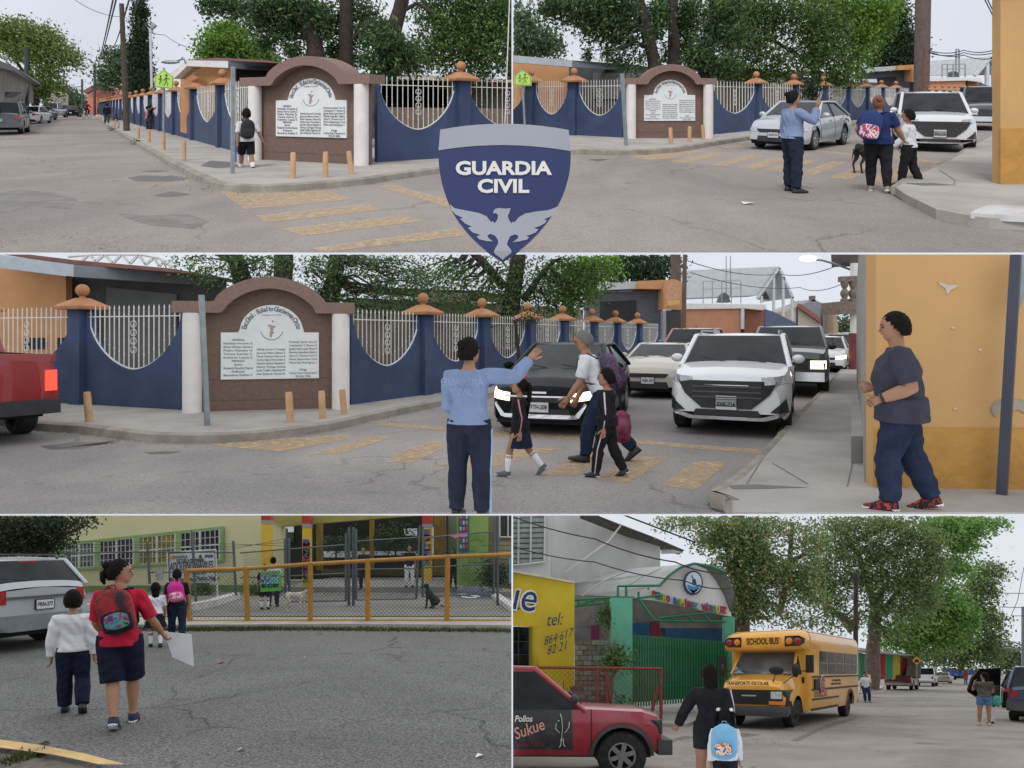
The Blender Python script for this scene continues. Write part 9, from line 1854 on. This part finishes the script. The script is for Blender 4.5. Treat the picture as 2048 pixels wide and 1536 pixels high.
# trees
syc = leafmat('leaf_sycamore',lin((80,106,62)),lin((148,172,108)),.48,lin((196,160,118))); bkl = MATS['bark_light']; lfm = leafmat('leaf_olive',lin((76,100,62)),lin((150,170,106)),.48); lbr = leafmat('leaf_bright',lin((74,122,54)),lin((152,196,98)),.5)
tree('sycamore','large sycamore with green and rusty brown leaves above the school bus',[[(*d2(120,900),28,20),(*d2(125,500),28,17),(*d2(120,200),28,15),(*d2(110,-20),28,12)],[(*d2(125,500),28,8),(*d2(300,350),28,6),(*d2(500,250),28,4)],[(*d2(360,600),28,7),(*d2(420,300),28,5),(*d2(440,60),28,4)]],
     [(*d1(960,40),27,44,14,.6),(*d1(1150,60),27,50,24,1),(*d1(1180,180),27,30,20,.8),(*d1(1350,150),27,60,36,1.2),(*d1(1300,330),27,40,30,.8),(*d1(1430,360),27,50,40,1.1),(*d1(1430,560),27,40,34,1),(*d2(100,120),27,60,40,1),(*d2(300,80),27,60,34,1.1),(*d2(250,280),27,60,40,1.1),(*d2(420,400),27,60,36,1.2),(*d2(200,520),27,50,34,1),(*d2(560,520),27,44,16,.7),(*d2(450,620),27,40,14,.6),(*d2(330,620),27,60,14,.8),(*d1(1100,240),27,14,8,.3),(*d2(540,200),27,40,40,.9),(*d2(520,380),27,36,30,.8)],23000,.13,syc,bkl,clump=22,spread=.07,twigs=170,elong=1.3)
tree('street_tree','wide dark crowned street tree with a pale grey trunk right of the bus',[[(*d2(915,1060),40,14),(*d2(925,800),40,12.5),(*d2(940,600),40,12),(*d2(960,480),40,10)],[(*d2(930,650),40,8),(*d2(1020,540),40,6),(*d2(1120,420),40,4)],[(*d2(800,700),40,9),(*d2(740,620),40,8),(*d2(650,580),40,5)],[(*d2(940,600),40,8),(*d2(860,300),40,6),(*d2(760,120),40,4)]],
     [(*d2(700,100),39,60,30,.9),(*d2(900,60),39,60,30,1),(*d2(1100,80),39,50,34,1),(*d2(650,250),39,50,30,.8),(*d2(850,230),39,60,34,.9),(*d2(1050,260),39,60,34,1.1),(*d2(1180,220),39,34,34,1),(*d2(750,380),39,50,30,.8),(*d2(950,420),39,60,34,1.1),(*d2(1150,420),39,50,34,1.1),(*d2(1000,560),39,50,20,.9),(*d2(1150,600),39,40,24,.9),(*d2(700,520),39,40,24,.7),(*d2(620,660),39,50,20,.6),(*d2(1260,330),39,34,30,.9),(*d2(1240,500),39,34,26,.9),(*d2(860,620),39,34,18,.6),(*d2(620,420),39,40,40,.9),(*d2(1290,200),39,30,40,.9),(*d2(1000,700),39,40,16,.6)],27000,.16,lfm,bkl,clump=24,spread=.08,twigs=170)
tree('street_tree','bright green street tree reaching over the road, lower right picture',[[(*d2(1165,990),55,13),(*d2(1160,850),55,11),(*d2(1200,650),55,8),(*d2(1330,400),55,6),(*d2(1420,240),55,4)],[(*d2(1160,850),55,6),(*d2(1050,700),55,4)]],
     [(*d2(1400,60),54,50,26,1),(*d2(1560,60),54,40,18,.8),(*d2(1680,50),54,20,12,.4),(*d2(1300,130),54,30,30,.8),(*d2(1480,180),54,30,24,.9),(*d2(1430,330),54,30,20,.8),(*d2(1350,500),54,40,30,1.2),(*d2(1450,620),54,30,34,1.2),(*d2(1250,640),54,44,34,1.2),(*d2(1080,740),54,40,22,1),(*d2(1200,760),54,44,22,1),(*d2(1370,740),54,40,24,1.1),(*d2(980,790),54,20,14,.5)],20000,.24,lbr,bkl,clump=22,spread=.09,twigs=120)
tree('street_tree','tall olive green tree behind the bright green one',[[(*d2(1450,960),80,6),(*d2(1500,700),80,5),(*d2(1580,400),80,3)]],[(*d2(1620,350),79,30,22,1),(*d2(1560,430),79,24,30,1),(*d2(1640,480),79,18,24,.8),(*d2(1560,620),79,34,34,1.2),(*d2(1650,700),79,20,30,1),(*d2(1620,820),79,34,24,1.2),(*d2(1480,850),79,40,20,1.2),(*d2(1350,870),79,36,16,1),(*d2(1700,620),79,10,12,.3),(*d2(1500,540),79,34,30,1),(*d2(1440,700),79,40,30,1),(*d2(1250,850),79,44,20,1)],17000,.3,lfm,bkl,clump=22,spread=.1,twigs=60)
tree('distant_tree','distant green trees at the end of the street, lower right picture',[[(*d2(1760,930),120,3),(*d2(1760,880),120,2)]],[(*d2(1760,880),119,24,16,1),(*d2(1820,895),119,16,10,1),(*d2(1700,870),119,20,20,1)],3000,.5,MATS['leaf_far'],bkl,twigs=8)
tree('shrub','scrubby shrub growing from a stump before the teal pillar',[[(*d1(590,1160),20.6,6),(*d1(600,1000),20.6,5),(*d1(630,940),20.6,3)]],[(*d1(640,870),20.5,26,16,1),(*d1(590,900),20.5,16,10,.6),(*d1(670,1130),20.5,10,8,.4),(*d1(570,620),22,12,26,.7)],1500,.09,MATS['leaf_mid'],bkl,cat='shrub',twigs=24)
tree('tree_stump','knotty cut stump beside the block wall',[[(*d1(400,1160),21,16),(*d1(395,1080),21,13),(*d1(385,1035),21,14)]],[(*d1(400,1040),21,3,2)],20,.05,MATS['leaf_mid'],bkl,cat='stump',twigs=0)
for i,(x,y) in enumerate(((190,1530),(205,1528))): px,py = PL.g(d2(x,y)); mb = MB(); mb.add([(px-.05,py,.005),(px+.05,py-.03,.03),(px+.03,py+.06,.01)],[(0,1,2)]); tag(mb.build('fallen_leaf',M('leaf_yellow',lin((200,190,110)))),('yellow fallen leaf at the bottom edge','second yellow fallen leaf at the bottom edge')[i],'leaf')
grit('gravel and dust beside the school bus, lower right picture',[(1330,1480),(1460,1470),(1700,1440),(1820,1400)],700,MATS['kerb'],1.0,.025)
# ================================================================== the crest hung between the upper streets
class Free:
 planes = []; P = np.zeros((0,3)); slope = 0; h = 0
 def map(s,v): return np.asarray(v,float)
 def at(s,p,Y,dz=0): return ((p[0]-CX)/FPX*Y,Y,(CY-p[1])/FPX*Y)
use(Free()); YS_ = 4.6
z5 = lambda x,y: (860+x/5.297,240+y/5.297)
cr = empty('crest','large blue and silver shield crest reading GUARDIA CIVIL hung between the pictures','crest',PL.at(z5(770,1500),YS_)); sv_ = M('crest_silver',lin((150,152,162)),rough=.45,var=.04,scale=1.5); nv_ = M('crest_navy',lin((26,40,92)),rough=.5,var=.12,scale=.8); wh_ = M('crest_white',lin((214,210,206)),rough=.5,var=.03)
def bez(P,n=10):
 o = []
 for k in range(0,len(P)-1,2): a,b,c_ = P[k],P[k+1],P[k+2]; o += [((1-t)**2*a[0]+2*t*(1-t)*b[0]+t*t*c_[0],(1-t)**2*a[1]+2*t*(1-t)*b[1]+t*t*c_[1]) for t in np.linspace(0,1,n,endpoint=False)]
 return o+[P[-1]]
lft = bez([(90,320),(80,640),(230,960),(420,1300),(770,1502)]); rgt = bez([(770,1502),(1130,1290),(1330,950),(1510,640),(1488,328)])
tp = bez([(1470,105),(780,-25),(108,102)]); bn_ = bez([(1488,328),(780,205),(90,320)])
prj('backing_plate',[z5(*p) for p in lft+rgt[1:]+tp],YS_,.035,nv_,cr); prj('silver_band',[z5(*p) for p in tp[::-1]+bn_],YS_-.012,.011,sv_,cr)
prj('navy_field',[z5(770+(p[0]-770)*.995,p[1]-1) for p in lft[1:]+rgt[1:-1]]+[z5(*p) for p in bez([(1484,336),(780,213),(94,328)])],YS_-.008,.007,nv_,cr)
for s_,x,y,w,h in (('GUARDIA',782,510,1015,.2),('CIVIL',778,700,545,.2)):
 o = PL.at(z5(x,y),YS_-.014); t = text_mb(s_,1,.01,.035); xs_ = [v[0] for v in t.v]; ys_ = [v[1] for v in t.v]; kx = w/5.297*YS_/FPX/(max(xs_)-min(xs_)); ky = 148/5.297*YS_/FPX/(max(ys_)-min(ys_)); cxm = (max(xs_)+min(xs_))/2; cym = (max(ys_)+min(ys_))/2
 t.v = [(o[0]+(v[0]-cxm)*kx,o[1]-v[2],o[2]+(v[1]-cym)*ky) for v in t.v]; t.build('lettering',wh_,cr,fixn=False)
eag = [(210,890),(260,935),(400,962),(520,985),(600,1020),(650,1085),(660,1070),(690,1092),(715,1050),(722,1010),(700,985),(672,990),(672,965),(695,940),(735,932),(800,940),(853,932),(838,990),(822,1010),(835,1055),(862,1095),(885,1072),(893,1088),(940,1030),(1010,990),(1130,968),(1250,955),(1310,935),(1352,915),(1330,975),(1280,1020),(1205,1055),(1240,1060),(1220,1090),(1160,1125),(1100,1142),(1148,1158),(1120,1190),(1060,1215),(1020,1225),(1050,1240),(1030,1265),(960,1282),(875,1295),(930,1255),(935,1225),(900,1210),(850,1230),(825,1280),(815,1320),(862,1380),(862,1405),(840,1425),(800,1450),(770,1482),(735,1450),(695,1425),(675,1400),(690,1360),(722,1310),(720,1270),(690,1225),(640,1205),(605,1225),(625,1255),(665,1285),(600,1282),(520,1262),(495,1235),(530,1215),(450,1190),(400,1140),(445,1130),(370,1095),(318,1045),(350,1038),(270,1000),(225,950)]
prj('eagle_emblem',[z5(*p) for p in eag],YS_-.014,.013,sv_,cr)
mb = MB(); a,t_ = PL.at(z5(787,80),YS_+.02),PL.at((1024.5,-60),YS_+.02); mb.tube([(a[0],a[1],a[2]-.1),(a[0]*.2+t_[0]*.8,t_[1],t_[2])],.004,6); mb.build('hanging_rod',wh_,cr)
for o in bpy.data.objects:
 if 'o' in o: del o['o']
